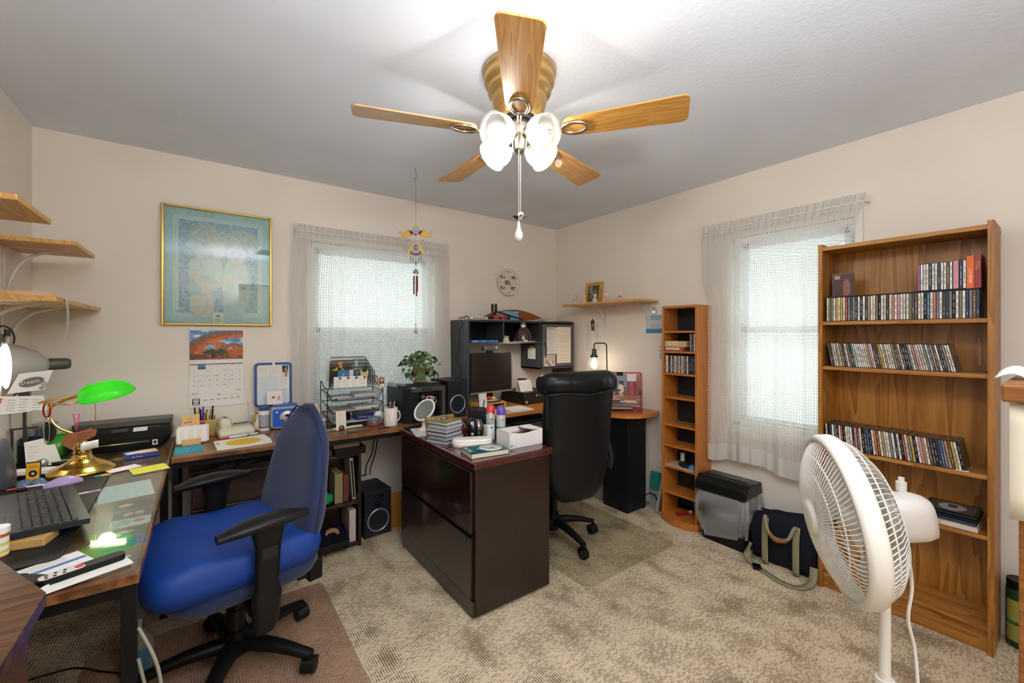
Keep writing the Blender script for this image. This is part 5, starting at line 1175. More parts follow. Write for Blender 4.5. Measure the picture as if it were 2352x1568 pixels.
# small things round the mouse mat
t = book('paperback_book', 'blue paperback with a sunset cover in front of the printer', (-3.205, -.505, G), .125, .085, .020, '2c3f86', title=[('No Peace', .010, -.02, -.004)], rotz=14, spine='-y')
painted('cover_art', .121, .081, 24, 16, lambda U, V: put(put(canvas(U, (92, 96, 170)), (U > .4), (206, 160, 140)), ell(U, V, .7, .6, .35, .35), (232, 200, 160)), TR(.002, .002, .0203), t, .4)
t = thing('white_envelope', 'white card lying on the sunset paperback', 'card', (-3.165, -.452, G+.0212), 22); MB().box(-.045, .035, -.022, .022, 0, .001).build('card_sheet', M('e8dce4', .7), t)
t = thing('label_sheet', 'sheet of bright yellow labels near the right edge of the left desk', 'paper', (-3.100, -.735, G), 14)
MB().box(-.062, .062, -.055, .055, 0, .0008).build('backing_sheet', M('d8d878', .7), t)
b = MB()
for i in range(3):
    for j in range(3): b.box(-.056+.038*i, -.022+.038*i, -.050+.034*j, -.022+.034*j, .0008, .0014)
b.build('labels', M('ece03c', .6), t)['kind'] = 'stuff'
t = thing('loose_paper', 'small white note between the lamp base and the yellow labels', 'paper', (-3.195, -.660, G), 26); MB().box(-.055, .055, -.035, .035, 0, .0007).build('sheet', M('e8d8dc', .8), t)
t = thing('written_sheets', 'pale blue handwritten sheet lying under the glass of the left desk', 'paper', (-3.145, -1.005, D0), 8)
MB().box(-.080, .075, -.115, .105, 0, .0002).build('sheet', M('d8e2e8', .8), t)
b = MB(); r = random.Random(4)
for i in range(5):
    for j in range(9): b.box(-.066+.028*i, -.066+.028*i+r.uniform(.006, .02), -.10+.022*j, -.0985+.022*j, .0002, .00028)
b.build('handwriting', M('9aa4b4', .8), t)['kind'] = 'stuff'
def snap(i, x, y, sx_, sy_, rot, base, blobs, lb):
    t = thing('photo_print', lb, 'photo', (x, y, D0), rot)
    def fn(U, V):
        im = canvas(U, base)
        for bx, by, rx, ry, c in blobs: im = put(im, ell(U, V, bx, by, rx, ry), c)
        return im*(1+(noise2(U, V, 12, i)-.5)[..., None]*.3)
    painted('print', sx_, sy_, 30, 24, fn, TR(-sx_/2, -sy_/2, .00025), t, .4); MB().box(-sx_/2, sx_/2, -sy_/2, sy_/2, 0, .0001).build('paper_backing', PAPER, t)
sk = (214, 160, 132)
snap(1, -3.105, -1.205, .105, .090, 4, (54, 60, 62), ((.3, .6, .2, .2, sk), (.7, .3, .25, .2, (80, 60, 110))), 'dark photo with a red sign, topmost of the prints along the glass edge')
MB(TR(-3.09, -1.175, D0+.00045)).ball(0, 0, 0, .022, .012, .0001, 14, 4)
snap(2, -3.100, -1.300, .095, .065, 3, (66, 76, 78), ((.4, .5, .15, .3, sk), (.7, .5, .15, .3, (190, 190, 186))), 'dim group photo under the glass, second print from the back')
snap(3, -3.095, -1.385, .100, .075, 2, (188, 196, 188), ((.3, .5, .25, .3, (150, 170, 160)), (.7, .6, .15, .2, (198, 90, 70))), 'pale photo with a red patch under the glass, middle of the print column')
snap(4, -3.095, -1.470, .095, .070, 3, (70, 84, 80), ((.4, .6, .3, .15, sk), (.2, .3, .2, .2, (216, 220, 214))), 'photo of bare arms on green under the glass')
snap(5, -3.090, -1.555, .100, .075, 2, (66, 92, 110), ((.35, .5, .35, .14, sk), (.75, .6, .2, .3, (40, 84, 160))), 'photo with blue shirt and outstretched arms under the glass')
snap(6, -3.092, -1.645, .095, .080, 3, (84, 92, 86), ((.5, .7, .45, .12, (190, 70, 50)), (.5, .3, .3, .15, (206, 200, 150))), 'photo with a red band nearest the front edge of the glass')
# mouse mat, keyboard, mouse
t = thing('desk_mat', 'black leather desk mat under the keyboard', 'desk mat', (-3.395, -1.165, G), 1)
MB().prism(rrect(-.175, .175, -.43, .42, .02), 0, .003).build('mat_sheet', M('1b1b1d', .55, bump=(300, .3, .001)), t)
GM = G+.0032
t = thing('computer_mouse', 'pale purple computer mouse on the black desk mat', 'mouse', (-3.355, -.800, GM), 14); t.scale = (1.05, 1.05, 1.05)
secs = []
for k in range(12):
    q = k/11; x = -.052+.104*q; w_ = .030*math.sin(math.pi*(.06+.88*q))**.45; h = .030*math.sin(math.pi*(.08+.86*q)**1.15)**.7
    secs.append([(x, w_*math.cos(R_(a)), max(0, h*math.sin(R_(a)))) for a in range(0, 181, 15)]+[(x, -w_*.8, 0), (x, w_*.8, 0)][:0])
MB().loft(secs).build('shell', M('b09ac8', .35), t); MB().box(.018, .036, -.0025, .0025, .0265, .0300).build('scroll_wheel', M('6a5a80', .4), t)
t = thing('keyboard', 'black full-size keyboard propped on wooden blocks on the left desk', 'keyboard', (-3.322, -1.215, GM+.026), 104.5)
KB = M('24262a', .42); KK = M('17181b', .35)
MB(TR(0, 0, 0, 3)).prism([(-.225, -.085), (.225, -.085), (.228, .02), (.222, .095), (-.222, .095), (-.228, .02)], 0, .016).build('tray', KB, t, bev=.004)
b = MB(TR(0, 0, .0155, 3)); keys = []
for r_ in range(6):
    x = -.212; row = []
    seq_ = [1]*15 if r_ else [1, .5]+[1]*12+[1]
    while x < .205:
        w_ = .0155
        if r_ == 5 and -.14 < x < -.04: w_ = .105
        if x > .075 and x < .083: x += .008; continue
        if x > .138 and x < .146: x += .008; continue
        if x+w_ > .212: break
        row.append((x, w_)); x += w_+.0032
    for (x, w_) in row: keys.append((x, -.062+.0195*(5-r_)*1.0+0, w_))
kd = None
for n_, (x, y, w_) in enumerate(keys):
    k = MB(TR(0, 0, .0155, 3)); h = .006
    k.add([(x, y, 0), (x+w_, y, 0), (x+w_, y+.0155, 0), (x, y+.0155, 0), (x+.002, y+.001, h), (x+w_-.002, y+.001, h), (x+w_-.002, y+.013, h), (x+.002, y+.013, h)], [(4, 5, 6, 7), (0, 1, 5, 4), (1, 2, 6, 5), (2, 3, 7, 6), (3, 0, 4, 7)])
    k.build('key', KK, t)
b = MB(TR(0, 0, .0165, 3)); 
for k in range(7): b.cyl(-.13+.014*k, .075, 0, .002, .005, 10)
b.build('media_buttons', M('3a3d42', .3), t)
box_thing('wood_block', 'pale wooden block under the near left corner of the keyboard', 'wood block', (-3.305, -1.425, GM), -12, (.095, .075, .024), M('c49a5c', .6), .003)
box_thing('wood_tray', 'flat pale wooden box under the left side of the keyboard', 'wood block', (-3.40, -1.16, GM), 15, (.12, .30, .024), M('c8a468', .6), .002)
t = thing('pill_bottle', 'orange pill bottle with a white cap at the near left of the desk', 'bottle', (-3.352, -1.475, GM))
MB().cyl(0, 0, 0, .062, .021, 24).build('amber_body', M('d8702a', .15, 0, alpha=.85), t); MB().cyl(0, 0, .062, .078, .0235, 24).build('cap', M('f0eee8', .4), t, bev=.001)
MB().lathe([(.0214, .004), (.0214, .052)], 24).build('paper_label', M('ece6e6', .7), t); b = MB()
for z in (.010, .030): b.lathe([(.0217, z), (.0217, z+.008)], 24)
b.build('yellow_bands', M('d8d040', .7), t)
def stick(name, label, cat, x, y, rot, L_, r, cols, z=GM, tip=True):
    t = thing(name, label, cat, (x, y, z+r), rot); n = len(cols); 
    for k, c in enumerate(cols): MB(TR(0, 0, 0, 0, 90)).cyl(0, 0, -L_/2+L_*k/n, -L_/2+L_*(k+1)/n, r, 10).build(('barrel', 'grip', 'cap')[min(k, 2)], M(c, .4), t)
    if tip: MB(TR(0, 0, 0, 0, 90)).cyl(0, 0, L_/2, L_/2+.010, r, 10, .001).build('tip', M(cols[-1], .4), t)
    return t
stick('highlighter_pen', 'yellow and black pen lying in front of the brass lamp base', 'pen', -3.330, -.752, 4, .10, .0042, ('e6c030', '2a2a2a', '2a2a2a'), G)
stick('ballpoint_pen', 'black and blue striped pen beside the yellow one, before the lamp', 'pen', -3.262, -.755, 6, .06, .0045, ('2a2a2c', '3a9ac0', 'e6c030'), G)
stick('pencil', 'white printed pencil with a red end on the left of the desk mat', 'pencil', -3.445, -.775, 2, .13, .0035, ('c84a40', 'e8dcd8', 'e8dcd8'), GM)
t = thing('binder_clip', 'black binder clip at the top left of the keyboard', 'clip', (-3.462, -.812, GM), 20)
MB().prism([(-.012, -.016), (.012, -.016), (.012, .016), (-.012, .016)], 0, .010).build('clip_body', BLK, t, bev=.002); MB(TR(0, .016, .008, 20)).tube([(-.008, 0, 0), (-.009, .02, 0), (0, .026, 0), (.009, .02, 0), (.008, 0, 0)], .001, 5).build('wire_handle', CHROME, t)
t = thing('ruler', 'short white ruler with red print beside the mouse', 'ruler', (-3.268, -.978, GM), 9); MB().box(-.052, .045, -.008, .008, 0, .0015).build('strip', M('ecdcdc', .5), t); MB().box(.012, .040, -.006, .006, .0015, .0018).build('red_print', M('d05a50', .6), t)
t = thing('glass_marble', 'small blue glass marble on the desk mat', 'marble', (-3.262, -1.175, GM)); MB().ball(0, 0, .008, .008).build('marble_body', M('2a5aa8', .1, coat=.6), t)
t = thing('earbud', 'pink and white earbud with a thin wire by the right side of the keyboard', 'earbud', (-3.290, -1.045, GM)); MB().ball(-.006, 0, .006, .008, .006, .006).build('bud', M('c03a5a', .4), t); MB().ball(.006, -.004, .006, .008, .005, .005).build('tip', PAPER, t)
# papers, phone, remote
t = thing('printed_leaflet', 'printed leaflet with a blue stripe at the near end of the left desk', 'leaflet', (-3.215, -1.628, G), 28)
MB().box(-.060, .060, -.055, .050, 0, .0012).build('sheet', PAPER, t); MB().box(-.058, .058, -.012, .004, .0012, .0015).build('blue_stripe', M('5a78b0', .7), t)
b = MB()
for k in range(4): b.box(-.05, .03, .014+.008*k, .0155+.008*k, .0012, .0015)
b.build('printing', M('9aa0a8', .8), t)
t = thing('white_notepad', 'white pad under the black remote at the desk corner', 'notepad', (-3.140, -1.715, G), 22)
MB().box(-.088, .075, -.045, .040, 0, .004).build('pad', PAPER, t, bev=.0005)
t = thing('remote_control', 'black remote control with a red button at the near corner of the left desk', 'remote', (-3.150, -1.712, G+.0044), 22)
MB().prism(rrect(-.080, .080, -.018, .018, .014, 6), 0, .014).build('shell', BLK, t, bev=.004)
MB().prism(rrect(-.076, .004, -.0145, .0145, .012, 6), .0135, .0150).build('face_plate', M('d8d0cc', .4), t)
MB().cyl(-.006, 0, .0150, .0168, .0085, 20).build('red_button', M('d84038', .4), t)
for x, y in ((-.030, .007), (-.046, .007), (-.062, .006), (-.034, -.008), (-.050, -.008), (-.064, -.007)): MB().cyl(x, y, .0150, .0162, .0032, 10).build('button', BLK, t)
t = thing('phone_case', 'black smartphone in a white-edged case beside the oak cabinet corner', 'phone', (-3.245, -1.712, G+.0014), -38)
MB().prism(rrect(-.060, .060, -.032, .032, .008), 0, .007).build('case', M('d8d4d0', .4), t, bev=.001); MB().prism(rrect(-.058, .058, -.030, .030, .007), .0072, .010).build('body', BLK, t, bev=.001)
t = thing('tape_dispenser', 'small black bracket standing at the near left of the desk', 'holder', (-3.305, -1.655, G), -30); MB().box(-.05, .05, -.02, .02, 0, .012).build('bracket_body', DARK, t, bev=.003)

# ------------------------------------------------------------ on the back desk
# wooden letter holder with mail
t = thing('letter_holder', 'pale wooden letter holder with white envelopes on the back desk', 'letter holder', (-2.962, -.265, D0), 4)
LW = M('dcb078', .55)
MB().box(-.042, .042, -.045, .035, 0, .006).box(-.042, .042, -.045, -.039, .006, .034).box(-.040, .040, .024, .030, .006, .155).build('wood_frame', LW, t, bev=.001)
for k, (x0, x1, h, dy) in enumerate(((-.062, .070, .085, -.028), (-.058, .080, .092, -.012), (-.066, .05, .078, .004))):
    MB(TR(0, dy, .0075, -7)).box(x0, x1, 0, .002, 0, h).build('envelope', PAPER if k == 0 else M(('e8e2d8', 'e4d8dc', 'e0dcb0')[k], .8), t)
b = MB(TR(0, -.0285, .0075, 83))
for k in range(5):
    for x in (-.05, -.015, .025): b.box(x, x+.022, .030+.010*k, .0315+.010*k, 0.0005, .0010)
b.build('printing', M('b0a8a8', .8), t); b = MB(TR(0, .0235, .10, 90)); b.box(-.03, .005, .012, .016, 0, .0004).mat(1).tube([(-.002+.010*math.cos(R_(a)), .030+.008*math.sin(R_(a)), .0002) for a in range(0, 360, 30)], .0008, 4, closed=True)
b.build('burned_emblem', [M('6a5040', .7), M('c07a60', .7)], t)
t = thing('wooden_organizer', 'wooden desk organiser with red print holding pens and markers', 'pen holder', (-2.898, -.075, D0), 0)
MB().box(-.050, .052, -.035, .035, 0, .006).box(-.050, .052, -.035, -.031, .006, .095).box(-.050, .052, .031, .035, .006, .11).box(-.050, -.046, -.031, .031, .006, .11).box(.048, .052, -.031, .031, .006, .11).build('wood_body', M('c8a068', .55), t)
MB().box(-.046, -.0, -.0365, -.0355, .05, .088).build('red_print', M('c04038', .6), t); MB().box(.012, .046, -.0365, -.0355, .02, .088).build('yellow_print', M('b8a850', .6), t)
r = random.Random(2)
for k, c in enumerate(('2a2a2c', 'b0583a', '2a2a2c', '303034', '2c54c0', 'e05060', '2a2a2c', 'e8e040', '9a9a9c', '202022', 'd8d0c8')):
    x = -.040+.008*k; l = r.uniform(.135, .175); MB().tube([(x, r.uniform(-.02, .02), .007), (x+r.uniform(-.012, .012), r.uniform(-.02, .02), l)], .0042, 8).build('pen', M(c, .4), t)
t = thing('teal_cloth', 'turquoise patterned cloth folded flat on the back desk corner', 'cloth', (-2.968, -.425, D0), 3)
MB().prism(rrect(-.058, .056, -.085, .075, .006), 0, .005).build('fabric', M('1f9ab0', .8), t, bev=.001)
b = MB(); r = random.Random(9)
for _ in range(70):
    x, y = r.uniform(-.052, .050), r.uniform(-.078, .068); a = r.uniform(0, 3); b.m = r.choice([0, 0, 1]); b.add([(x+.006*math.cos(a), y+.006*math.sin(a), .0053), (x+.003*math.cos(a+2), y+.003*math.sin(a+2), .0053), (x-.005*math.cos(a), y-.005*math.sin(a), .0053)], [(0, 1, 2)])
b.build('pattern', [M('d8e4e4', .8), M('c05068', .8)], t)['kind'] = 'stuff'
# cream telephone
t = thing('telephone', 'cream corded-style telephone base with handset on the back desk', 'telephone', (-2.752, -.150, D0), 8)
CR = M('d2cbb4', .45)
secs = [[(p[0], p[1]+dy, z) for p in rrect(-.095+i, .095-i, -.075+i, .085-i, .02)] for z, i, dy in ((0, .006, 0), (.012, 0, 0), (.030, .002, .004), (.048, .010, .014), (.052, .02, .018))]
MB().loft(secs).build('base', CR, t)
MB(TR(-.052, .01, .045)).loft([[(p[0], p[1], z) for p in rrect(-.032+i, .032-i, -.055+i, .055-i, .016)] for z, i in ((0, .004), (.02, .0), (.048, .002), (.060, .010), (.063, .02))]).build('handset', CR, t)
MB(TR(.045, .045, .054, 8)).box(-.045, .045, -.006, -.002, 0, .006).build('slot', M('5a5a4a', .5), t)
b = MB(TR(.04, .0, .0525, 8))
for k in range(5): b.box(-.035+.014*k, -.025+.014*k, -.01, -.004, 0, .002)
b.build('buttons', M('bcb49c', .5), t)
# paper with yellow face
t = thing('smiley_folder', 'white folder with a big yellow oval on the back desk edge', 'folder', (-2.735, -.400, D0), 5)
MB().prism([(-.125, -.125), (.128, -.125), (.140, -.02), (.132, .118), (-.118, .105)], 0, .004).build('sheets', PAPER, t, bev=.001)
MB().prism([(.010+.085*math.cos(R_(a)), -.01+.080*math.sin(R_(a))) for a in range(0, 360, 12)], .0042, .0046).build('yellow_oval', M('e8b81c', .6), t)
for x in (.004, .026): MB().cyl(x, .03, .0046, .0050, .003, 8).build('eye_dot', INK, t)
b = MB(); [b.box(-.115, -.098, .0+.012*k, .006+.012*k, .0042, .0045) for k in range(5)]; b.build('red_lettering', M('d88a80', .7), t)
stick('marker_pen', 'red-capped white marker lying behind the yellow oval folder', 'marker', -2.765, -.262, 12, .13, .0065, ('c83028', 'e8e4e0', 'e8e4e0'), D0)
stick('marker_pen', 'white marker with grey print between the telephone and the yellow oval folder', 'marker', -2.700, -.245, 12, .11, .006, ('e4e4e6', '8a94a8', 'e4e4e6'), D0)
t = thing('angel_figurine', 'small cream standing figurine holding a tan shape, right of the telephone', 'figurine', (-2.630, -.110, D0), 0)
MB().lathe([(0, 0), (.025, 0), (.027, .02), (.022, .06), (.018, .09), (.012, .102), (0, .106)], 20).build('robe', M('dccfb8', .6), t)
MB().ball(-.004, -.002, .118, .013, .013, .015).build('head', M('b88a70', .6), t); MB().loft([[(-.016+.010*math.cos(R_(a))*s_, -.016+.006*math.sin(R_(a)), z) for a in range(0, 360, 30)] for z, s_ in ((.055, .3), (.075, .8), (.095, 1.2), (.105, .8))]).build('tan_wing', M('b08848', .6), t)
MB().tube([(.016, -.006, .088), (.0, -.020, .090), (-.012, -.018, .094)], .005, 8).build('arm', M('dccfb8', .6), t)
t = thing('pill_jar', 'white supplement bottle with a blue cap against the wall beside the blue lunch box', 'bottle', (-2.596, -.128, D0))

MB().cyl(0, 0, 0, .125, .032, 24).build('bottle_body', M('e6e4e0', .4), t, bev=.004); MB().cyl(0, 0, .125, .148, .028, 24).build('cap', M('2a4a90', .4), t, bev=.002); MB().lathe([(.0325, .02), (.0325, .10)], 24).build('label', M('9aa0a8', .6), t); MB().lathe([(.0328, .018), (.0328, .026)], 24).build('red_band', M('a02c3c', .6), t)
t = thing('glitter_wand', 'thin silver glitter-filled stick standing between the figurine and the wall', 'stick', (-2.672, -.110, D0)); MB().tube([(0, 0, 0), (-.008, .02, .18)], .0035, 8).build('tube', M('c8ccd4', .2, .3), t)
# blue radio clock
t = thing('blue_radio', 'blue and silver clock radio half hidden behind the blue chair', 'radio', (-2.480, -.129, D0), -4)
secs = [[(p[0], y, p[1]) for p in rrect(-.085+i, .085-i, .004+i, .145-i, .022)] for y, i in ((.045, .012), (.035, .003), (-.035, .0), (-.045, .006))]
MB().loft(secs).build('silver_case', M('b4b8bc', .3, .6), t)
MB(TR(0, -.0455, 0)).loft([[(p[0], y, p[1]) for p in rrect(-.072+i, .072-i, .016+i, .130-i, .014)] for y, i in ((0, 0), (-.004, .002))]).build('blue_front', M('1e58c4', .35), t)
MB(TR(.008, -.050, .078, 90)).lathe([(0, .004), (.036, .004), (.040, .0)], 28).build('dial_plate', M('b8bcc0', .35, .4), t)
for x, z in ((-.020, .060), (-.010, .052), (.002, .046)): MB(TR(x, -.055, z, 90)).cyl(0, 0, 0, .003, .0045, 10).build('button', DARK, t)
MB(TR(-.048, -.0505, .112, 90)).cyl(0, 0, 0, .003, .007, 14).build('knob', M('d0d2d4', .3, .5), t); MB(TR(.012, -.0555, .086, 90)).box(-.014, .014, -.006, .010, 0, .002).build('display', M('20242a', .2), t)
MB().box(-.07, .07, -.03, .03, .1455, .154).build('top_handle', M('1e58c4', .35), t, bev=.003)
t = thing('greeting_card', 'pink-edged cream greeting card standing on the blue clock radio', 'card', (-2.535, -.110, D0+.1545), -4)
MB(TR(0, 0, 0, -8)).box(-.045, .043, -.001, 0, .0, .085).build('card_sheet', M('e6dcd4', .7), t)
b = MB(TR(0, -.0016, 0, 82)); b.prism([(-.008+.010*math.cos(R_(a)), .045+.009*math.sin(R_(a))) for a in range(0, 360, 40)], 0, .0004).mat(1).prism([(.022+.010*math.cos(R_(a)), .040+.016*math.sin(R_(a))) for a in range(0, 360, 40)], 0, .0004)
b.build('card_drawing', [M('8a7a5c', .7), M('d8a8a0', .7)], t)
# whiteboard
t = thing('whiteboard', 'small blue-framed whiteboard with notes leaning on the wall behind the clock radio', 'whiteboard', (-2.535, -.045, .880))
wT = TR(0, 0, 0, -2)
o = [(p[0], p[1]) for p in rrect(-.108, .108, 0, .285, .022, 6)]; i_ = [(p[0], p[1]) for p in rrect(-.094, .094, .014, .271, .014, 6)]
b = MB(wT @ TR(0, 0, 0, 90)); n = len(o); vs = [(x, y, z) for z in (0, .010) for x, y in o]+[(x, y, z) for z in (0, .010) for x, y in i_]
fs = []
for k in range(n):
    j = (k+1) % n; fs += [(k, j, n+j, n+k), (2*n+k, 3*n+k, 3*n+j, 2*n+j), (n+k, n+j, 3*n+j, 3*n+k), (k, 2*n+k, 2*n+j, j)]
b.add(vs, fs, False).build('frame', M('2a4488', .4), t, bev=.001)
MB(wT).box(-.096, .096, -.005, 0, .012, .273).build('board', M('d0d8de', .2), t)
for x0, x1, z0, z1, lb in ((-.090, -.022, .190, .268, 0), (-.018, .044, .192, .266, 0), (.024, .088, .110, .186, 0)):
    p = MB(wT).box(x0, x1, -.007, -.0056, z0, z1).build('note', M('e6e0d8', .8), t); b = MB(wT @ TR(0, -.0075, 0, 90))
    for k in range(6): b.box(x0+.008, x1-.012-.004*(k % 2), z1-.014-.008*k, z1-.013-.008*k, 0, .0003)
    b.build('handwriting', M('b0a8a8', .8), p)
for x, z, c in ((.058, .244, '1c1c1e'), (.078, .245, '1f7a66'), (.072, .212, 'e0702a')):
    MB(wT @ TR(x, -.014, z)).cyl(0, 0, -.022, .012, .005, 10).cyl(0, 0, .0, .020, .0075, 10).build('magnet_pen', M(c, .4), t)
MB(wT).box(-.008, .008, -.014, -.0105, .262, .292).build('hanging_tab', M('e4e2dc', .5), t)
# ------------------------------------------------------------ back desk, right part
t = thing('storage_basket', 'white slotted plastic basket with bottles on the back desk behind the chair', 'basket', (-2.355, -.246, D0), -2)
WP = M('e6e2de', .4)
b = MB(); b.box(-.075, .075, -.055, .055, 0, .003)
for s_ in (-1, 1):
    b.box(-.078, .078, s_*.058-.0015, s_*.058+.0015, 0, .012).box(-.084, .084, s_*.062-.002, s_*.062+.002, .052, .062)
    b.box(s_*.078-.0015, s_*.078+.0015, -.058, .058, 0, .012).box(s_*.083-.002, s_*.083+.002, -.062, .062, .052, .062)
    for k in range(13): b.box(-.077+.0128*k-.0016, -.077+.0128*k+.0016, s_*.060-.0012, s_*.060+.0012, .012, .053)
    for k in range(10): b.box(s_*.080-.0012, s_*.080+.0012, -.056+.0124*k-.0016, -.056+.0124*k+.0016, .012, .053)
b.build('slotted_shell', WP, t)
def bottle(name, label, loc, prof, body, cap, capz, bands=(), cat='bottle', tr=None):
    t = thing(name, label, cat, loc); MB().lathe(prof, 24).build('bottle_body', body, t)
    r0, z0, z1 = capz; MB().cyl(0, 0, z0, z1, r0, 20).build('cap', cap, t, bev=.001)
    for k, (r, a, c, m_) in enumerate(bands): MB().lathe([(r, a), (r, c)], 24).build('label_band', m_, t)
    return t
zb = D0+.0035
bottle('lotion_bottle', 'pale pink lotion bottle at the front of the white basket', (-2.318, -.255, zb), [(0, 0), (.026, 0), (.028, .004), (.028, .105), (.022, .122), (.012, .126), (0, .126)], M('e2c4b0', .4), M('ead6c8', .4), (.013, .126, .152))
bottle('pill_bottle', 'white bottle with a yellow and red band in the basket', (-2.350, -.222, zb), [(0, 0), (.016, 0), (.017, .11), (.012, .118), (0, .118)], M('e6e4e0', .4), M('e8e8e6', .4), (.013, .118, .142), ((.0175, .07, .105, M('e0c030', .5)), (.0175, .035, .065, M('c0303a', .5))))
bottle('spray_bottle', 'clear-capped white bottle with a blue band at the left in the basket', (-2.415, -.240, zb), [(0, 0), (.015, 0), (.016, .10), (.011, .108), (0, .108)], M('d8dcdc', .3), M('e2e6e6', .2), (.012, .108, .132), ((.0165, .04, .075, M('3a5a98', .5)),))
bottle('drop_bottle', 'white bottle with a dark blue label behind the others in the basket', (-2.384, -.213, zb), [(0, 0), (.014, 0), (.015, .115), (.010, .122), (0, .122)], M('dcdcda', .3), M('f0f0ee', .3), (.011, .122, .14), ((.0155, .02, .09, M('2c4078', .5)),))
box_thing('business_card', 'white card lying before the basket on the back desk', 'card', (-2.275, -.360, D0), 6, (.075, .03, .001), PAPER, .0)
# wire mesh desk organiser
t = thing('desk_organizer', 'black wire-mesh organiser with three paper trays and a file sorter, before the left window', 'desk organizer', (-2.090, -.240, D0), -3)
WR_ = M('1a1c20', .4, .5); b = MB(); w2, d2 = .175, .125
for s_ in (-1, 1):
    b.tube([(s_*w2, -d2, 0), (s_*w2, -d2, .245), (s_*(w2-.01), -d2+.02, .252), (s_*w2, .0, .255), (s_*w2, d2-.01, .29), (s_*w2, d2, .28), (s_*w2, d2, 0)], .003, 6)
b.tube([(-w2, d2, .003), (w2, d2, .003)], .003, 6).tube([(-w2, -d2, .003), (w2, -d2, .003)], .003, 6); b.build('wire_frame', WR_, t)
MESH = bpy.data.materials.new('wire_mesh'); MESH.use_nodes = True; nt = MESH.node_tree; p_ = nt.nodes['Principled BSDF']; p_.inputs['Base Color'].default_value = lin('1c1e22'); p_.inputs['Roughness'].default_value = .5
sp = nt.nodes.new('ShaderNodeSeparateXYZ'); nt.links.new(mapped(nt, (1, 1, 1)), sp.inputs[0])
a_ = [math_(nt, 'COMPARE', math_(nt, 'FRACT', math_(nt, 'MULTIPLY', math_(nt, op, sp.outputs[0], math_(nt, 'ADD', sp.outputs[1], sp.outputs[2])), 260)), .5, .38) for op in ('ADD', 'SUBTRACT')]
nt.links.new(math_(nt, 'SUBTRACT', 1.0, math_(nt, 'MULTIPLY', a_[0], a_[1])), p_.inputs['Alpha'])
TRAYZ = [.022, .098, .176]
for z in TRAYZ:
    tr_o = MB(); tr_o.quad((-w2+.025, -d2, z), (w2-.025, -d2, z), (w2-.025, d2-.01, z), (-w2+.025, d2-.01, z)); 
    for s_ in (-1, 1): tr_o.quad((s_*(w2-.025), -d2, z), (s_*(w2-.025), d2-.01, z), (s_*(w2-.004), d2-.01, z+.052), (s_*(w2-.004), -d2, z+.052))
    o = tr_o.build('mesh_tray', MESH, t); rb = MB().tube([(-w2+.004, -d2, z+.052), (-w2+.025, -d2, z), (w2-.025, -d2, z), (w2-.004, -d2, z+.052), (w2-.004, d2-.01, z+.052), (-w2+.004, d2-.01, z+.052)], .0028, 6, closed=True).build('tray_rim', WR_, o)
for k in range(6):
    y = -.075+.034*k; z0 = .262+.006*k; h = .075+.016*k if k else .06; wk = .150-.006*k if k else .155
    f = MB(); f.quad((-wk, y, z0), (wk, y, z0), (wk, y+.004, z0+h), (-wk, y+.004, z0+h)); o = f.build('sorter_divider', MESH, t)
    MB().tube([(-wk, y, z0-.01), (-wk, y+.004, z0+h-.01), (-wk+.01, y+.004, z0+h), (wk-.01, y+.004, z0+h), (wk, y+.004, z0+h-.01), (wk, y, z0-.01)], .0026, 6).build('divider_rim', WR_, o)
MB().quad((-.155, -.078, .256), (.155, -.078, .256), (.14, .10, .268), (-.14, .10, .268)).build('sorter_floor', MESH, t)
OX, OY = -2.090, -.240
def onorg(name, label, cat, x, y, z, rot, sx_, sy_, sz_, mat, tilt=0):
    o = MB(TR(0, 0, 0, tilt)).cbox(0, 0, 0, sx_, sy_, sz_).build(name, mat); o.location = (OX+x, OY+y, D0+z); o.rotation_euler[2] = R_(rot); return tag(o, label, cat)
for k, (x, y, z, rot, sx_, sy_, sz_, c, lb) in enumerate((
    (-.015, -.02, .1785, 3, .22, .20, .010, '8c9098', 'grey folded papers in the top tray'), (.07, -.03, .1890, -6, .14, .17, .014, 'b8b4b0', 'thick white booklet at the right of the top tray'),
    (-.09, -.085, .1890, 5, .11, .07, .003, 'd8d0c8', 'small cream leaflet at the front left of the top tray'),
    (-.02, -.02, .1005, -3, .24, .20, .008, 'a49a90', 'stack of beige papers in the middle tray'), (.065, -.03, .1090, 4, .15, .18, .012, 'c8c6c4', 'white papers on the right of the middle tray'),
    (.0, -.02, .0245, 2, .28, .20, .006, 'c8c4be', 'white papers in the bottom tray'))): onorg('paper_stack', lb, 'papers', x, y+.012, z+.003, rot, sx_, sy_, sz_, M(c, .7))
o = onorg('software_box', 'dark blue box lying in the bottom tray of the organiser', 'box', .065, -.03, .031, -3, .115, .13, .045, M('1c2c68', .35)); b = MB(TR(-.005, -.0655, .018, 90)); b.text('Westinghouse', .012, -.035, 0, .0, width=.07); b.build('lettering', M('e4e4ea', .5), o)
t = thing('black_camera', 'black round-topped device in the bottom tray left of the blue box', 'camera', (OX-.045, OY-.02, D0+.0315)); MB().lathe([(0, 0), (.030, 0), (.032, .03), (.024, .045), (0, .05)], 20).build('body', BLK, t)
t = thing('schedule_strip', 'long white schedule strip pinned to the front of the file sorter', 'paper', (OX-.03, OY-.083, D0+.253), -3)
MB().box(-.105, .105, -.0015, -.001, .0, .075).build('strip', PAPER, t)
b = MB(TR(0, -.0018, 0, 90))
for i in range(4):
    for j in range(4): b.m = (i+j) % 2; b.box(-.098+.052*i, -.098+.052*i+.032, .008+.014*j, .0105+.014*j, 0, .0004)
b.build('printing', [M('a8a4a0', .8), M('d8cc60', .8)], t)
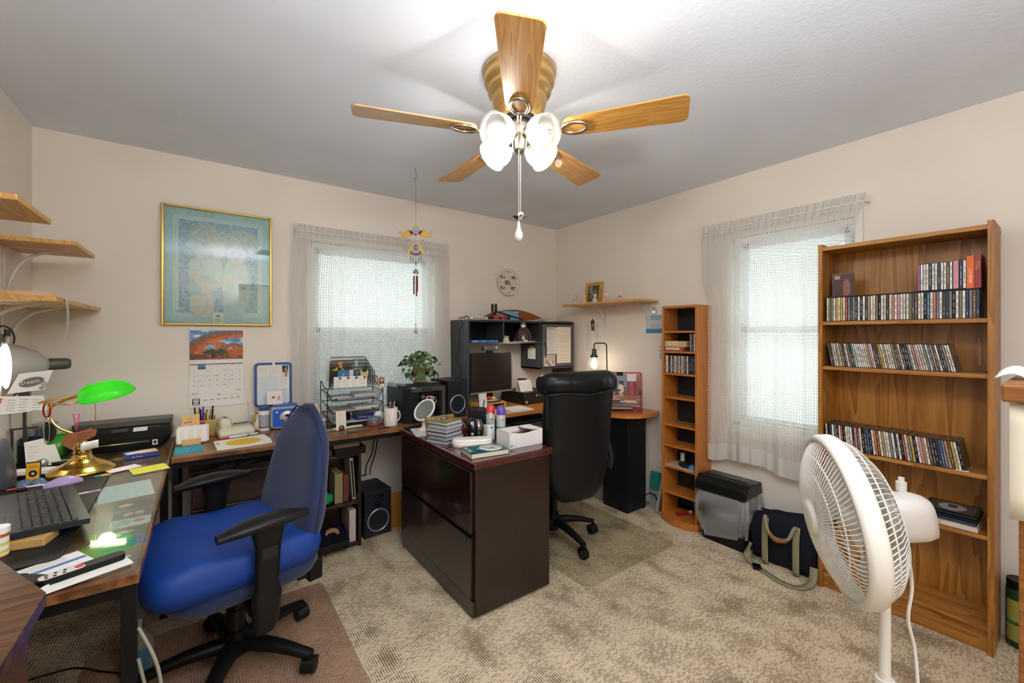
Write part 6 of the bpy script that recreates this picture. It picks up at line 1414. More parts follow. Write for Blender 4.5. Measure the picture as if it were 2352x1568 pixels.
for k, c in enumerate(('2456b0', 'b82838', '2456b0', 'b82838')): 
    p = MB(TR(-.068+.052*k, -.003, .066, 90)).lathe([(0, 0), (.0075, 0), (.0078, .002), (.004, .004), (.0035, .010), (.006, .013), (.006, .015), (0, .0155)], 12).build('push_pin', M(c, .3), t)
t = book('paperback_book', 'blue paperback standing in the front slot of the file sorter', (0, 0, 0), .075, .095, .012, '1f5f98', spine='-x') ; t.location = (OX-.105, OY-.046, D0+.290-.018); t.rotation_euler = (R_(86), 0, R_(-3))
b = MB(TR(.044, .010, .0125, 0, 0, 90)); b.text('JOHN', .022, 0, 0, 0, 'L', 0, .062); b.build('cover_lettering', M('c8d4e0', .5), t)
for nm, lb, cat, x, y, z, w_, h_, c in (('note_card', 'plain cream note card in the second sorter slot', 'card', -.035, -.048, .285, .062, .082, 'd8d4cc'), ('gift_card', 'yellow-green card held by a black clip in the sorter', 'card', .070, -.048, .278, .052, .085, 'b4bc7c'),
                                        ('backing_card', 'wide cream cardboard sheet at the back of the file sorter', 'card', -.06, .078, .29, .17, .150, 'd4ccc4'), ('blue_card', 'narrow blue card at the right end of the sorter', 'card', .115, .022, .285, .018, .075, '1f48a0')):
    o = MB().box(-w_/2, w_/2, -.001, .001, 0, h_).build(nm, M(c, .7)); o.location = (OX+x, OY+y, D0+z); o.rotation_euler = (0, 0, R_(-3)); tag(o, lb, cat)
    if nm == 'gift_card': MB().box(-.014, .014, -.005, .005, h_-.012, h_+.003).build('clip', BLK, o)
t = thing('artificial_flowers', 'little bunch of yellow-green and orange flowers above the blue paperback', 'flowers', (OX-.095, OY-.030, D0+.372))
r = random.Random(6)
for k in range(16):
    x, y, z = r.uniform(-.035, .035), r.uniform(-.012, .012), r.uniform(-.012, .045); c = ('b8c820', 'b8c820', 'e0a048', 'e89060')[min(3, int((z+.02)/.016))]
    MB(TR(x, y, z, r.uniform(-60, 60), r.uniform(-60, 60))).prism([(.010*(1+.35*math.cos(5*a))*math.cos(a), .010*(1+.35*math.cos(5*a))*math.sin(a)) for a in [2*math.pi*q/20 for q in range(20)]], 0, .002).build('petal', M(c, .6), t)
t = thing('glass_angel', 'clear crystal figurine standing on the file sorter', 'figurine', (OX+.035, OY+.02, D0+.375)); MB().lathe([(0, -.04), (.014, -.04), (.016, -.01), (.009, .005), (.013, .022), (.010, .040), (.005, .050), (0, .052)], 14, smooth=False).build('crystal', M('dfe2e8', .08, 0, alpha=.55), t)
t = thing('portrait_photo', 'small portrait photo of a woman propped at the right corner of the organiser', 'photo', (OX+.165, OY-.118, D0+.245), -3); MB(TR(0, 0, 0, -6)).box(-.024, .024, -.001, 0, 0, .072).build('print_backing', PAPER, t)
painted('print', .046, .068, 24, 34, lambda U, V: put(put(put(canvas(U, (196, 140, 84)), ell(U, V, .5, .5, .34, .46), (74, 40, 26)), ell(U, V, .52, .66, .18, .17), (226, 176, 146)), ell(U, V, .55, .1, .3, .25), (230, 224, 214)), TR(-.023, -.0022, .002, 84), t, .4)
t = thing('note_clip', 'long cream handwritten note in a grey half-ball holder, before the organiser', 'note holder', (-2.205, -.435, D0), 4)
MB().ball(0, 0, .014, .018, .014, .020, 16, 10).build('clip_ball', M('5a5a5c', .25, .7), t); MB(TR(0, .004, .003, -5)).box(-.032, .030, -.0005, .0005, 0, .118).build('note_sheet', M('e4dac8', .8), t)
b = MB(TR(0, .003, .003, 85))
for k in range(7): b.box(-.024, .012+.006*(k % 2), .104-.012*k, .1055-.012*k, 0, .0005)
b.build('handwriting', M('a8a4a0', .8), t)
t = thing('mint_cloth', 'pale mint rolled cloth under the front of the organiser', 'cloth', (-2.11, -.398, D0)); MB(TR(0, 0, .008, 0, 90, 3)).loft([[(.008*(1+.1*math.sin(3*a+z*40))*math.cos(a), .016*math.sin(a), z) for a in [2*math.pi*q/12 for q in range(12)]] for z in [-.14+.02*k for k in range(10)]]).build('roll', M('b4ccb4', .8), t)
t = thing('candy_jar', 'short clear pot of tiny coloured beads on a red mat', 'jar', (-2.000, -.425, D0+.0045))
MB().lathe([(0, 0), (.040, 0), (.044, .01), (.046, .058), (.043, .058), (.041, .006), (0, .006)], 28).build('pot_wall', CLEARP, t)
bd = MB(); r = random.Random(12); bm_ = ['c03a3a', 'd8c8b8', '3a6ab0', 'd8b048', '5a8a5a', 'b89078']
for _ in range(260):
    a = r.uniform(0, 6.28); z = r.uniform(.006, .052); q = r.uniform(.034, .0395); bd.m = r.randrange(6); bd.ball(q*math.cos(a), q*math.sin(a), z, .0032, n=5, m=3)
o = bd.build('beads', [M(c, .4) for c in bm_], t); o['kind'] = 'stuff'; MB().cyl(0, 0, .006, .050, .033, 20).build('bead_fill', M('a08878', .7), t)
MB().cyl(.0, .01, .0505, .060, .025, 18).build('blue_contents', M('2a80c0', .5), t)
t = thing('felt_mat', 'round red felt mat under the bead pot', 'mat', (-1.985, -.430, D0)); MB().prism([(.062*math.cos(a)*(1+.02*math.sin(14*a)), .050*math.sin(a)) for a in [2*math.pi*q/48 for q in range(48)]], 0, .004).build('felt', M('a82028', .85), t)
box_thing('photo_magnet', 'small rectangular photo magnet lying before the red mat', 'magnet', (-1.962, -.520, D0), 8, (.075, .042, .004), M('2a2a2c', .4), .002)
t = thing('pen_mug', 'tall white mug of pens and pencils left of the stereo', 'mug', (-1.905, -.480, D0))
MB().lathe([(0, 0), (.040, 0), (.0425, .006), (.0425, .122), (.039, .122), (.038, .008), (0, .008)], 32).build('mug_body', M('ddd6d0', .3), t)
MB(TR(.043, 0, .062, 90)).tube([(.020*math.cos(R_(a)), .034*math.sin(R_(a)), 0) for a in range(-90, 91, 15)], .005, 8).build('handle', M('ddd6d0', .3), t)
b = MB(TR(0, -.0428, .062, 90)).tube([(.024*math.cos(R_(a)), .030*math.sin(R_(a)), 0) for a in range(120, 241, 10)], .0007, 4); b.build('line_print', M('9a8a84', .6), t)
r = random.Random(21)
for k in range(13):
    a = r.uniform(0, 6.28); q = r.uniform(.004, .030); c = ('1c1c1e', '2a2a2e', '1e50a0', 'b02830', 'd8c040', '2a2a2e', 'd8a0a8', '3a6a4a', '202022', 'e0dcd8', '1e50a0', '202022', 'c83830')[k]
    MB().tube([(q*.6*math.cos(a), q*.6*math.sin(a), .01), (q*1.05*math.cos(a), q*1.05*math.sin(a), r.uniform(.135, .165))], .0036, 7).build('pen', M(c, .4), t)
t = thing('white_fan_clip', 'round white plastic disc behind the pen mug', 'disc', (-1.955, -.395, D0+.058)); MB(TR(0, 0, 0, 90)).lathe([(0, -.004), (.030, -.004), (.034, 0), (.030, .004), (0, .004)], 24).build('disc', M('dadce0', .3), t)
MB().box(-.004, .004, -.003, .003, -.058, -.03).build('stem', M('dadce0', .3), t)
# stereo
t = thing('mini_stereo', 'black mini stereo system with rounded top between pen mug and loudspeaker', 'stereo', (-1.668, -.345, D0), 2)
SB = M('1c1e21', .32); SG = M('4a4844', .35)
P = [(-.155, .165), (.150, .165), (.150, -.13), (.125, -.158), (-.110, -.158), (-.155, -.12)]
MB().prism(P, .0, .235).build('body', SB, t, bev=.004)
MB().loft([[(x*(1-i), y*(1-i), z) for x, y in P] for z, i in ((.235, 0), (.252, .03), (.262, .12), (.266, .30))]).build('domed_top', M('1a1c20', .12, coat=.5), t)
MB().box(-.108, .123, -.162, -.1585, .212, .240).build('fascia_strip', SG, t, bev=.001); MB().box(-.035, .035, -.1635, -.162, .222, .230).build('disc_slot', BLK, t)
MB().box(.123, .1505, -.1575, -.150, .0, .24).build('side_cheek', SG, t)
f = MB().box(-.05, .095, -.165, -.159, .125, .205).build('control_panel', M('0e0f11', .15, coat=.5), t)
MB().box(-.045, .085, -.167, -.165, .194, .200).build('silver_bar', CHROME, t); MB().box(-.010, .045, -.1662, -.165, .165, .187).build('display', M('2a1214', .2, emit=.12, ecol='802820'), t)
b = MB(TR(0, -.1665, 0, 90))
for k in range(9): b.cyl(-.035+.012*k, .150, 0, .001, .0028, 8)
for k in range(4): b.box(-.040, -.028, .165+.006*k, .168+.006*k, 0, .0006).box(-.024, -.016, .165+.006*k, .168+.006*k, 0, .0006)
b.build('buttons', M('a8a8a8', .4), t)['kind'] = 'stuff'
MB(TR(.05, -.168, .145, 90)).lathe([(.020, 0), (.026, .003), (.030, 0), (.026, -.002)], 24).build('volume_ring', CHROME, t)
MB(TR(-.005, -.168, .115, 90)).lathe([(.012, 0), (.016, .003), (.019, 0)], 20).build('tone_ring', CHROME, t)
MB().box(-.06, .10, -.161, -.1585, .02, .105).build('cassette_door', M('101113', .2), t, bev=.001); MB().box(.02, .06, -.1625, -.161, .030, .048).build('blue_label', M('24406a', .4), t)
b = MB()
for k in range(8): b.box(-.1562, -.155, -.06+.016*k, -.052+.016*k, .10, .14)
b.build('side_vents', BLK, t)['kind'] = 'stuff'
def bookshelf_speaker(label, loc, rot, w_, h_, d_):
    t = thing('bookshelf_speaker', label, 'speaker', loc, rot, 'black stereo loudspeakers with silver woofer rings')
    MB().box(-w_/2, w_/2, 0, d_, 0, h_).build('cabinet', M('151517', .4), t, bev=.003)
    MB().loft([[(x, y, z) for x, z in ((-w_/2+i, .004+i), (w_/2-i, .004+i), (w_/2-i, h_-i), (-w_/2+i, h_-i))] for y, i in ((0, 0), (-.012, 0), (-.018, .006))], False).build('front_baffle', M('20242a', .3), t, bev=.002)
    zc = h_*.36; R0 = w_*.40
    MB(TR(0, -.0185, zc, 90)).lathe([(R0-.006, .0), (R0-.005, .004), (R0, .0045), (R0+.002, .0)], 40).build('woofer_ring', M('b8bcc0', .3, .7), t)
    MB(TR(0, -.0185, zc, 90)).lathe([(R0-.006, .001), (R0-.014, .003), (R0-.022, -.004), (.018, -.012), (.014, -.008), (0, -.002)], 32).build('woofer_cone', M('26282c', .55), t)
    MB(TR(0, -.0185, h_*.80, 90)).lathe([(.026, 0), (.024, .003), (.016, -.004), (.009, -.002), (0, .003)], 24).build('tweeter', M('2c2e32', .25), t); MB(TR(0, -.0182, h_*.80, 90)).prism([(-.036, .036), (.036, .036), (.022, -.042), (-.022, -.042)], -.001, .0012).build('tweeter_plate', M('14161a', .2), t)
    return t
bookshelf_speaker('black loudspeaker with silver ring standing right of the stereo', (-1.412, -.475, D0), 6, .165, .272, .22)
bookshelf_speaker('black loudspeaker with silver ring standing on the carpet under the desk', (-1.963, -.385, 0), 4, .185, .305, .24)
# potted ivy on the stereo
t = thing('potted_ivy', 'green ivy in an olive clay pot standing on the stereo', 'potted plant', (-1.650, -.365, D0+.2655))
MB().lathe([(0, 0), (.045, 0), (.048, .006), (.048, .014), (.044, .014), (0, .008)], 28).build('saucer', M('a8a478', .5), t)
MB().lathe([(0, .012), (.034, .012), (.048, .098), (.052, .100), (.053, .116), (.048, .116), (.044, .10), (0, .10)], 28).build('pot', M('a8a478', .45), t)
MB().cyl(0, 0, .098, .104, .044, 18).build('soil', M('30241a', .9), t)
r = random.Random(31); LG_ = [M('4a6a34', .45, coat=.2), M('6a8a4c', .45, coat=.2), M('3a5428', .5), M('7a5a44', .5)]
def leaf_mesh():
    P = [(0, 0), (.30, -.08), (.62, -.42), (.48, -.10), (1.0, .0)][:0]
    pts = [(0, .0, 0), (-.12, .34, .02), (.25, .62, .0), (.42, .34, .04), (1.0, 0, -.08), (.42, -.34, .04), (.25, -.62, 0), (-.12, -.34, .02), (.35, 0, -.05)]
    fs = [(8, i, i+1) for i in range(7)]+[(8, 7, 0)]; return pts, fs
lp, lf = leaf_mesh(); lm_ = []
for m_ in LG_:
    b = MB(); b.add(lp, lf, True); o = b.build('tmp_leaf', m_); lm_.append(o.data); bpy.data.objects.remove(o)
st = MB()
for k in range(150):
    a = r.uniform(0, 6.28); q = r.random()**.6; hang = r.random() < .30
    if hang: R0 = .075+.05*r.random(); z = .10-.06*r.random()
    else: R0 = .125*q; z = .125+.10*(1-q*q)*r.uniform(.5, 1.1)
    x, y = R0*math.cos(a)*(1.1), R0*math.sin(a)*.85; s_ = r.uniform(.026, .044)
    o = bpy.data.objects.new('leaf', lm_[r.choice([0, 0, 1, 1, 2, 3 if hang else 1])]); COL.objects.link(o); o.parent = t; o.location = (x, y, z); o.scale = (s_, s_, s_)
    o.rotation_euler = (r.uniform(-.7, .7), r.uniform(.1, 1.0) if not hang else r.uniform(.9, 1.6), a+r.uniform(-.6, .6))
    if k % 3 == 0: st.tube([(0, 0, .10), (x*.5, y*.5, max(z, .12)+.01), (x, y, z)], .0012, 4)
for k in range(5):
    a = r.uniform(0, 6.28); st.tube(smooth_path([(.05*math.cos(a), .05*math.sin(a), .11), (.10*math.cos(a), .10*math.sin(a), .10), (.12*math.cos(a+.1), .12*math.sin(a), .05), (.13*math.cos(a), .13*math.sin(a), .02)], 4), .0008, 4)
st.build('stems', M('4a4a2c', .7), t)

# ------------------------------------------------------------ on the mahogany cabinet (top at z .75)
C0 = .7503
t = thing('fringed_doily', 'small white woven mat with pale blue fringe at the back left of the mahogany cabinet', 'mat', (-1.775, -.800, C0), -14)
MB().box(-.085, .085, -.120, .115, 0, .002).build('woven_mat', M('ddd4cc', .9, bump=(300, .4, .001)), t)
b = MB(); r = random.Random(8)
for k in range(46):
    y = -.118+.0051*k; b.box(-.085-r.uniform(.014, .022), -.085, y, y+.0028, .0, .0014).box(.085, .085+r.uniform(.014, .02), y, y+.0028, .0, .0014)
b.build('fringe', M('b4c8dc', .8), t)['kind'] = 'stuff'; b = MB(); [b.box(-.01+.008*k, -.004+.008*k, -.06+.004*(k % 2), -.052, .002, .0023) for k in range(7)]; b.build('red_print', M('c07a70', .8), t)
t = thing('makeup_mirror', 'round white suction makeup mirror tilted on the fringed mat', 'mirror', (-1.805, -.775, C0+.0022), 20)
MB().lathe([(0, 0), (.036, 0), (.038, .004), (.030, .012), (.018, .022), (.010, .030), (.010, .052), (0, .052)], 28).build('suction_base', M('e4dcd8', .25), t); MB().ball(0, 0, .058, .011).tube([(0, 0, .058), (.008, .012, .082)], .006, 8).build('ball_joint', M('e8e0dc', .3), t)
mT = Matrix.Translation((.010, .004, .128)) @ (Vector((-.806, .591, 0))*.62+Vector((0, 0, .58))+Vector((-.591, -.806, 0))*.50).normalized().to_track_quat('Z', 'Y').to_matrix().to_4x4()
MB(mT).lathe([(.064, -.004), (.074, -.006), (.078, .0), (.074, .005), (.066, .004), (.064, -.004)], 40).build('mirror_rim', M('e8e0dc', .3), t); MB(mT).lathe([(0, .001), (.0655, .001)], 40).build('mirror_glass', M('d8dce0', .04, 1), t); MB(mT).lathe([(0, -.003), (.0655, -.0035)], 40).build('mirror_back', M('e8e0dc', .3), t)
b = MB(mT); b.tube([(.03*math.cos(R_(a)), .085+.012*math.sin(R_(a)), -.004) for a in range(0, 360, 20)], .0025, 6, closed=True); b.build('hanging_loop', M('e8e0dc', .3), t)
# CD stack
SC = [('d8d4cc', 'cream'), ('7a7a80', 'grey'), ('c8c8cc', 'pale grey'), ('8890a4', 'bluish grey'), ('b8b4b4', 'light grey'), ('3a4658', 'slate'), ('c4c0bc', 'white'), ('606870', 'dark grey'), ('b0a8a0', 'beige'), ('50648c', 'blue'), ('c0bcb8', 'off-white')]
r = random.Random(17)
for k, (c, nm) in enumerate(reversed(SC)):
    z = C0+.0104*k; ps = len(SC)-k
    t = thing('cd_case', f'{nm} CD case lying {"topmost but one" if ps == 1 else ordn(ps)+" below the topmost case"} in the cabinet stack', 'CD', (-1.842+r.uniform(-.003, .003), -1.150+r.uniform(-.003, .003), z), 20+r.uniform(-3, 3), 'CD cases stacked on the mahogany cabinet')
    MB().box(0, .130, 0, .140, .0006, .0100).build('clear_case', M('a8aab0', .15, coat=.5), t); MB().box(-.0004, .128, -.0006, .0, .0022, .0084).box(-.0006, 0, .004, .136, .0022, .0084).build('inlay_card', M(c, .4), t)
t = thing('cd_case', 'topmost CD case with a red, green-edged picture cover in the cabinet stack', 'CD', (-1.842, -1.152, C0+.0104*11+.0004), 24)
MB().box(0, .132, 0, .138, 0, .0095).build('case', M('7a8a4c', .3, coat=.4), t)
painted('cover', .118, .126, 30, 32, lambda U, V: put(put(put(put(canvas(U, (150, 160, 92)), rect(U, V, .08, .92, .08, .92), (170, 52, 50)), rect(U, V, .2, .8, .2, .8), (196, 150, 110)), ell(U, V, .5, .5, .25, .2), (60, 60, 90)), ell(U, V, .55, .55, .1, .1), (220, 200, 180)), TR(.007, .006, .0098), t, .2)
t = thing('gold_box_lid', 'gold-coloured box lid with white script leaning behind the CD stack', 'box lid', (-1.790, -.985, C0), 3)
MB(TR(0, 0, .001, -14)).box(-.085, .10, -.003, .0, 0, .125).box(-.085, .10, 0, .014, .121, .125).box(-.085, -.081, 0, .014, 0, .125).build('lid_panel', M('a08048', .35, .3), t, bev=.001)
MB(TR(-.055, -.0036, .098, 76)).text('Delta', .022, 0, 0, 0).build('script', M('e4dcc8', .5), t)
box_thing('red_book', 'dark red book lying behind the black penguin ornament', 'book', (-1.660, -.905, C0), 10, (.12, .09, .022), M('7a1c24', .45), .001)
t = thing('penguin_ornament', 'glossy black and pewter rounded bird ornament with a white ring eye', 'ornament', (-1.628, -1.070, C0), -20)
secs = []
for k in range(14):
    q = k/13; z = .112*q; rr = .046*math.sin(math.pi*(.18+.80*q))**.55; secs.append([(rr*.82*math.cos(R_(a))-.004*q, rr*math.sin(R_(a)), z) for a in range(0, 360, 20)])
MB().loft(secs).build('glossy_body', M('0e0e10', .10, coat=.8), t)
secs = []
for k in range(12):
    q = k/11; z = .100*q; rr = .040*math.sin(math.pi*(.2+.75*q))**.6; secs.append([(.034+rr*.9*math.cos(R_(a)), .006+rr*math.sin(R_(a)), z) for a in range(0, 360, 20)])
MB().loft(secs).build('pewter_wing', M('7c7874', .22, .9), t)
MB(TR(-.012, -.0405, .085, 84)).lathe([(.0035, .001), (.005, .003), (.0085, .003), (.0095, .0)], 20).build('eye_ring', M('e8e6e2', .3), t); MB(TR(-.010, -.044, .022, 84)).lathe([(0, 0), (.009, .0), (.010, -.003)], 16).build('silver_foot', M('b8b4b0', .25, .7), t)
# wire sorter behind
t = thing('wire_sorter', 'black mesh letter sorter with a blue packet behind the penguin ornament', 'letter sorter', (-1.50, -.920, C0), -40)
MB().box(-.07, .07, -.055, .055, 0, .003).build('base', WR_, t)
for k, (y, h, w_) in enumerate(((-.045, .145, .055), (-.012, .115, .052), (.022, .125, .06), (.05, .10, .062))):
    o = MB().box(-w_, w_, y, y+.0008, .01, h).build('mesh_divider', MESH, t); MB().tube([(-w_, y, .002), (-w_, y, h-.01), (-w_+.01, y, h), (w_-.01, y, h), (w_, y, h-.01), (w_, y, .002)], .0028, 6).build('rim', WR_, o)
box_thing('blue_packet', 'bright blue packet in the black letter sorter', 'packet', (-1.528, -.905, C0+.0035), -40, (.075, .018, .055), M('1f8ab8', .5), .002)
for k in range(5): box_thing('card_bundle', f'cream card packet {("at the bottom", "second from bottom", "in the middle", "second from top", "on top")[k]} of the pile by the ornament', 'cards', (-1.535+.003*(k % 2), -1.075, C0+.0112*k), -28+4*(k % 2), (.075, .055, .0108), M(('d8ccb4', 'cfc2a8', 'dad0bc', 'd0c4ac', 'e0d8c4')[k], .8), .001, 'cream card packets')
# white oval case, book, disc
t = thing('oval_case', 'white oval plastic case with lid line on the mahogany cabinet', 'case', (-1.735, -1.242, C0), -25)
ov = [[(p[0], p[1], z) for p in rrect(-.108+i, .108-i, -.048+i, .048-i, .0475-i, 8)] for z, i in ((0, .004), (.006, 0), (.026, 0), (.0268, .0015))]
MB().loft(ov).build('lower_shell', M('e8ded6', .35), t); ov = [[(p[0], p[1], z) for p in rrect(-.108+i, .108-i, -.048+i, .048-i, .0475-i, 8)] for z, i in ((.0272, .001), (.030, 0), (.034, .001), (.038, .006), (.040, .016))]
MB().loft(ov).build('lid', M('ece4dc', .35), t); b = MB(TR(0, 0, .0403)); [b.box(-.022+.007*k, -.018+.007*k, -.002, .002, 0, .0003) for k in range(7)]; b.build('embossed_name', M('c4bab2', .4), t)
t = thing('paperback_book', 'thick paperback with a dark teal cover at the front of the cabinet', 'book', (-1.868, -1.462, C0), -7.5)
MB().box(0, .200, .0, .140, .0022, .0225).build('pages', M('d8cab0', .85), t); MB().box(-.001, .201, -.001, .141, 0, .002).box(-.001, .201, -.001, .141, .0227, .0245).box(-.001, .201, .139, .141, 0, .0245).build('cover', M('1f5060', .3), t)
painted('cover_art', .196, .136, 50, 34, lambda U, V: put(put(put(canvas(U, (24, 84, 100)), (noise2(U, V, 6, 41) > .6), (40, 116, 128)), (np.abs(U-.42) < .16)*(np.abs(V-.5) < .08)*(noise2(U, V, 30, 2) > .4), (110, 190, 180)), (U < .12)*(np.abs(V-.6) < .3)*(noise2(U, V, 40, 3) > .5), (180, 200, 204)), TR(.002, .002, .0248), t, .25)
t = thing('compact_disc', 'silver-white compact disc lying on the teal paperback', 'disc', (-1.728, -1.412, C0+.0252), 0)
MB().lathe([(.0075, 0), (.060, 0), (.060, .0012), (.0075, .0012), (.0075, 0)], 48).build('disc_body', M('d4dcd8', .15, .3, coat=.6), t); MB().lathe([(.0075, .0013), (.020, .0014)], 32).build('hub', M('c8b088', .2, .4), t); b = MB(TR(-.045, -.012, .0013)); [b.box(.006*k, .004+.006*k, 0, .008+.003*(k % 2), 0, .0003) for k in range(5)]; b.build('print', M('7ab0cc', .5), t)
# white box
t = thing('tissue_box', 'white cardboard dispenser box with a cut-away top on the mahogany cabinet', 'box', (-1.6205, -1.428, C0), -1.5)
bw_, bd_, bh_ = .220, .125, .085; b = MB(); CB = M('e2dedc', .7)
b.box(0, bw_, 0, .0015, 0, bh_-.012).box(0, bw_, bd_-.0015, bd_, 0, bh_).box(0, .0015, 0, bd_, 0, bh_).box(bw_-.0015, bw_, 0, bd_, 0, bh_).box(0, bw_, 0, bd_, 0, .0015)
b.prism([(0, bd_), (0, .0), (.012, .0)]+[(.02+.07*q, .012+.028*q) for q in (0, .5, 1)]+[(.100, .060), (.112, bd_)], bh_-.0015, bh_)
b.prism([(.148, bd_), (.135, .085), (.140, .045), (.16, .010), (bw_, 0), (bw_, bd_)], bh_-.0015, bh_).build('carton', CB, t)
P = [(.0, bh_-.0122), (.0, bh_-.0015), (.025, bh_-.002), (.06, bh_-.010), (.09, bh_-.0122)]; MB(TR(0, .0015, 0, 90)).prism(P, 0, .0012).build('front_flap', CB, t)
P = [(bw_, bh_-.0122), (bw_, bh_-.0015), (.19, bh_-.002), (.13, bh_-.010), (.10, bh_-.0122)]; MB(TR(0, .0015, 0, 90)).prism(P, 0, .0012).build('front_flap', CB, t)
MB().box(.003, bw_-.003, .003, bd_-.003, .002, .05).build('brown_lining', M('8a6a48', .8), t)
MB(TR(-.0006, .064, .03, 0, 0, 0)).box(-.0006, .0, -.055, .058, -.012, .050).build('side_flap', CB, t)
b = MB(TR(.014, -.0002, .014, 90)); b.tube([(.007*math.cos(R_(a)), .007*math.sin(R_(a)), 0) for a in range(0, 360, 30)], .0012, 4, closed=True).box(-.004, .004, -.003, .003, 0, .0004).box(.013, .022, .002, .004, 0, .0004).box(.013, .026, -.004, -.002, 0, .0004); b.build('printed_logo', M('4a88b4', .6), t)
# bottles
t = thing('sanitizer_bottle', 'clear plastic bottle with silver cap behind the white box', 'bottle', (-1.600, -1.215, C0))
MB().lathe([(0, 0), (.022, 0), (.024, .004), (.024, .105), (.020, .120), (.012, .128), (0, .128)], 24).build('bottle_body', CLEARP, t); MB().cyl(0, 0, .128, .158, .0125, 18).build('cap', M('d8d8d8', .2, .2), t, bev=.001); MB().lathe([(.0243, .012), (.0243, .095)], 24).build('label', M('d8e0e2', .5), t); MB(TR(-.008, -.0245, .080, 90)).prism([(.008*math.cos(R_(a)), .006*math.sin(R_(a))) for a in range(0, 360, 30)], 0, .0006).build('blue_oval', M('3a90b0', .5), t)
def spray_can(label, x, y, cap, band, h=.17):
    t = thing('aerosol_can', label, 'spray can', (x, y, C0)); MB().lathe([(0, 0), (.0265, 0), (.0275, .003), (.0275, h-.045), (.0265, h-.040), (0, h-.04)], 28).build('can_body', M('d4dcd6', .3, .2), t)
    MB().lathe([(.0278, h-.042), (.0275, h-.02), (.022, h+.002), (.012, h+.012), (0, h+.014)], 28).build('cap', M(cap, .3), t)
    MB().lathe([(.0277, .045), (.0277, .060)], 28).build('green_band', M(band, .4), t); MB(TR(-.016, -.0275, .095, 90)).text('4in1', .018, 0, 0, .0).build('lettering', M('4a7a50', .5), t)
    return t
spray_can('air-freshener can with a purple domed cap', -1.492, -1.165, '6a4ab4', '5a9a68'); spray_can('air-freshener can with a red domed cap behind the purple-capped one', -1.528, -1.108, 'd83a40', 'c05a50')

# ------------------------------------------------------------ computer desk and hutch contents
K0 = .7483
t = thing('monitor', 'black flat monitor with silver bottom edge under the hutch', 'monitor', (-.967, -.245, K0), 3)
MB().box(-.215, .215, -.030, .0, .118, .452).build('bezel', M('16171a', .35), t, bev=.003); MB().box(-.207, .203, -.0325, -.030, .135, .440).build('screen', M('2a2523', .22, coat=.3), t)
MB().box(-.215, .215, -.034, -.0302, .118, .130).build('silver_edge', M('b8b4a8', .3, .6), t); MB().box(.204, .215, -.0335, -.0302, .130, .452).build('silver_side', M('8a8a88', .35, .5), t)
MB().box(-.03, .03, .0, .02, .02, .25).build('stand_post', BLK, t, bev=.002); MB().prism(rrect(-.11, .11, -.02, .12, .03), 0, .012).build('stand_foot', BLK, t)
t = thing('webcam', 'grey twin-lens camera bar clamped on top of the monitor', 'webcam', (-.985, -.268, K0+.4525), 3)
MB().box(-.072, .082, -.018, .012, .014, .056).build('camera_bar', M('5a5c5e', .35, .4), t, bev=.006); MB().box(-.025, .025, -.02, .01, .0, .014).build('clamp', BLK, t)
for x in (-.045, .055): MB(TR(x, -.0185, .035, 90)).lathe([(0, .002), (.007, .002), (.009, 0)], 16).build('lens', M('a8acb0', .15, .6), t)
MB().tube([(.02, 0, .056), (.02, .02, .067)], .002, 6).build('cable', BLK, t)
t = thing('monitor_riser', 'low honey-coloured wooden riser at the front of the monitor', 'riser', (-1.055, -.345, K0), 0); MB().box(-.14, .14, -.06, .055, .045, .058).box(-.14, -.125, -.06, .055, 0, .045).box(.125, .14, -.06, .055, 0, .045).build('board', wood('riser', 'b07a34', 'c89040', 'd8a050', 'x', .8, .4), t, bev=.002)
R0_ = K0+.0585
t = thing('black_tray', 'black slate tray holding small toy fruit on the wooden riser', 'tray', (-1.045, -.350, R0_)); MB().box(-.075, .085, -.045, .045, 0, .009).build('slate', BLK, t, bev=.002); MB().box(-.062, .068, -.035, .035, .0092, .013).build('cream_pad', M('d8d0a8', .7), t)
for x, c, r_, lb in ((-.035, 'e88a28', .017, 'small orange on the black slate tray'), (.005, 'd03034', .018, 'small red apple in the middle of the slate tray'), (.045, 'd8c490', .014, 'small tan nut-shaped fruit at the right of the slate tray')):
    t = thing('toy_fruit', lb, 'fruit', (-1.045+x, -.350, R0_+.0132)); MB().ball(0, 0, r_*.92, r_*(1.3 if c == 'd8c490' else 1), r_, r_*.92, 18, 12).build('fruit_body', M(c, .35), t); MB().tube([(0, 0, r_*1.7), (.002, 0, r_*2.1)], .0012, 5).build('stalk', M('4a3820', .7), t)
t = thing('desktop_computer', 'black desktop computer lying flat right of the monitor', 'computer', (-.545, -.215, K0), 2)
MB().box(-.165, .165, -.15, .17, .004, .102).build('case', M('232120', .4), t, bev=.002); MB().box(-.163, .163, -.153, -.150, .006, .100).build('front_grille', M('2c2624', .55, bump=(260, .8, .002)), t)
MB(TR(-.02, -.1545, .072, 90)).cyl(0, 0, 0, .002, .010, 18).build('power_button', M('c8c8c8', .3, .5), t); MB().box(.0, .06, -.155, -.153, .065, .079).build('drive_slot', M('4a4644', .4), t); MB().box(-.145, -.125, -.1545, -.153, .012, .030).build('sticker', M('b8c4d0', .4), t); MB(TR(.008, -.1552, .068, 90)).text('DELL', .008, 0, 0, 0).build('lettering', M('c8c8c8', .4), t)
t = thing('desk_calendar', 'small white tent calendar standing on the desktop computer', 'calendar', (-.620, -.270, K0+.1025), -4)
MB(TR(0, -.035, 0, -24)).box(-.062, .068, -.0008, 0, .0, .105).build('front_page', M('e2ded8', .8), t); MB(TR(0, .045, 0, 24)).box(-.062, .068, 0, .0008, 0, .100).build('back_page', M('e2ded8', .8), t); MB().box(-.062, .068, -.035, .045, .0, .0008).build('base_card', M('e2ded8', .8), t)
b = MB(TR(0, -.0362, 0, 66))
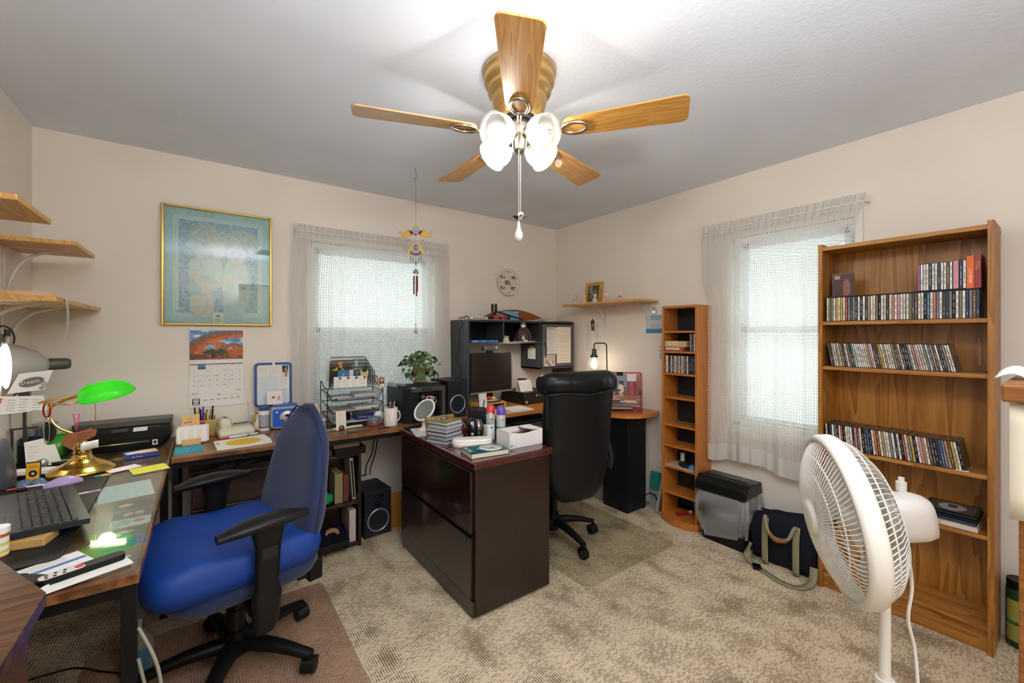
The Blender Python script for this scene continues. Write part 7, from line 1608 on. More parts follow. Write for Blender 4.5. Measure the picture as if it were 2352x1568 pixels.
for i in range(7):
    for j in range(5): b.box(-.05+.016*i, -.045+.016*i, .028+.012*j, .032+.012*j, 0, .0006)
b.build('date_print', M('a8a49e', .8), t)['kind'] = 'stuff'
t = thing('black_cup', 'dark cup behind the tent calendar', 'cup', (-.530, -.12, K0+.1025)); MB().lathe([(0, 0), (.028, 0), (.034, .075), (.044, .085), (.044, .090), (.030, .090), (.026, .01), (0, .01)], 24).build('cup_body', M('2c2c2c', .4), t)
for x, y, z, rot, w_, d_, h_, c, nm, lb in ((-1.090, -.520, 0, 4, .24, .16, .006, 'd8d4d0', 'paper_sheets', 'white papers at the left front of the computer desk'), (-.880, -.500, 0, -3, .21, .19, .010, 'ece6de', 'desk_blotter', 'large white pad at the front of the computer desk'),
                                            (-1.02, -.545, .0065, 8, .10, .07, .003, 'b8a888', 'kraft_envelope', 'tan envelope lying on the white papers')):
    box_thing(nm, lb, 'papers', (x, y, K0+z), rot, (w_, d_, h_), M(c, .8), .001)
t = thing('paper_holder', 'white plastic holder with an upright white note at the left of the monitor', 'note holder', (-1.175, -.470, K0), 6); MB().box(-.035, .035, -.02, .02, 0, .045).build('holder', M('d8d8d4', .35), t, bev=.003); MB(TR(0, .0, .003, -6)).box(-.03, .045, .004, .006, .04, .145).build('note', M('e6e2da', .8), t); MB().tube([(-.02, -.022, .03), (-.01, -.026, .105)], .004, 8).build('blue_pen', M('24428a', .4), t)
t = thing('computer_keyboard', 'black keyboard on the pull-out tray of the computer desk', 'keyboard', (-.830, -.605, .6685), 4)
MB().box(-.22, .22, -.075, .075, 0, .016).build('tray', M('1c1d1f', .4), t, bev=.003)
for r_ in range(5):
    for k in range(20):
        MB().box(-.212+.0213*k, -.212+.0213*k+.018, -.058+.0225*r_, -.058+.0225*r_+.018, .0162, .021).build('key', M('101113', .35), t)
# hutch cubbies
SH_ = 1.2855
t = thing('blue_folder', 'blue folder lying in the left cubby of the hutch', 'folder', (-1.03, -.175, SH_), 2); MB().box(-.15, .115, -.115, .10, 0, .018).build('sleeve', M('2468b8', .35), t, bev=.002)
for k, c in enumerate(('7ab4e0', '3a98e0', '2a84e8')): MB().box(-.14+.08*k, -.09+.08*k, -.1165, -.115, .003, .016).build('spine_patch', M(c, .4), t)
t = thing('adding_machine', 'cream sticky-note pad on a dark case in the middle cubby', 'note pad', (-.810, -.22, SH_), 0); MB().box(-.03, .035, -.04, .04, 0, .018).build('base', M('5a5a3c', .5), t, bev=.002); MB(TR(0, 0, .018, 8)).box(-.032, .030, -.035, .035, .002, .036).build('pad', M('ded4bc', .7), t, bev=.002)
box_thing('white_papers', 'white papers lying at the right of the middle cubby', 'papers', (-.555, -.185, SH_), 5, (.13, .16, .006), M('e4e2d8', .8), .001)
t = thing('glass_trinket', 'small crystal trinket beside the brown lampshade in the cubby', 'ornament', (-.570, -.225, SH_+.0062), 0)
MB().cyl(0, 0, 0, .012, .018, 16).build('base', M('c8c4b8', .3), t)
for k in range(7): MB().ball(.014*math.cos(k), .010*math.sin(k*1.7), .02+.010*k*.9, .011, n=6, m=5).build('bead', M('b8b4a8', .12, .3), t)
# brown clamp lamp
t = thing('clamp_lamp', 'brown enamel adjustable lamp hanging down from the top of the hutch', 'lamp', (-.720, -.335, 1.4715), 0)
BR_ = M('3a241c', .16, coat=.6)
lT = TR(-.01, -.06, -.185+.02, 0, 0)
MB(lT).lathe([(.073, .0), (.070, .020), (.062, .055), (.048, .085), (.030, .100), (.026, .104)], 36).build('lampshade', BR_, t)
MB(lT).lathe([(.026, .100), (.027, .103), (.027, .125), (.024, .128)], 28).build('chrome_collar', CHROME, t); MB(lT).lathe([(.024, .127), (.022, .15), (.012, .165), (.012, .18), (0, .183)], 24).build('socket_cover', BR_, t)
MB(lT).lathe([(0, .012), (.020, .02), (.027, .04), (.018, .07), (.012, .09), (0, .09)], 18).build('bulb', M('ffffff', .3, emit=8, ecol='fffbe8'), t)
lamp('clamp_lamp_light', 'POINT', (-.730, -.395, 1.4715-.165+.015), 1.6, (1, .97, .84), .025)
MB().tube([(-.01, -.06, .0), (-.19, .10, .075)], .004, 8).tube([(-.015, -.052, .008), (-.19, .112, .085)], .003, 8).tube([(-.19, .10, .075), (-.195, .12, .02)], .006, 8).build('arm', M('241a16', .35, .4), t)
b = MB(); b.loft([[(-.215+s_*.010*math.cos(R_(a)), .10+.010*math.sin(R_(a)), z) for a in range(0, 360, 30)] for z, s_ in ((.06, .7), (.09, 1.2), (.125, 1.3), (.138, .6))]).loft([[(-.180+s_*.010*math.cos(R_(a)), .10+.010*math.sin(R_(a)), z) for a in range(0, 360, 30)] for z, s_ in ((.06, .7), (.09, 1.2), (.128, 1.3), (.140, .6))]); b.build('clamp_grip', M('2e201a', .4), t)
MB().box(-.225, -.165, .10, .175, .0005, .03).build('clamp_base', M('1a1412', .4), t, bev=.004)
# top of hutch
HT = 1.4715
t = thing('toy_truck', 'small red toy car with blue windows on top of the hutch', 'toy', (-.860, -.276, HT+.0035), 3); MB().box(-.075, .070, -.03, .03, .006, .036).build('body', M('c82a2a', .35), t, bev=.004); MB().box(.0, .062, -.0315, .031, .014, .031).build('window_strip', M('28506a', .3), t)
for x in (-.045, .045): MB(TR(x, 0, .010, 90)).cyl(0, 0, -.032, .032, .010, 14).build('wheel_pair', BLK, t)
t = thing('slotted_basket', 'small pale blue slotted plastic basket on top of the hutch', 'basket', (-.720, -.155, HT), 2)
b = MB(); b.box(-.075, .075, -.05, .05, 0, .003).box(-.085, .085, -.053, -.050, .072, .082).box(-.085, .085, .050, .053, 0, .082).box(-.082, -.079, -.05, .05, 0, .082).box(.079, .082, -.05, .05, 0, .082).box(-.08, -.03, -.053, -.050, 0, .072)
for k in range(9): b.box(-.026+.0125*k, -.020+.0125*k, -.053, -.050, .0, .072)
b.build('slotted_shell', M('7cb8d4', .4), t)
t = thing('power_strip', 'cream multi-socket power strip at the left end of the hutch top', 'power strip', (-1.080, -.235, HT), 2); MB().box(-.085, .09, -.02, .02, 0, .026).build('strip_body', M('d8d0b8', .45), t, bev=.003)
for k in range(5): MB().box(-.05+.027*k, -.036+.027*k, -.0215, -.020, .008, .018).build('socket', M('6a6454', .5), t)
MB().tube(smooth_path([(-.085, 0, .012), (-.12, -.01, .028), (-.13, .0, .01), (-.12, .05, .02), (-.125, .09, .01)], 5), .004, 7).build('power_cord', BLK, t)
t = thing('loose_sheet', 'white sheet overhanging the front edge of the hutch top', 'paper', (-.955, -.275, HT), 4); MB().box(-.12, .12, -.04, .07, 0, .003).build('sheet', M('ddd6cc', .8), t)
t = thing('paper_pile', 'curled papers and an envelope on the right half of the hutch top', 'papers', (-.390, -.200, HT), -3)
MB().box(-.15, .15, -.08, .08, 0, .005).build('lower_sheets', M('d8d0c4', .8), t); MB().grid(lambda u, v: (-.13+.22*u, -.07+.13*v, .006+.022*u*u+.004*v), 10, 4).build('curled_sheet', M('c8c4be', .7), t, solid=.001)
box_thing('kraft_folder', 'tan folder at the far right end of the hutch top', 'folder', (-.150, -.20, HT), 2, (.19, .16, .006), M('a88458', .7), .001)
t = thing('hanging_cable', 'thin black cable hanging down the left side of the hutch', 'cable', (-1.222, -.2, .75)); MB().tube(smooth_path([(0, -.05, .70), (-.012, .0, .62), (0, .02, .50), (-.015, .03, .40), (0, .0, .30), (-.014, .02, .18), (0, .03, .06)], 6), .003, 6).build('cable_run', BLK, t)
# things stuck on the hutch
yd = -.3125
t = thing('typed_page', 'longer cream typed page taped on the hutch door, right-hand one', 'paper', (-.272, yd, 1.085), 0); MB().box(0, .175, -.0008, 0, 0, .335).build('page', M('e6dccc', .8), t)
b = MB(TR(0, -.0012, 0, 90)); r = random.Random(3)
for k in range(17):
    l = r.uniform(.08, .145)
    if k % 5 != 4: b.box(.0875-l/2, .0875+l/2, .02+.0178*k, .0225+.0178*k, 0, .0004)
b.build('printing', M('a89c90', .8), t)
t = thing('typed_page', 'shorter white typed page taped on the hutch door, left-hand one', 'paper', (-.395, yd, 1.170), 0); MB().box(0, .121, -.0008, 0, 0, .245).build('page', M('e2dcd2', .8), t)
b = MB(TR(0, -.0012, 0, 90))
for k in range(24): b.box(.008, .008+r.uniform(.06, .095), .01+.0095*k, .0115+.0095*k, 0, .0004)
b.box(.008, .11, .222, .2245, 0, .0004).box(.008, .10, .230, .236, 0, .0004).build('printing', M('8e8880', .8), t)
t = thing('group_photo', 'family group photo stuck low on the hutch door', 'photo', (-.425, yd, 1.062), 0); MB().box(0, .130, -.002, 0, 0, .100).build('photo_backing', PAPER, t)
def grp(U, V):
    im = canvas(U, (196, 178, 170)); rr = np.random.RandomState(2)
    for k in range(14):
        x, y = rr.uniform(.06, .94), rr.uniform(.2, .78); im = put(im, ell(U, V, x, y-.16, .07, .16), [(90, 110, 150), (220, 216, 212), (160, 80, 80), (110, 104, 110)][k % 4]); im = put(im, ell(U, V, x, y, .04, .06), (206, 160, 140))
    return im
painted('print', .126, .096, 44, 34, grp, TR(.002, -.0024, .002, 90), t, .4)
t = thing('crown_notepad', 'white note card with crown top on the side of the hutch cupboard', 'note', (-.4605, -.17, 1.125), 0)
T = Matrix(((0, 0, -1, 0), (-1, 0, 0, 0), (0, 1, 0, 0), (0, 0, 0, 1))); MB(T).box(-.05, .06, 0, .075, .0, .0015).build('card', M('e8e4dc', .8), t)
MB(T).prism([(-.05, .075), (-.055, .10), (-.035, .092), (-.018, .108), (.005, .094), (.028, .108), (.045, .092), (.062, .10), (.06, .075)], 0, .0015).build('crown_top', M('e8dcd0', .7), t)
for x in (-.015, .025): MB(T).cyl(x, .090, .0015, .0025, .010, 14).build('yellow_flower', M('e8b830', .6), t)
MB(T).box(-.018, .018, .095, .12, .002, .008).build('magnet', M('9aa4b4', .3, .4), t)
# Edison lamp
t = thing('bottle_lamp', 'dark metal arched table lamp with a clear glass jar shade and lit bulb', 'lamp', (-.160, -.815, K0), 97)
DM = M('4a4642', .4, .7)
MB().lathe([(0, 0), (.065, 0), (.066, .008), (.03, .016), (0, .018)], 32).build('base', DM, t)
MB().tube([(0, 0, .015), (0, 0, .27), (0.0, 0, .275), (.004, 0, .47)]+[(.034+.03*-math.cos(R_(a)), 0, .50+.028*math.sin(R_(a))) for a in range(0, 91, 15)]+[(.10, 0, .528)]+[(.112+.02*math.cos(R_(a)), 0, .508+.02*math.sin(R_(a))) for a in (80, 50, 20, 0)]+[(.132, 0, .475)], .0055, 10).cyl(0, 0, .24, .275, .009, 14).build('arched_pole', DM, t)
MB(TR(.132, 0, 0)).lathe([(0, .478), (.018, .476), (.020, .468), (.019, .435), (.026, .425), (.033, .412), (.033, .404), (0, .404)], 28).build('socket', DM, t)
MB(TR(.132, 0, 0)).lathe([(.030, .405), (.040, .396), (.056, .372), (.059, .35), (.059, .275), (.052, .262), (.050, .262)], 36).build('glass_shade', CLEARP, t)
MB(TR(.132, 0, 0)).lathe([(0, .405), (.010, .40), (.014, .38), (.028, .35), (.030, .335), (.022, .315), (0, .306)], 20).build('bulb', M('fff4e0', .3, emit=12, ecol='fff0d4'), t)
a_ = R_(97); lamp('bottle_lamp_light', 'POINT', (-.160+.132*math.cos(a_), -.815+.132*math.sin(a_), K0+.345), 2.6, (1, .90, .74), .03)
# red organiser
t = thing('red_organizer', 'raspberry-red wire desk organiser with photo and papers at the right of the corner desk', 'desk organizer', (-.275, -1.075, K0), -48)
RD = M('b0304e', .45, .2); RDM = bpy.data.materials.new('red_mesh'); RDM.use_nodes = True; nt = RDM.node_tree; p_ = nt.nodes['Principled BSDF']; p_.inputs['Base Color'].default_value = lin('b83a5c'); sp = nt.nodes.new('ShaderNodeSeparateXYZ'); nt.links.new(mapped(nt, (1, 1, 1)), sp.inputs[0])
a_ = [math_(nt, 'COMPARE', math_(nt, 'FRACT', math_(nt, 'MULTIPLY', math_(nt, op, sp.outputs[0], math_(nt, 'ADD', sp.outputs[1], sp.outputs[2])), 240)), .5, .38) for op in ('ADD', 'SUBTRACT')]
nt.links.new(math_(nt, 'SUBTRACT', 1.0, math_(nt, 'MULTIPLY', a_[0], a_[1])), p_.inputs['Alpha'])
w2 = .145; b = MB()
for s_ in (-1, 1): b.tube([(s_*w2, -.02, .003), (s_*w2, .08, .295), (s_*w2, .155, .295), (s_*w2, .165, .003)], .0032, 6)
b.tube([(-w2, .08, .295), (w2, .08, .295)], .0032, 6).tube([(-w2, .155, .295), (w2, .155, .295)], .0028, 6).tube([(-w2, .0, .003), (w2, .0, .003)], .003, 6).tube([(-w2, .165, .003), (w2, .165, .003)], .003, 6)
b.build('wire_frame', RD, t)
for k, z in enumerate((.012, .060, .108)):
    o = MB().quad((-w2, -.01+.012*k, z), (w2, -.01+.012*k, z), (w2, .16, z), (-w2, .16, z)).quad((-w2, -.01+.012*k, z), (-w2, .16, z), (-w2, .16, z+.04), (-w2, .02, z+.04)).quad((w2, -.01+.012*k, z), (w2, .16, z), (w2, .16, z+.04), (w2, .02, z+.04)).build('mesh_tray', RDM, t)
    MB().tube([(-w2, -.01+.012*k, z), (w2, -.01+.012*k, z), (w2, .16, z), (-w2, .16, z)], .0026, 6, closed=True).build('tray_rim', RD, o)
for k, y in enumerate((.105, .150)):
    o = MB().quad((-w2, y, .115), (w2, y, .115), (w2, y, .285), (-w2, y, .285)).build('mesh_divider', RDM, t)
    for x in (-.10, -.05, .0, .05, .10): MB().tube([(x, y-.002, .112), (x, y-.002, .290)], .0022, 6).build('upright_wire', RD, o)
def inred(name, label, cat, parts, x, y, z, rot=0, tilt=0):
    o = bpy.data.objects.new(name, None); COL.objects.link(o); c, s_ = math.cos(R_(-48)), math.sin(R_(-48)); o.location = (-.275+x*c-y*s_, -1.075+x*s_+y*c, K0+z); o.rotation_euler = (R_(tilt), 0, R_(-48+rot)); tag(o, label, cat)
    for nm, bx, mt in parts: MB().box(*bx).build(nm, mt, o)
    return o
inred('black_folder', 'black folder sticking out of the lowest red tray', 'folder', [('cover', (-.10, .09, -.06, .10, 0, .010), BLK), ('paper_sheet', (-.098, .088, -.058, .10, .0102, .012), M('c8c0b8', .8))], -.02, .035, .016, 6)
inred('notebook_pile', 'grey notebooks in the middle red tray', 'notebooks', [('grey_cover', (-.11, .03, -.02, .09, 0, .010), M('5a5654', .5)), ('white_pad', (-.02, .11, -.03, .09, .0102, .020), M('c8c4bc', .7)), ('tan_pad', (.01, .10, -.02, .06, .0202, .028), M('c8b080', .7))], 0, .04, .0615, -3)
inred('pink_papers', 'pink papers in the upper red tray', 'papers', [('pink_sheet', (-.12, .0, -.01, .05, 0, .008), M('e0a8b0', .7))], 0, .03, .1095, 4)
o = inred('wedding_photo', 'photo of a man in dark beside a figure in white on the red organiser', 'photo', [('backing', (-.04, .04, .0005, .002, 0, .155), PAPER)], -.012, .066, .118, 0, -4)
painted('print', .08, .155, 26, 50, lambda U, V: put(put(put(put(canvas(U, (120, 140, 160)), V < .42, (90, 84, 70)), ell(U, V, .55, .62, .24, .16), (30, 28, 44)), ell(U, V, .5, .32, .28, .26), (222, 204, 190)), np.clip(ell(U, V, .52, .80, .10, .055)+ell(U, V, .42, .56, .10, .05), 0, 1), (214, 164, 130)), TR(-.04, 0, 0, 90), o, .4)
inred('white_note', 'white note held by a clip at the upper right of the red organiser', 'note', [('sheet', (-.035, .035, 0, .0008, 0, .065), M('dcd8d4', .8)), ('clip', (-.012, .012, -.003, .004, .055, .068), M('a89a84', .35, .6))], .070, .072, .232, 0, -10)
inred('binder_clips', 'black binder clips clamped on top of the red organiser', 'clips', [('clip_body', (-.03, .02, -.006, .006, 0, .028), BLK), ('pink_tag', (-.05, .03, -.001, .001, -.018, .0), M('d88a98', .6))], -.015, .078, .275)
inred('black_charm', 'little black lantern-shaped charm hanging at the left of the red organiser', 'charm', [('charm_body', (-.011, .011, -.011, .011, 0, .034), BLK), ('cord', (-.001, .001, -.001, .001, .034, .15), M('5a3a3a', .6))], -.118, .040, .120)
inred('hanging_trinket', 'brass and dark key trinket hanging on the right of the red organiser', 'trinket', [('brass_bow', (-.018, .014, -.004, .004, .05, .075), M('8a6a3a', .3, .8)), ('dark_charm', (-.008, .012, -.005, .005, 0, .035), M('4a5058', .3, .6))], .128, .02, .13)
t = thing('yellow_toy', 'tiny cream toy sitting in front of the photo in the red organiser', 'toy', (-.275+.0*1, -1.055, K0+.118)); MB().box(-.02, .02, -.012, .012, 0, .016).ball(0, 0, .022, .010).build('toy_body', M('d8b888', .5), t, bev=.002)

# ------------------------------------------------------------ in and around the low bookshelf
def shelfbox(name, label, cat, x0, x1, y0, y1, z0, z1, mat, title=None, bev=.001):
    t = thing(name, label, cat, ((x0+x1)/2, y0, z0)); w_ = x1-x0; MB().box(-w_/2, w_/2, 0, y1-y0, 0, z1-z0).build('cover' if 'book' in name else 'box_body', mat, t, bev=bev)
    if title: s_, sz, c = title; MB(TR(0, -.0006, (z1-z0)*.32, 90)).text(s_, sz, -w_*.40, 0, 0).build('title', M(c, .5), t)
    return t
zt, zm, zl = .5985, .2905, .0305
shelfbox('hardback_book', 'wine-red book lying under the dark titled book on the low bookshelf top', 'book', -2.515+.0, -2.262, -.44, -.26, zt, zt+.036, M('5a2c2e', .5))
shelfbox('hardback_book', 'dark book with gold title lying on the wine-red one under the desk', 'book', -2.512, -2.268, -.44, -.26, zt+.0365, zt+.078, M('2a1a18', .5), ('KENNY ROGERS', .020, 'b8987a'))
shelfbox('black_tray_box', 'open black box at the right end of the low bookshelf top', 'box', -2.258, -2.075, -.50, -.28, zt, zt+.045, BLK)
shelfbox('cream_box', 'cream box lying on the open black box under the desk', 'box', -2.262, -2.105, -.47, -.30, zt+.0455, zt+.078, M('b09a84', .7))
def massage_ball(label, x, y, z, c, rot):
    t = thing('massage_ball', label, 'massage ball', (x, y, z), rot, 'spiky oval massage balls'); MB().ball(0, 0, .034, .055, .034, .032, 20, 12).build('core', M(c, .35), t)
    s_ = MB(); 
    for j in range(7):
        p = R_(-72+24*j); n = max(5, int(22*math.cos(p)))
        for k in range(n):
            a = 2*math.pi*(k+.5*(j % 2))/n; d = Vector((math.cos(p)*math.cos(a), math.cos(p)*math.sin(a), math.sin(p))); q = Vector((d.x*.055, d.y*.034, d.z*.032+.034)); s_.tube([q, q+d*.006], [.0026, .0012], 5)
    s_.build('spikes', M(c, .3), t)['kind'] = 'stuff'
massage_ball('spiky green oval massage ball at the front of the middle shelf', -2.305, -.415, zm+.003, '1f9a58', 8)
massage_ball('spiky blue oval massage ball behind the green one', -2.318, -.325, zm+.003, '1c4ea8', 4)
shelfbox('hardback_book', 'tan thick hardback standing in the middle of the low bookshelf', 'book', -2.245, -2.197, -.43, -.27, zm, zm+.185, M('8a7a58', .6))
shelfbox('hardback_book', 'brown leather book with a gold emblem standing beside the tan one', 'book', -2.190, -2.160, -.42, -.27, zm, zm+.165, M('6a3018', .5))
t = thing('magazine_file', 'thin white and black magazine leaning at the right of the middle shelf', 'magazine', (-2.124, -.42, zm+.002), 0); t.rotation_euler[1] = R_(-4); MB().box(-.010, .010, 0, .17, 0, .265).build('cover', M('b8b4a0', .5), t); MB().box(-.006, .006, -.001, 0, .01, .25).build('black_spine', BLK, t)
shelfbox('binder', 'white ring binder standing at the right of the bottom shelf', 'binder', -2.160, -2.120, -.44, -.24, zl, zl+.20, M('c0b4a8', .5))
t = thing('black_gift_box', 'black box with a portrait lid lying half out of the bottom shelf', 'box', (-2.262, -.505, zl), 3)
MB().box(-.088, .088, 0, .15, 0, .045).build('box_body', M('141416', .4), t, bev=.001)
lT_ = TR(0, .0, .048, 24); MB(lT_).box(-.088, .088, 0, .14, 0, .003).build('lid', M('10121c', .25), t); painted('lid_portrait', .14, .12, 28, 24, lambda U, V: put(put(put(canvas(U, (18, 20, 34)), ell(U, V, .55, .62, .3, .3), (170, 130, 90)), ell(U, V, .5, .45, .22, .2), (24, 22, 30)), ell(U, V, .3, .2, .05, .2), (80, 30, 30)), lT_ @ TR(-.07, .01, .0034), t, .3)
t = thing('paper_roll', 'white roll of paper lying on its side in the bottom shelf corner', 'roll', (-2.390, -.430, zl+.034), 0); MB(TR(0, 0, 0, 90)).lathe([(.022, -.04), (.033, -.04), (.033, .04), (.022, .04), (.022, -.04)], 28).build('roll', M('d8d4d8', .6), t)
t = thing('plastic_bag', 'crumpled grey plastic sheet lying on top of the drawer unit', 'bag', (-2.745, -.335, .6185), 6); r = random.Random(3)
MB().grid(lambda u, v: (-.10+.20*u, -.08+.15*v, .006+.010*abs(math.sin(u*9+v*4))*abs(math.cos(v*7+u*3))), 22, 14).build('plastic_film', M('8a8884', .35), t, solid=.001)
# cables by the floor speaker
t = thing('speaker_cables', 'black cables hanging down behind the floor loudspeaker', 'cables', (0, 0, 0))
for k, P in enumerate(([(-1.90, -.14, .70), (-1.91, -.12, .50), (-1.95, -.11, .40), (-1.96, -.12, .33)], [(-1.86, -.14, .70), (-1.89, -.12, .48), (-1.92, -.11, .38), (-1.93, -.12, .33)], [(-2.06, -.10, .62), (-2.07, -.10, .42), (-2.03, -.10, .34), (-1.95, -.11, .33)])): MB().tube(smooth_path(P, 8), .004, 6).build('cable', BLK, t)
t = thing('woven_board', 'tan ribbed board leaning beside the mahogany cabinet under the desk', 'board', (-1.800, -.34, .0), 0); MB(TR(0, 0, 0, 10)).box(-.07, .03, -.004, .004, 0, .26).build('ribbed_panel', M('a8742c', .6), t)

# ------------------------------------------------------------ floor things
VN = sheet_glass('vinyl_mat', 'fbfaf5', .3, 1.4, .05, 'a8a690'); VN2 = sheet_glass('brown_vinyl_mat', 'f8f0ea', .35, 1.4, .24, 'c8a68e')
tag(MB().prism(rrect(-1.27, -.44, -1.645, -.63, .06), .0005, .0035).build('chair_mat', VN), 'clear rectangular chair mat under the black chair', 'chair mat')
tag(MB().prism(rrect(-3.30, -2.385, -2.10, -.74, .03), .0005, .0035).build('chair_mat', VN2), 'brownish translucent chair mat under the blue chair', 'chair mat')
# shredder with bag
t = thing('paper_shredder', 'black paper shredder with a clear plastic bag around its bin', 'shredder', (-.130, -1.822, 0), 0)
MB().loft([[(p[0], p[1], z) for p in rrect(-.095+i, .095-i, -.145+i, .145-i, .02)] for z, i in ((0, .006), (.01, .004), (.31, 0))]).build('bin', BLK, t)
hd_ = MB(TR(0, 0, 0)); secs = []
for y, i in ((-.160, .014), (-.155, .0), (.165, .0), (.170, .014)): secs.append([(x, y, z) for x, z in ((-.125+i, .325+i), (-.118+i, .385-i), (-.075, .418-i), (.105-i, .405-i), (.115-i, .33+i))])
hd_.loft(secs, False).build('shredder_head', M('141516', .3), t, bev=.006)
MB(TR(0, 0, .414, 0, 4)).box(-.035, -.022, -.13, .13, -.002, .0015).build('feed_slot', M('050505', .5), t)
b = MB(TR(.01, -.02, .4145, 0, 4, 90)); 
for k in range(10): b.box(-.09+.016*k, -.081+.016*k, -.002, .002, .0, .0012)
b.box(-.16, -.145, .02, .026, 0, .001).build('printed_symbols', M('c8c8c8', .5), t)
BAG = sheet_glass('bag_film', 'f8f9fa', .16, 1.5, .24, 'f0f2f4'); secs = []; r = random.Random(44); nn = 72
for k in range(14):
    q = k/13; z = .345-.27*q; bul = .038*math.sin(math.pi*min(1, q*1.08))+.008; sec = []
    P = rrect(-.097-bul, .097+bul, -.146-bul*.5, .146+bul*.5, .05, 17)[:nn]
    for j, p in enumerate(P):
        w_ = .007*math.sin(j*.9+2*q)+.005*math.sin(j*2.1-q*7)+.004*math.sin(j*3.7+q*11); l = math.hypot(*p); dz = -.055*math.sin(p[1]*9+.8)*q
        sec.append((p[0]*(1+w_/l), p[1]*(1+w_/l), z+dz*.6+.012*math.sin(j*.5)*q))
    secs.append(sec)
MB().loft(secs, True, False).build('plastic_bag', BAG, t)
# duffel
NV = M('10141e', .85, bump=(160, .5, .003)); ST = M('8a8468', .8, bump=(300, .4, .001)); LB_ = M('8a5228', .5)
t = thing('duffel_bag', 'navy canvas duffel bag with tan straps between the shredder and the bookcase', 'bag', (-.145, -2.166, 0), 0)
secs = []
for k in range(17):
    q = k/16; y = .168-.336*q; e = math.sin(math.pi*min(max(q, .03), .97))**.18; h = (.318-.03*math.cos(q*3.0)-.02*q)*(.80+.20*e); dx = .098*e
    sec = []
    for a in range(0, 360, 18):
        ca, sa = math.cos(R_(a)), math.sin(R_(a)); x = math.copysign(abs(ca)**.55, ca)*dx*(1 if sa < 0 else (1-.45*sa)); z = h/2+math.copysign(abs(sa)**.6, sa)*h/2
        sec.append((x+.006*math.sin(a*.07+q*9), y, max(.0, z+.006*math.sin(q*14+a*.05))))
    secs.append(sec)
MB().loft(secs).build('bag_body', NV, t)
MB().tube([(.0, .14-.28*k/16, .316-.03*math.cos((.5-(.14-.28*k/16)/.336)*3.0)-.02*(.5-(.14-.28*k/16)/.336)) for k in range(17)], .005, 6).build('zip_welt', M('080a10', .7), t)
for y in (.075, -.085): MB().grid(lambda u, v, y=y: (-.104-.004*math.sin(v*3.1)+.022*max(0, v-.75)*4*.5, y+.017*(u-.5)*2, .008+.265*v), 4, 12).build('strap', ST, t, solid=.003)
MB().tube(smooth_path([(-.085, .075, .27), (-.118, .070, .285), (-.135, .045, .215), (-.140, .0, .190), (-.135, -.055, .205), (-.118, -.078, .265), (-.085, -.085, .262)], 6), .010, 6).build('handle_web', ST, t)
MB().tube(smooth_path([(-.137, .038, .206), (-.144, .0, .184), (-.139, -.048, .196)], 6), .0125, 8).build('leather_grip', LB_, t)
sp_ = smooth_path([(-.105, .155, .10), (-.125, .165, .03), (-.16, .12, .006), (-.20, .03, .005), (-.235, -.06, .005), (-.215, -.14, .006), (-.15, -.175, .03), (-.105, -.17, .09)], 8)
b = MB(); vs = []; 
for i, p in enumerate(sp_):
    d = (sp_[min(i+1, len(sp_)-1)]-sp_[max(i-1, 0)]); n_ = Vector((-d.y, d.x, 0)); n_ = (n_.normalized() if n_.length > 1e-5 else Vector((1, 0, 0)))*.018; vs += [tuple(p-n_), tuple(p+n_)]
b.add(vs, [(2*i, 2*i+1, 2*i+3, 2*i+2) for i in range(len(sp_)-1)], True).build('shoulder_strap', ST, t, solid=.003)
MB(TR(-.185, .085, .004, 0, 0, 30)).box(-.028, .028, -.022, .022, 0, .012).build('strap_buckle', BLK, t, bev=.003)
# green canister
t = thing('green_canister', 'dark green canister with a black cap on the carpet right of the bookcase', 'canister', (-.055, -3.035, 0)); MB().lathe([(0, 0), (.038, 0), (.041, .004), (.041, .245), (.038, .25), (0, .25)], 28).build('can_body', M('0f3a22', .3), t); MB().cyl(0, 0, .25, .288, .039, 28).build('cap', BLK, t, bev=.004); MB(TR(0, 0, 0, 0, 0, 180)).add([(.0415*math.cos(R_(a)), .0415*math.sin(R_(a)), z) for z in (.03, .205) for a in range(-60, 61, 12)], [(k, k+1, k+12, k+11) for k in range(10)], True).build('label', M('9a9a48', .5), t); MB().lathe([(.0418, .10), (.0418, .115)], 24).build('label_stripe', M('2c6a30', .5), t)
# beige bin, folder, board under the corner desk
t = thing('waste_bin', 'beige rounded plastic bin with swing lid under the corner desk', 'bin', (-.190, -.745, 0), 0); BG = M('8e8672', .5)
MB().loft([[(p[0], p[1], z) for p in rrect(-.115+i, .115-i, -.145+i, .145-i, .03)] for z, i in ((0, .012), (.30, .0))]).build('bin_body', BG, t); MB().loft([[(p[0], p[1], z) for p in rrect(-.118+i, .118-i, -.148+i, .148-i, .03)] for z, i in ((.302, 0), (.36, .004), (.43, .03), (.445, .06))]).build('lid', BG, t)
MB(TR(-.09, 0, .38, 0, -50)).prism(rrect(-.03, .03, -.06, .06, .02), 0, .006).build('swing_flap', M('3a3a38', .3), t)
t = thing('teal_folder', 'translucent teal plastic folder with a clear sleeve standing on the carpet by the wall', 'folder', (-.055, -1.205, 0), 0); MB(TR(0, 0, 0, 0, 5)).box(-.012, .012, -.035, .045, .13, .27).build('teal_case', M('2f8a80', .3), t, bev=.003); MB(TR(0, 0, 0, 0, 5)).box(-.014, .010, -.035, .040, .0, .128).build('clear_sleeve', M('a8b4ac', .25, 0, alpha=.8), t, bev=.002); MB(TR(0, 0, 0, 0, 5)).box(.013, .018, -.045, -.030, 0, .265).build('pale_edge', M('88b4a0', .4), t)
t = thing('white_router', 'thin white panel leaning against the wall beside the teal folder', 'panel', (-.125, -1.275, .0), 0); MB(TR(0, 0, .001, 0, 17)).box(-.006, .006, -.010, .012, 0, .24).build('panel', M('b4aca0', .5), t, bev=.002)
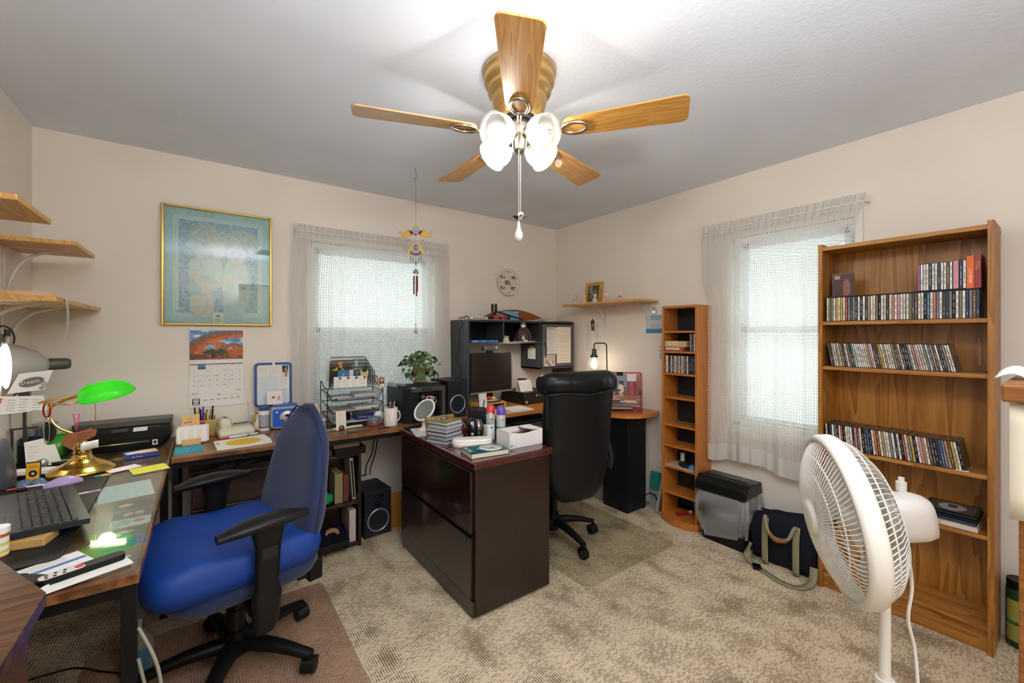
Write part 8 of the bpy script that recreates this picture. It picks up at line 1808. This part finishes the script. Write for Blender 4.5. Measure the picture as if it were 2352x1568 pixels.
t = thing('power_cable', 'short black cable looping at the foot of the teal folder', 'cable', (-.12, -1.19, 0)); MB().tube(smooth_path([(-.05, .0, .01), (-.045, .0, .09), (-.01, -.02, .125), (.03, -.05, .10), (.05, -.06, .02)], 6), .005, 6).build('cable_run', BLK, t)

# under the left desk
t = thing('red_squeegee', 'red-handled black squeegee lying on the carpet under the left desk', 'tool', (-3.25, -1.12, .012), 62); MB().box(-.10, .06, -.012, .012, -.008, .010).build('black_body', BLK, t, bev=.002); MB().box(-.10, .02, .012, .018, -.008, .006).build('red_edge', M('8a2018', .4), t); MB().box(.06, .11, -.014, .014, -.01, .012).build('steel_end', M('5a5a5c', .3, .8), t)
t = thing('cleaner_bottle', 'pale grey cleaner bottle with a blue label under the left desk', 'bottle', (-3.115, -1.00, 0), 20); MB().loft([[(p[0], p[1], z) for p in rrect(-.045+i, .045-i, -.03+i*.6, .03-i*.6, .012)] for z, i in ((0, 0), (.15, .0), (.19, .018), (.20, .028))]).build('bottle_body', M('7a7a70', .4), t); MB().box(-.03, .03, -.0315, -.030, .03, .12).build('label', M('3a6a8a', .5), t); MB().cyl(0, 0, .20, .235, .014, 14).build('cap', M('c8c8c4', .4), t)
t = thing('black_gadget', 'black plastic base unit with cables under the left desk', 'device', (-3.48, -.90, 0), 10); MB().box(-.05, .05, -.06, .06, 0, .08).build('housing', BLK, t, bev=.004)
for k, P in enumerate(([(-.02, -.05, .06), (.06, -.10, .04), (.12, -.18, .008), (.06, -.26, .008), (-.02, -.22, .008)], [(.03, -.05, .05), (.14, -.06, .01), (.20, -.16, .008), (.14, -.28, .008)], [(.0, .05, .05), (.16, .06, .02), (.24, -.02, .008), (.30, -.10, .008)])): MB().tube(smooth_path(P, 7), .0035, 6).build('cable', BLK, t)
t = thing('extension_cord', 'white extension cord and plugs hanging by the front leg of the left desk', 'cord', (-3.02, -1.80, 0)); 
MB().tube(smooth_path([(-.02, .03, .60), (.02, .0, .50), (.03, -.02, .38), (.015, -.03, .22), (.0, -.05, .06), (-.02, -.10, .006)], 7), .0045, 7).tube(smooth_path([(-.02, .03, .52), (.0, .02, .42), (.02, .01, .36)], 6), .004, 7).build('cable_run', M('8a8674', .5), t); MB(TR(.02, .005, .33, 0, 14, 10)).box(-.014, .014, -.012, .012, -.03, .03).box(-.010, .010, -.010, .010, -.06, -.03).build('plug', M('d8d4c8', .45), t, bev=.002); MB(TR(.008, .0, .24, 0, 10, 0)).box(-.012, .012, -.010, .010, -.05, .02).build('black_plug', M('1a1a1a', .4), t, bev=.003)
t = thing('orange_cup', 'orange plastic cup standing on the floor behind the oak cabinet', 'cup', (-3.085, -1.955, .0)); MB().lathe([(0, .0), (.030, .0), (.045, .135), (.042, .135), (.028, .004), (0, .004)], 28).build('cup_body', M('c84018', .4), t)
t = thing('teal_cup', 'teal plastic cup standing beside the orange cup on the floor', 'cup', (-3.165, -2.045, .0)); MB().lathe([(0, .0), (.030, .0), (.045, .125), (.042, .125), (.028, .004), (0, .004)], 28).build('cup_body', M('1a6a70', .4), t)
for nm in ('orange_cup', 'teal_cup'): bpy.data.objects[nm].location[2] = .0

# ------------------------------------------------------------ wind chime
t = thing('wind_chime', 'hanging angel wind chime with yellow and purple wings in front of the left window', 'wind chime', (-1.807, -.660, 0), -36)
CW = M('8a7a68', .35, .7); YW = M('d8a838', .25, coat=.4); PW = M('5a2038', .3, coat=.4); CR_ = M('b8a8c8', .05, 0, alpha=.75)
b = MB(); b.tube([(.012*math.cos(R_(a)), 0, 2.365+.012*math.sin(R_(a))) for a in range(-150, 91, 20)], .0016, 6).tube([(0, 0, 2.42), (0, 0, 2.377)], .0018, 6).tube([(-.010, 0, 2.359), (-.004, 0, 2.345), (0, 0, 2.335)], .0016, 6); b.build('hook', CW, t)
b = MB(); 
for k in range(52): b.ball(0, 0, 2.333-.0055*k, .0016, .0011, .0030, 5, 3)
b.build('chain', CW, t)['kind'] = 'stuff'
def YZ(P, th, mat, nm):  # flat shapes in the local xz plane
    return MB(TR(0, th/2, 0, 90)).prism(P, 0, th).build(nm, mat, t)
zc = 2.025
b = MB(TR(0, 0, 0, 90)); b.tube([(.018*math.cos(R_(a)), zc+.018*math.sin(R_(a)), 0) for a in range(0, 360, 20)], .0016, 6, closed=True).build('halo', CW, t); MB().ball(0, 0, zc-.002, .012).build('glass_head', M('c0c0bc', .05, .2), t)
for s_ in (-1, 1):
    W1 = [(s_*.010, zc-.028), (s_*.022, zc-.012), (s_*.045, zc-.006), (s_*.066, zc-.014), (s_*.085, zc-.026), (s_*.098, zc-.028), (s_*.090, zc-.050), (s_*.072, zc-.052), (s_*.052, zc-.046), (s_*.030, zc-.040)]
    YZ(W1, .002, YW, 'wing'); YZ([(s_*.010, zc-.028), (s_*.022, zc-.012), (s_*.045, zc-.006), (s_*.038, zc-.026), (s_*.026, zc-.036)], .0032, PW, 'wing_root')
    b = MB(TR(0, 0, 0, 90)); b.tube([(x, y, 0) for x, y in W1], .0014, 5, closed=True)
    for cx, cz, rr in ((s_*.102, zc-.022, .008), (s_*.075, zc-.042, .007), (s_*.045, zc-.075, .010), (s_*.070, zc-.125, .010), (s_*.058, zc-.142, .007)): b.tube([(cx+rr*(1-a/500)*math.cos(R_(a)), cz+rr*(1-a/500)*math.sin(R_(a)), 0) for a in range(0, 400, 25)], .0011, 5)
    b.build('wire_scroll', CW, t)
    YZ([(s_*.010, zc-.060), (s_*.018, zc-.085), (s_*.030, zc-.115), (s_*.052, zc-.142), (s_*.060, zc-.152), (s_*.044, zc-.156), (s_*.028, zc-.138), (s_*.014, zc-.105)], .002, YW, 'robe_panel')
YZ([(-.012, zc-.02), (.012, zc-.02), (.014, zc-.045), (.0, zc-.062), (-.014, zc-.045)], .003, M('c8bcb4', .3, .4), 'bodice'); MB().ball(0, -.003, zc-.035, .008, .004, .011).build('bodice_gem', M('8a6aa8', .08, .3), t); MB().ball(0, -.0, zc-.115, .009, .006, .020).build('drop_gem', M('8a68b0', .06, .3), t)
b = MB(TR(0, 0, 0, 90)); b.tube([(0+.016*math.sin(R_(a)), zc-.105-.034*math.cos(R_(a)), 0) for a in range(0, 360, 20)], .0013, 5, closed=True).build('robe_loop', CW, t)
P = [(.036*math.cos(R_(a)), zc-.140+.028*math.sin(R_(a))) for a in range(180, 361, 15)]+[(.028*math.cos(R_(a)), zc-.140+.016*math.sin(R_(a))) for a in range(360, 179, -15)]; YZ(P, .003, PW, 'purple_crescent')
for k, x in enumerate((-.034, -.018, .018, .034)):
    b = MB().tube([(x, 0, zc-.150-.01*abs(k-1.5)*-1), (x, 0, zc-.215)], .0008, 4); 
    for j in range(4): b.mat(j % 2+1 if j < 3 else 1).ball(x, 0, zc-.178-.010*j-.006*(1 if k in (1, 2) else 0), .0035, .0035, .0048, 7, 5)
    b.build('bead_string', [CW, M('5a8a8c', .2), M('3a3a3c', .3)], t)
MB().tube([(0, 0, zc-.165), (0, 0, zc-.30)], .0009, 4).build('cord', CW, t); MB().lathe([(0, zc-.232), (.004, zc-.228), (.010, zc-.215), (.004, zc-.200), (0, zc-.195)], 8, smooth=False).build('crystal_bead', M('8aa09c', .08, .3), t)
MB().lathe([(0, zc-.285), (.018, zc-.284), (.020, zc-.278), (.014, zc-.266), (.005, zc-.256), (0, zc-.254)], 20).build('chime_cap', M('a8acb0', .12, .8), t)
for x, y, l in ((-.012, 0, .112), (.008, .006, .095), (.006, -.008, .125)): MB().cyl(x, y, zc-.305-l, zc-.300, .0052, 10).build('chime_tube', M('6a3428', .4, .6), t)
for x in (-.012, .008): MB().tube([(x, 0, zc-.286), (x, 0, zc-.302)], .0008, 4).build('tube_string', CW, t)
MB().tube([(0, 0, zc-.29), (0, 0, zc-.62)], .0006, 4).build('clapper_cord', CW, t); MB().ball(0, 0, zc-.345, .004, .004, .003).build('clapper', M('4a4a4c', .4), t); MB().ball(0, 0, zc-.612, .0045, .0045, .008).lathe([(0, zc-.672), (.008, zc-.668), (.0115, zc-.658), (.008, zc-.640), (.002, zc-.622), (0, zc-.618)], 12).build('crystal_drop', M('b89ab0', .06, .3), t)

# ------------------------------------------------------------ stand cut by the right edge of the picture
t = thing('side_stand', 'wooden stand with a cream leaf-print towel cut off at the right edge', 'stand', (-1.690, -3.107, 0)); OW = wood('stand_oak', '6a3a10', '84501c', '94602a', 'y', .8, .4)
MB().box(0, .36, -.42, 0, 1.222, 1.256).build('top', OW, t, bev=.004)
for x in (.045, .33):
    for y in (-.035, -.39): MB().box(x-.015, x+.015, y-.015, y+.015, 0, 1.222).build('leg', OW, t, bev=.002)
MB().box(.03, .34, -.40, -.02, .55, .57).build('lower_shelf', OW, t)
t = thing('hanging_towel', 'cream towel with a green leaf print hanging under the stand top at the right edge', 'towel', (-1.677, -3.117, 1.0)); MB().grid(lambda u, v: (.004*math.sin(u*9), -.25*u, .005*math.sin(u*4)*(1-v)+.220*v), 14, 6).build('towel_cloth', M('d8cdb4', .9), t, solid=.004)
MB(TR(-.004, 0, 0)).add([(-.002, -.022, .205), (-.004, -.036, .185), (-.003, -.055, .180), (-.003, -.040, .195)], [(0, 1, 2, 3)]).build('leaf_print', M('6a7a4a', .8), t)
t = thing('lace_runner', 'white crocheted runner lying on the stand top at the right edge', 'doily', (-1.680, -3.102, 1.2565)); MB().grid(lambda u, v: (.10+.10*v, .012-.36*u, .003+.012*abs(math.sin(u*24))+.01*v), 40, 8).build('crochet', M('e6e4e0', .95), t, solid=.003)
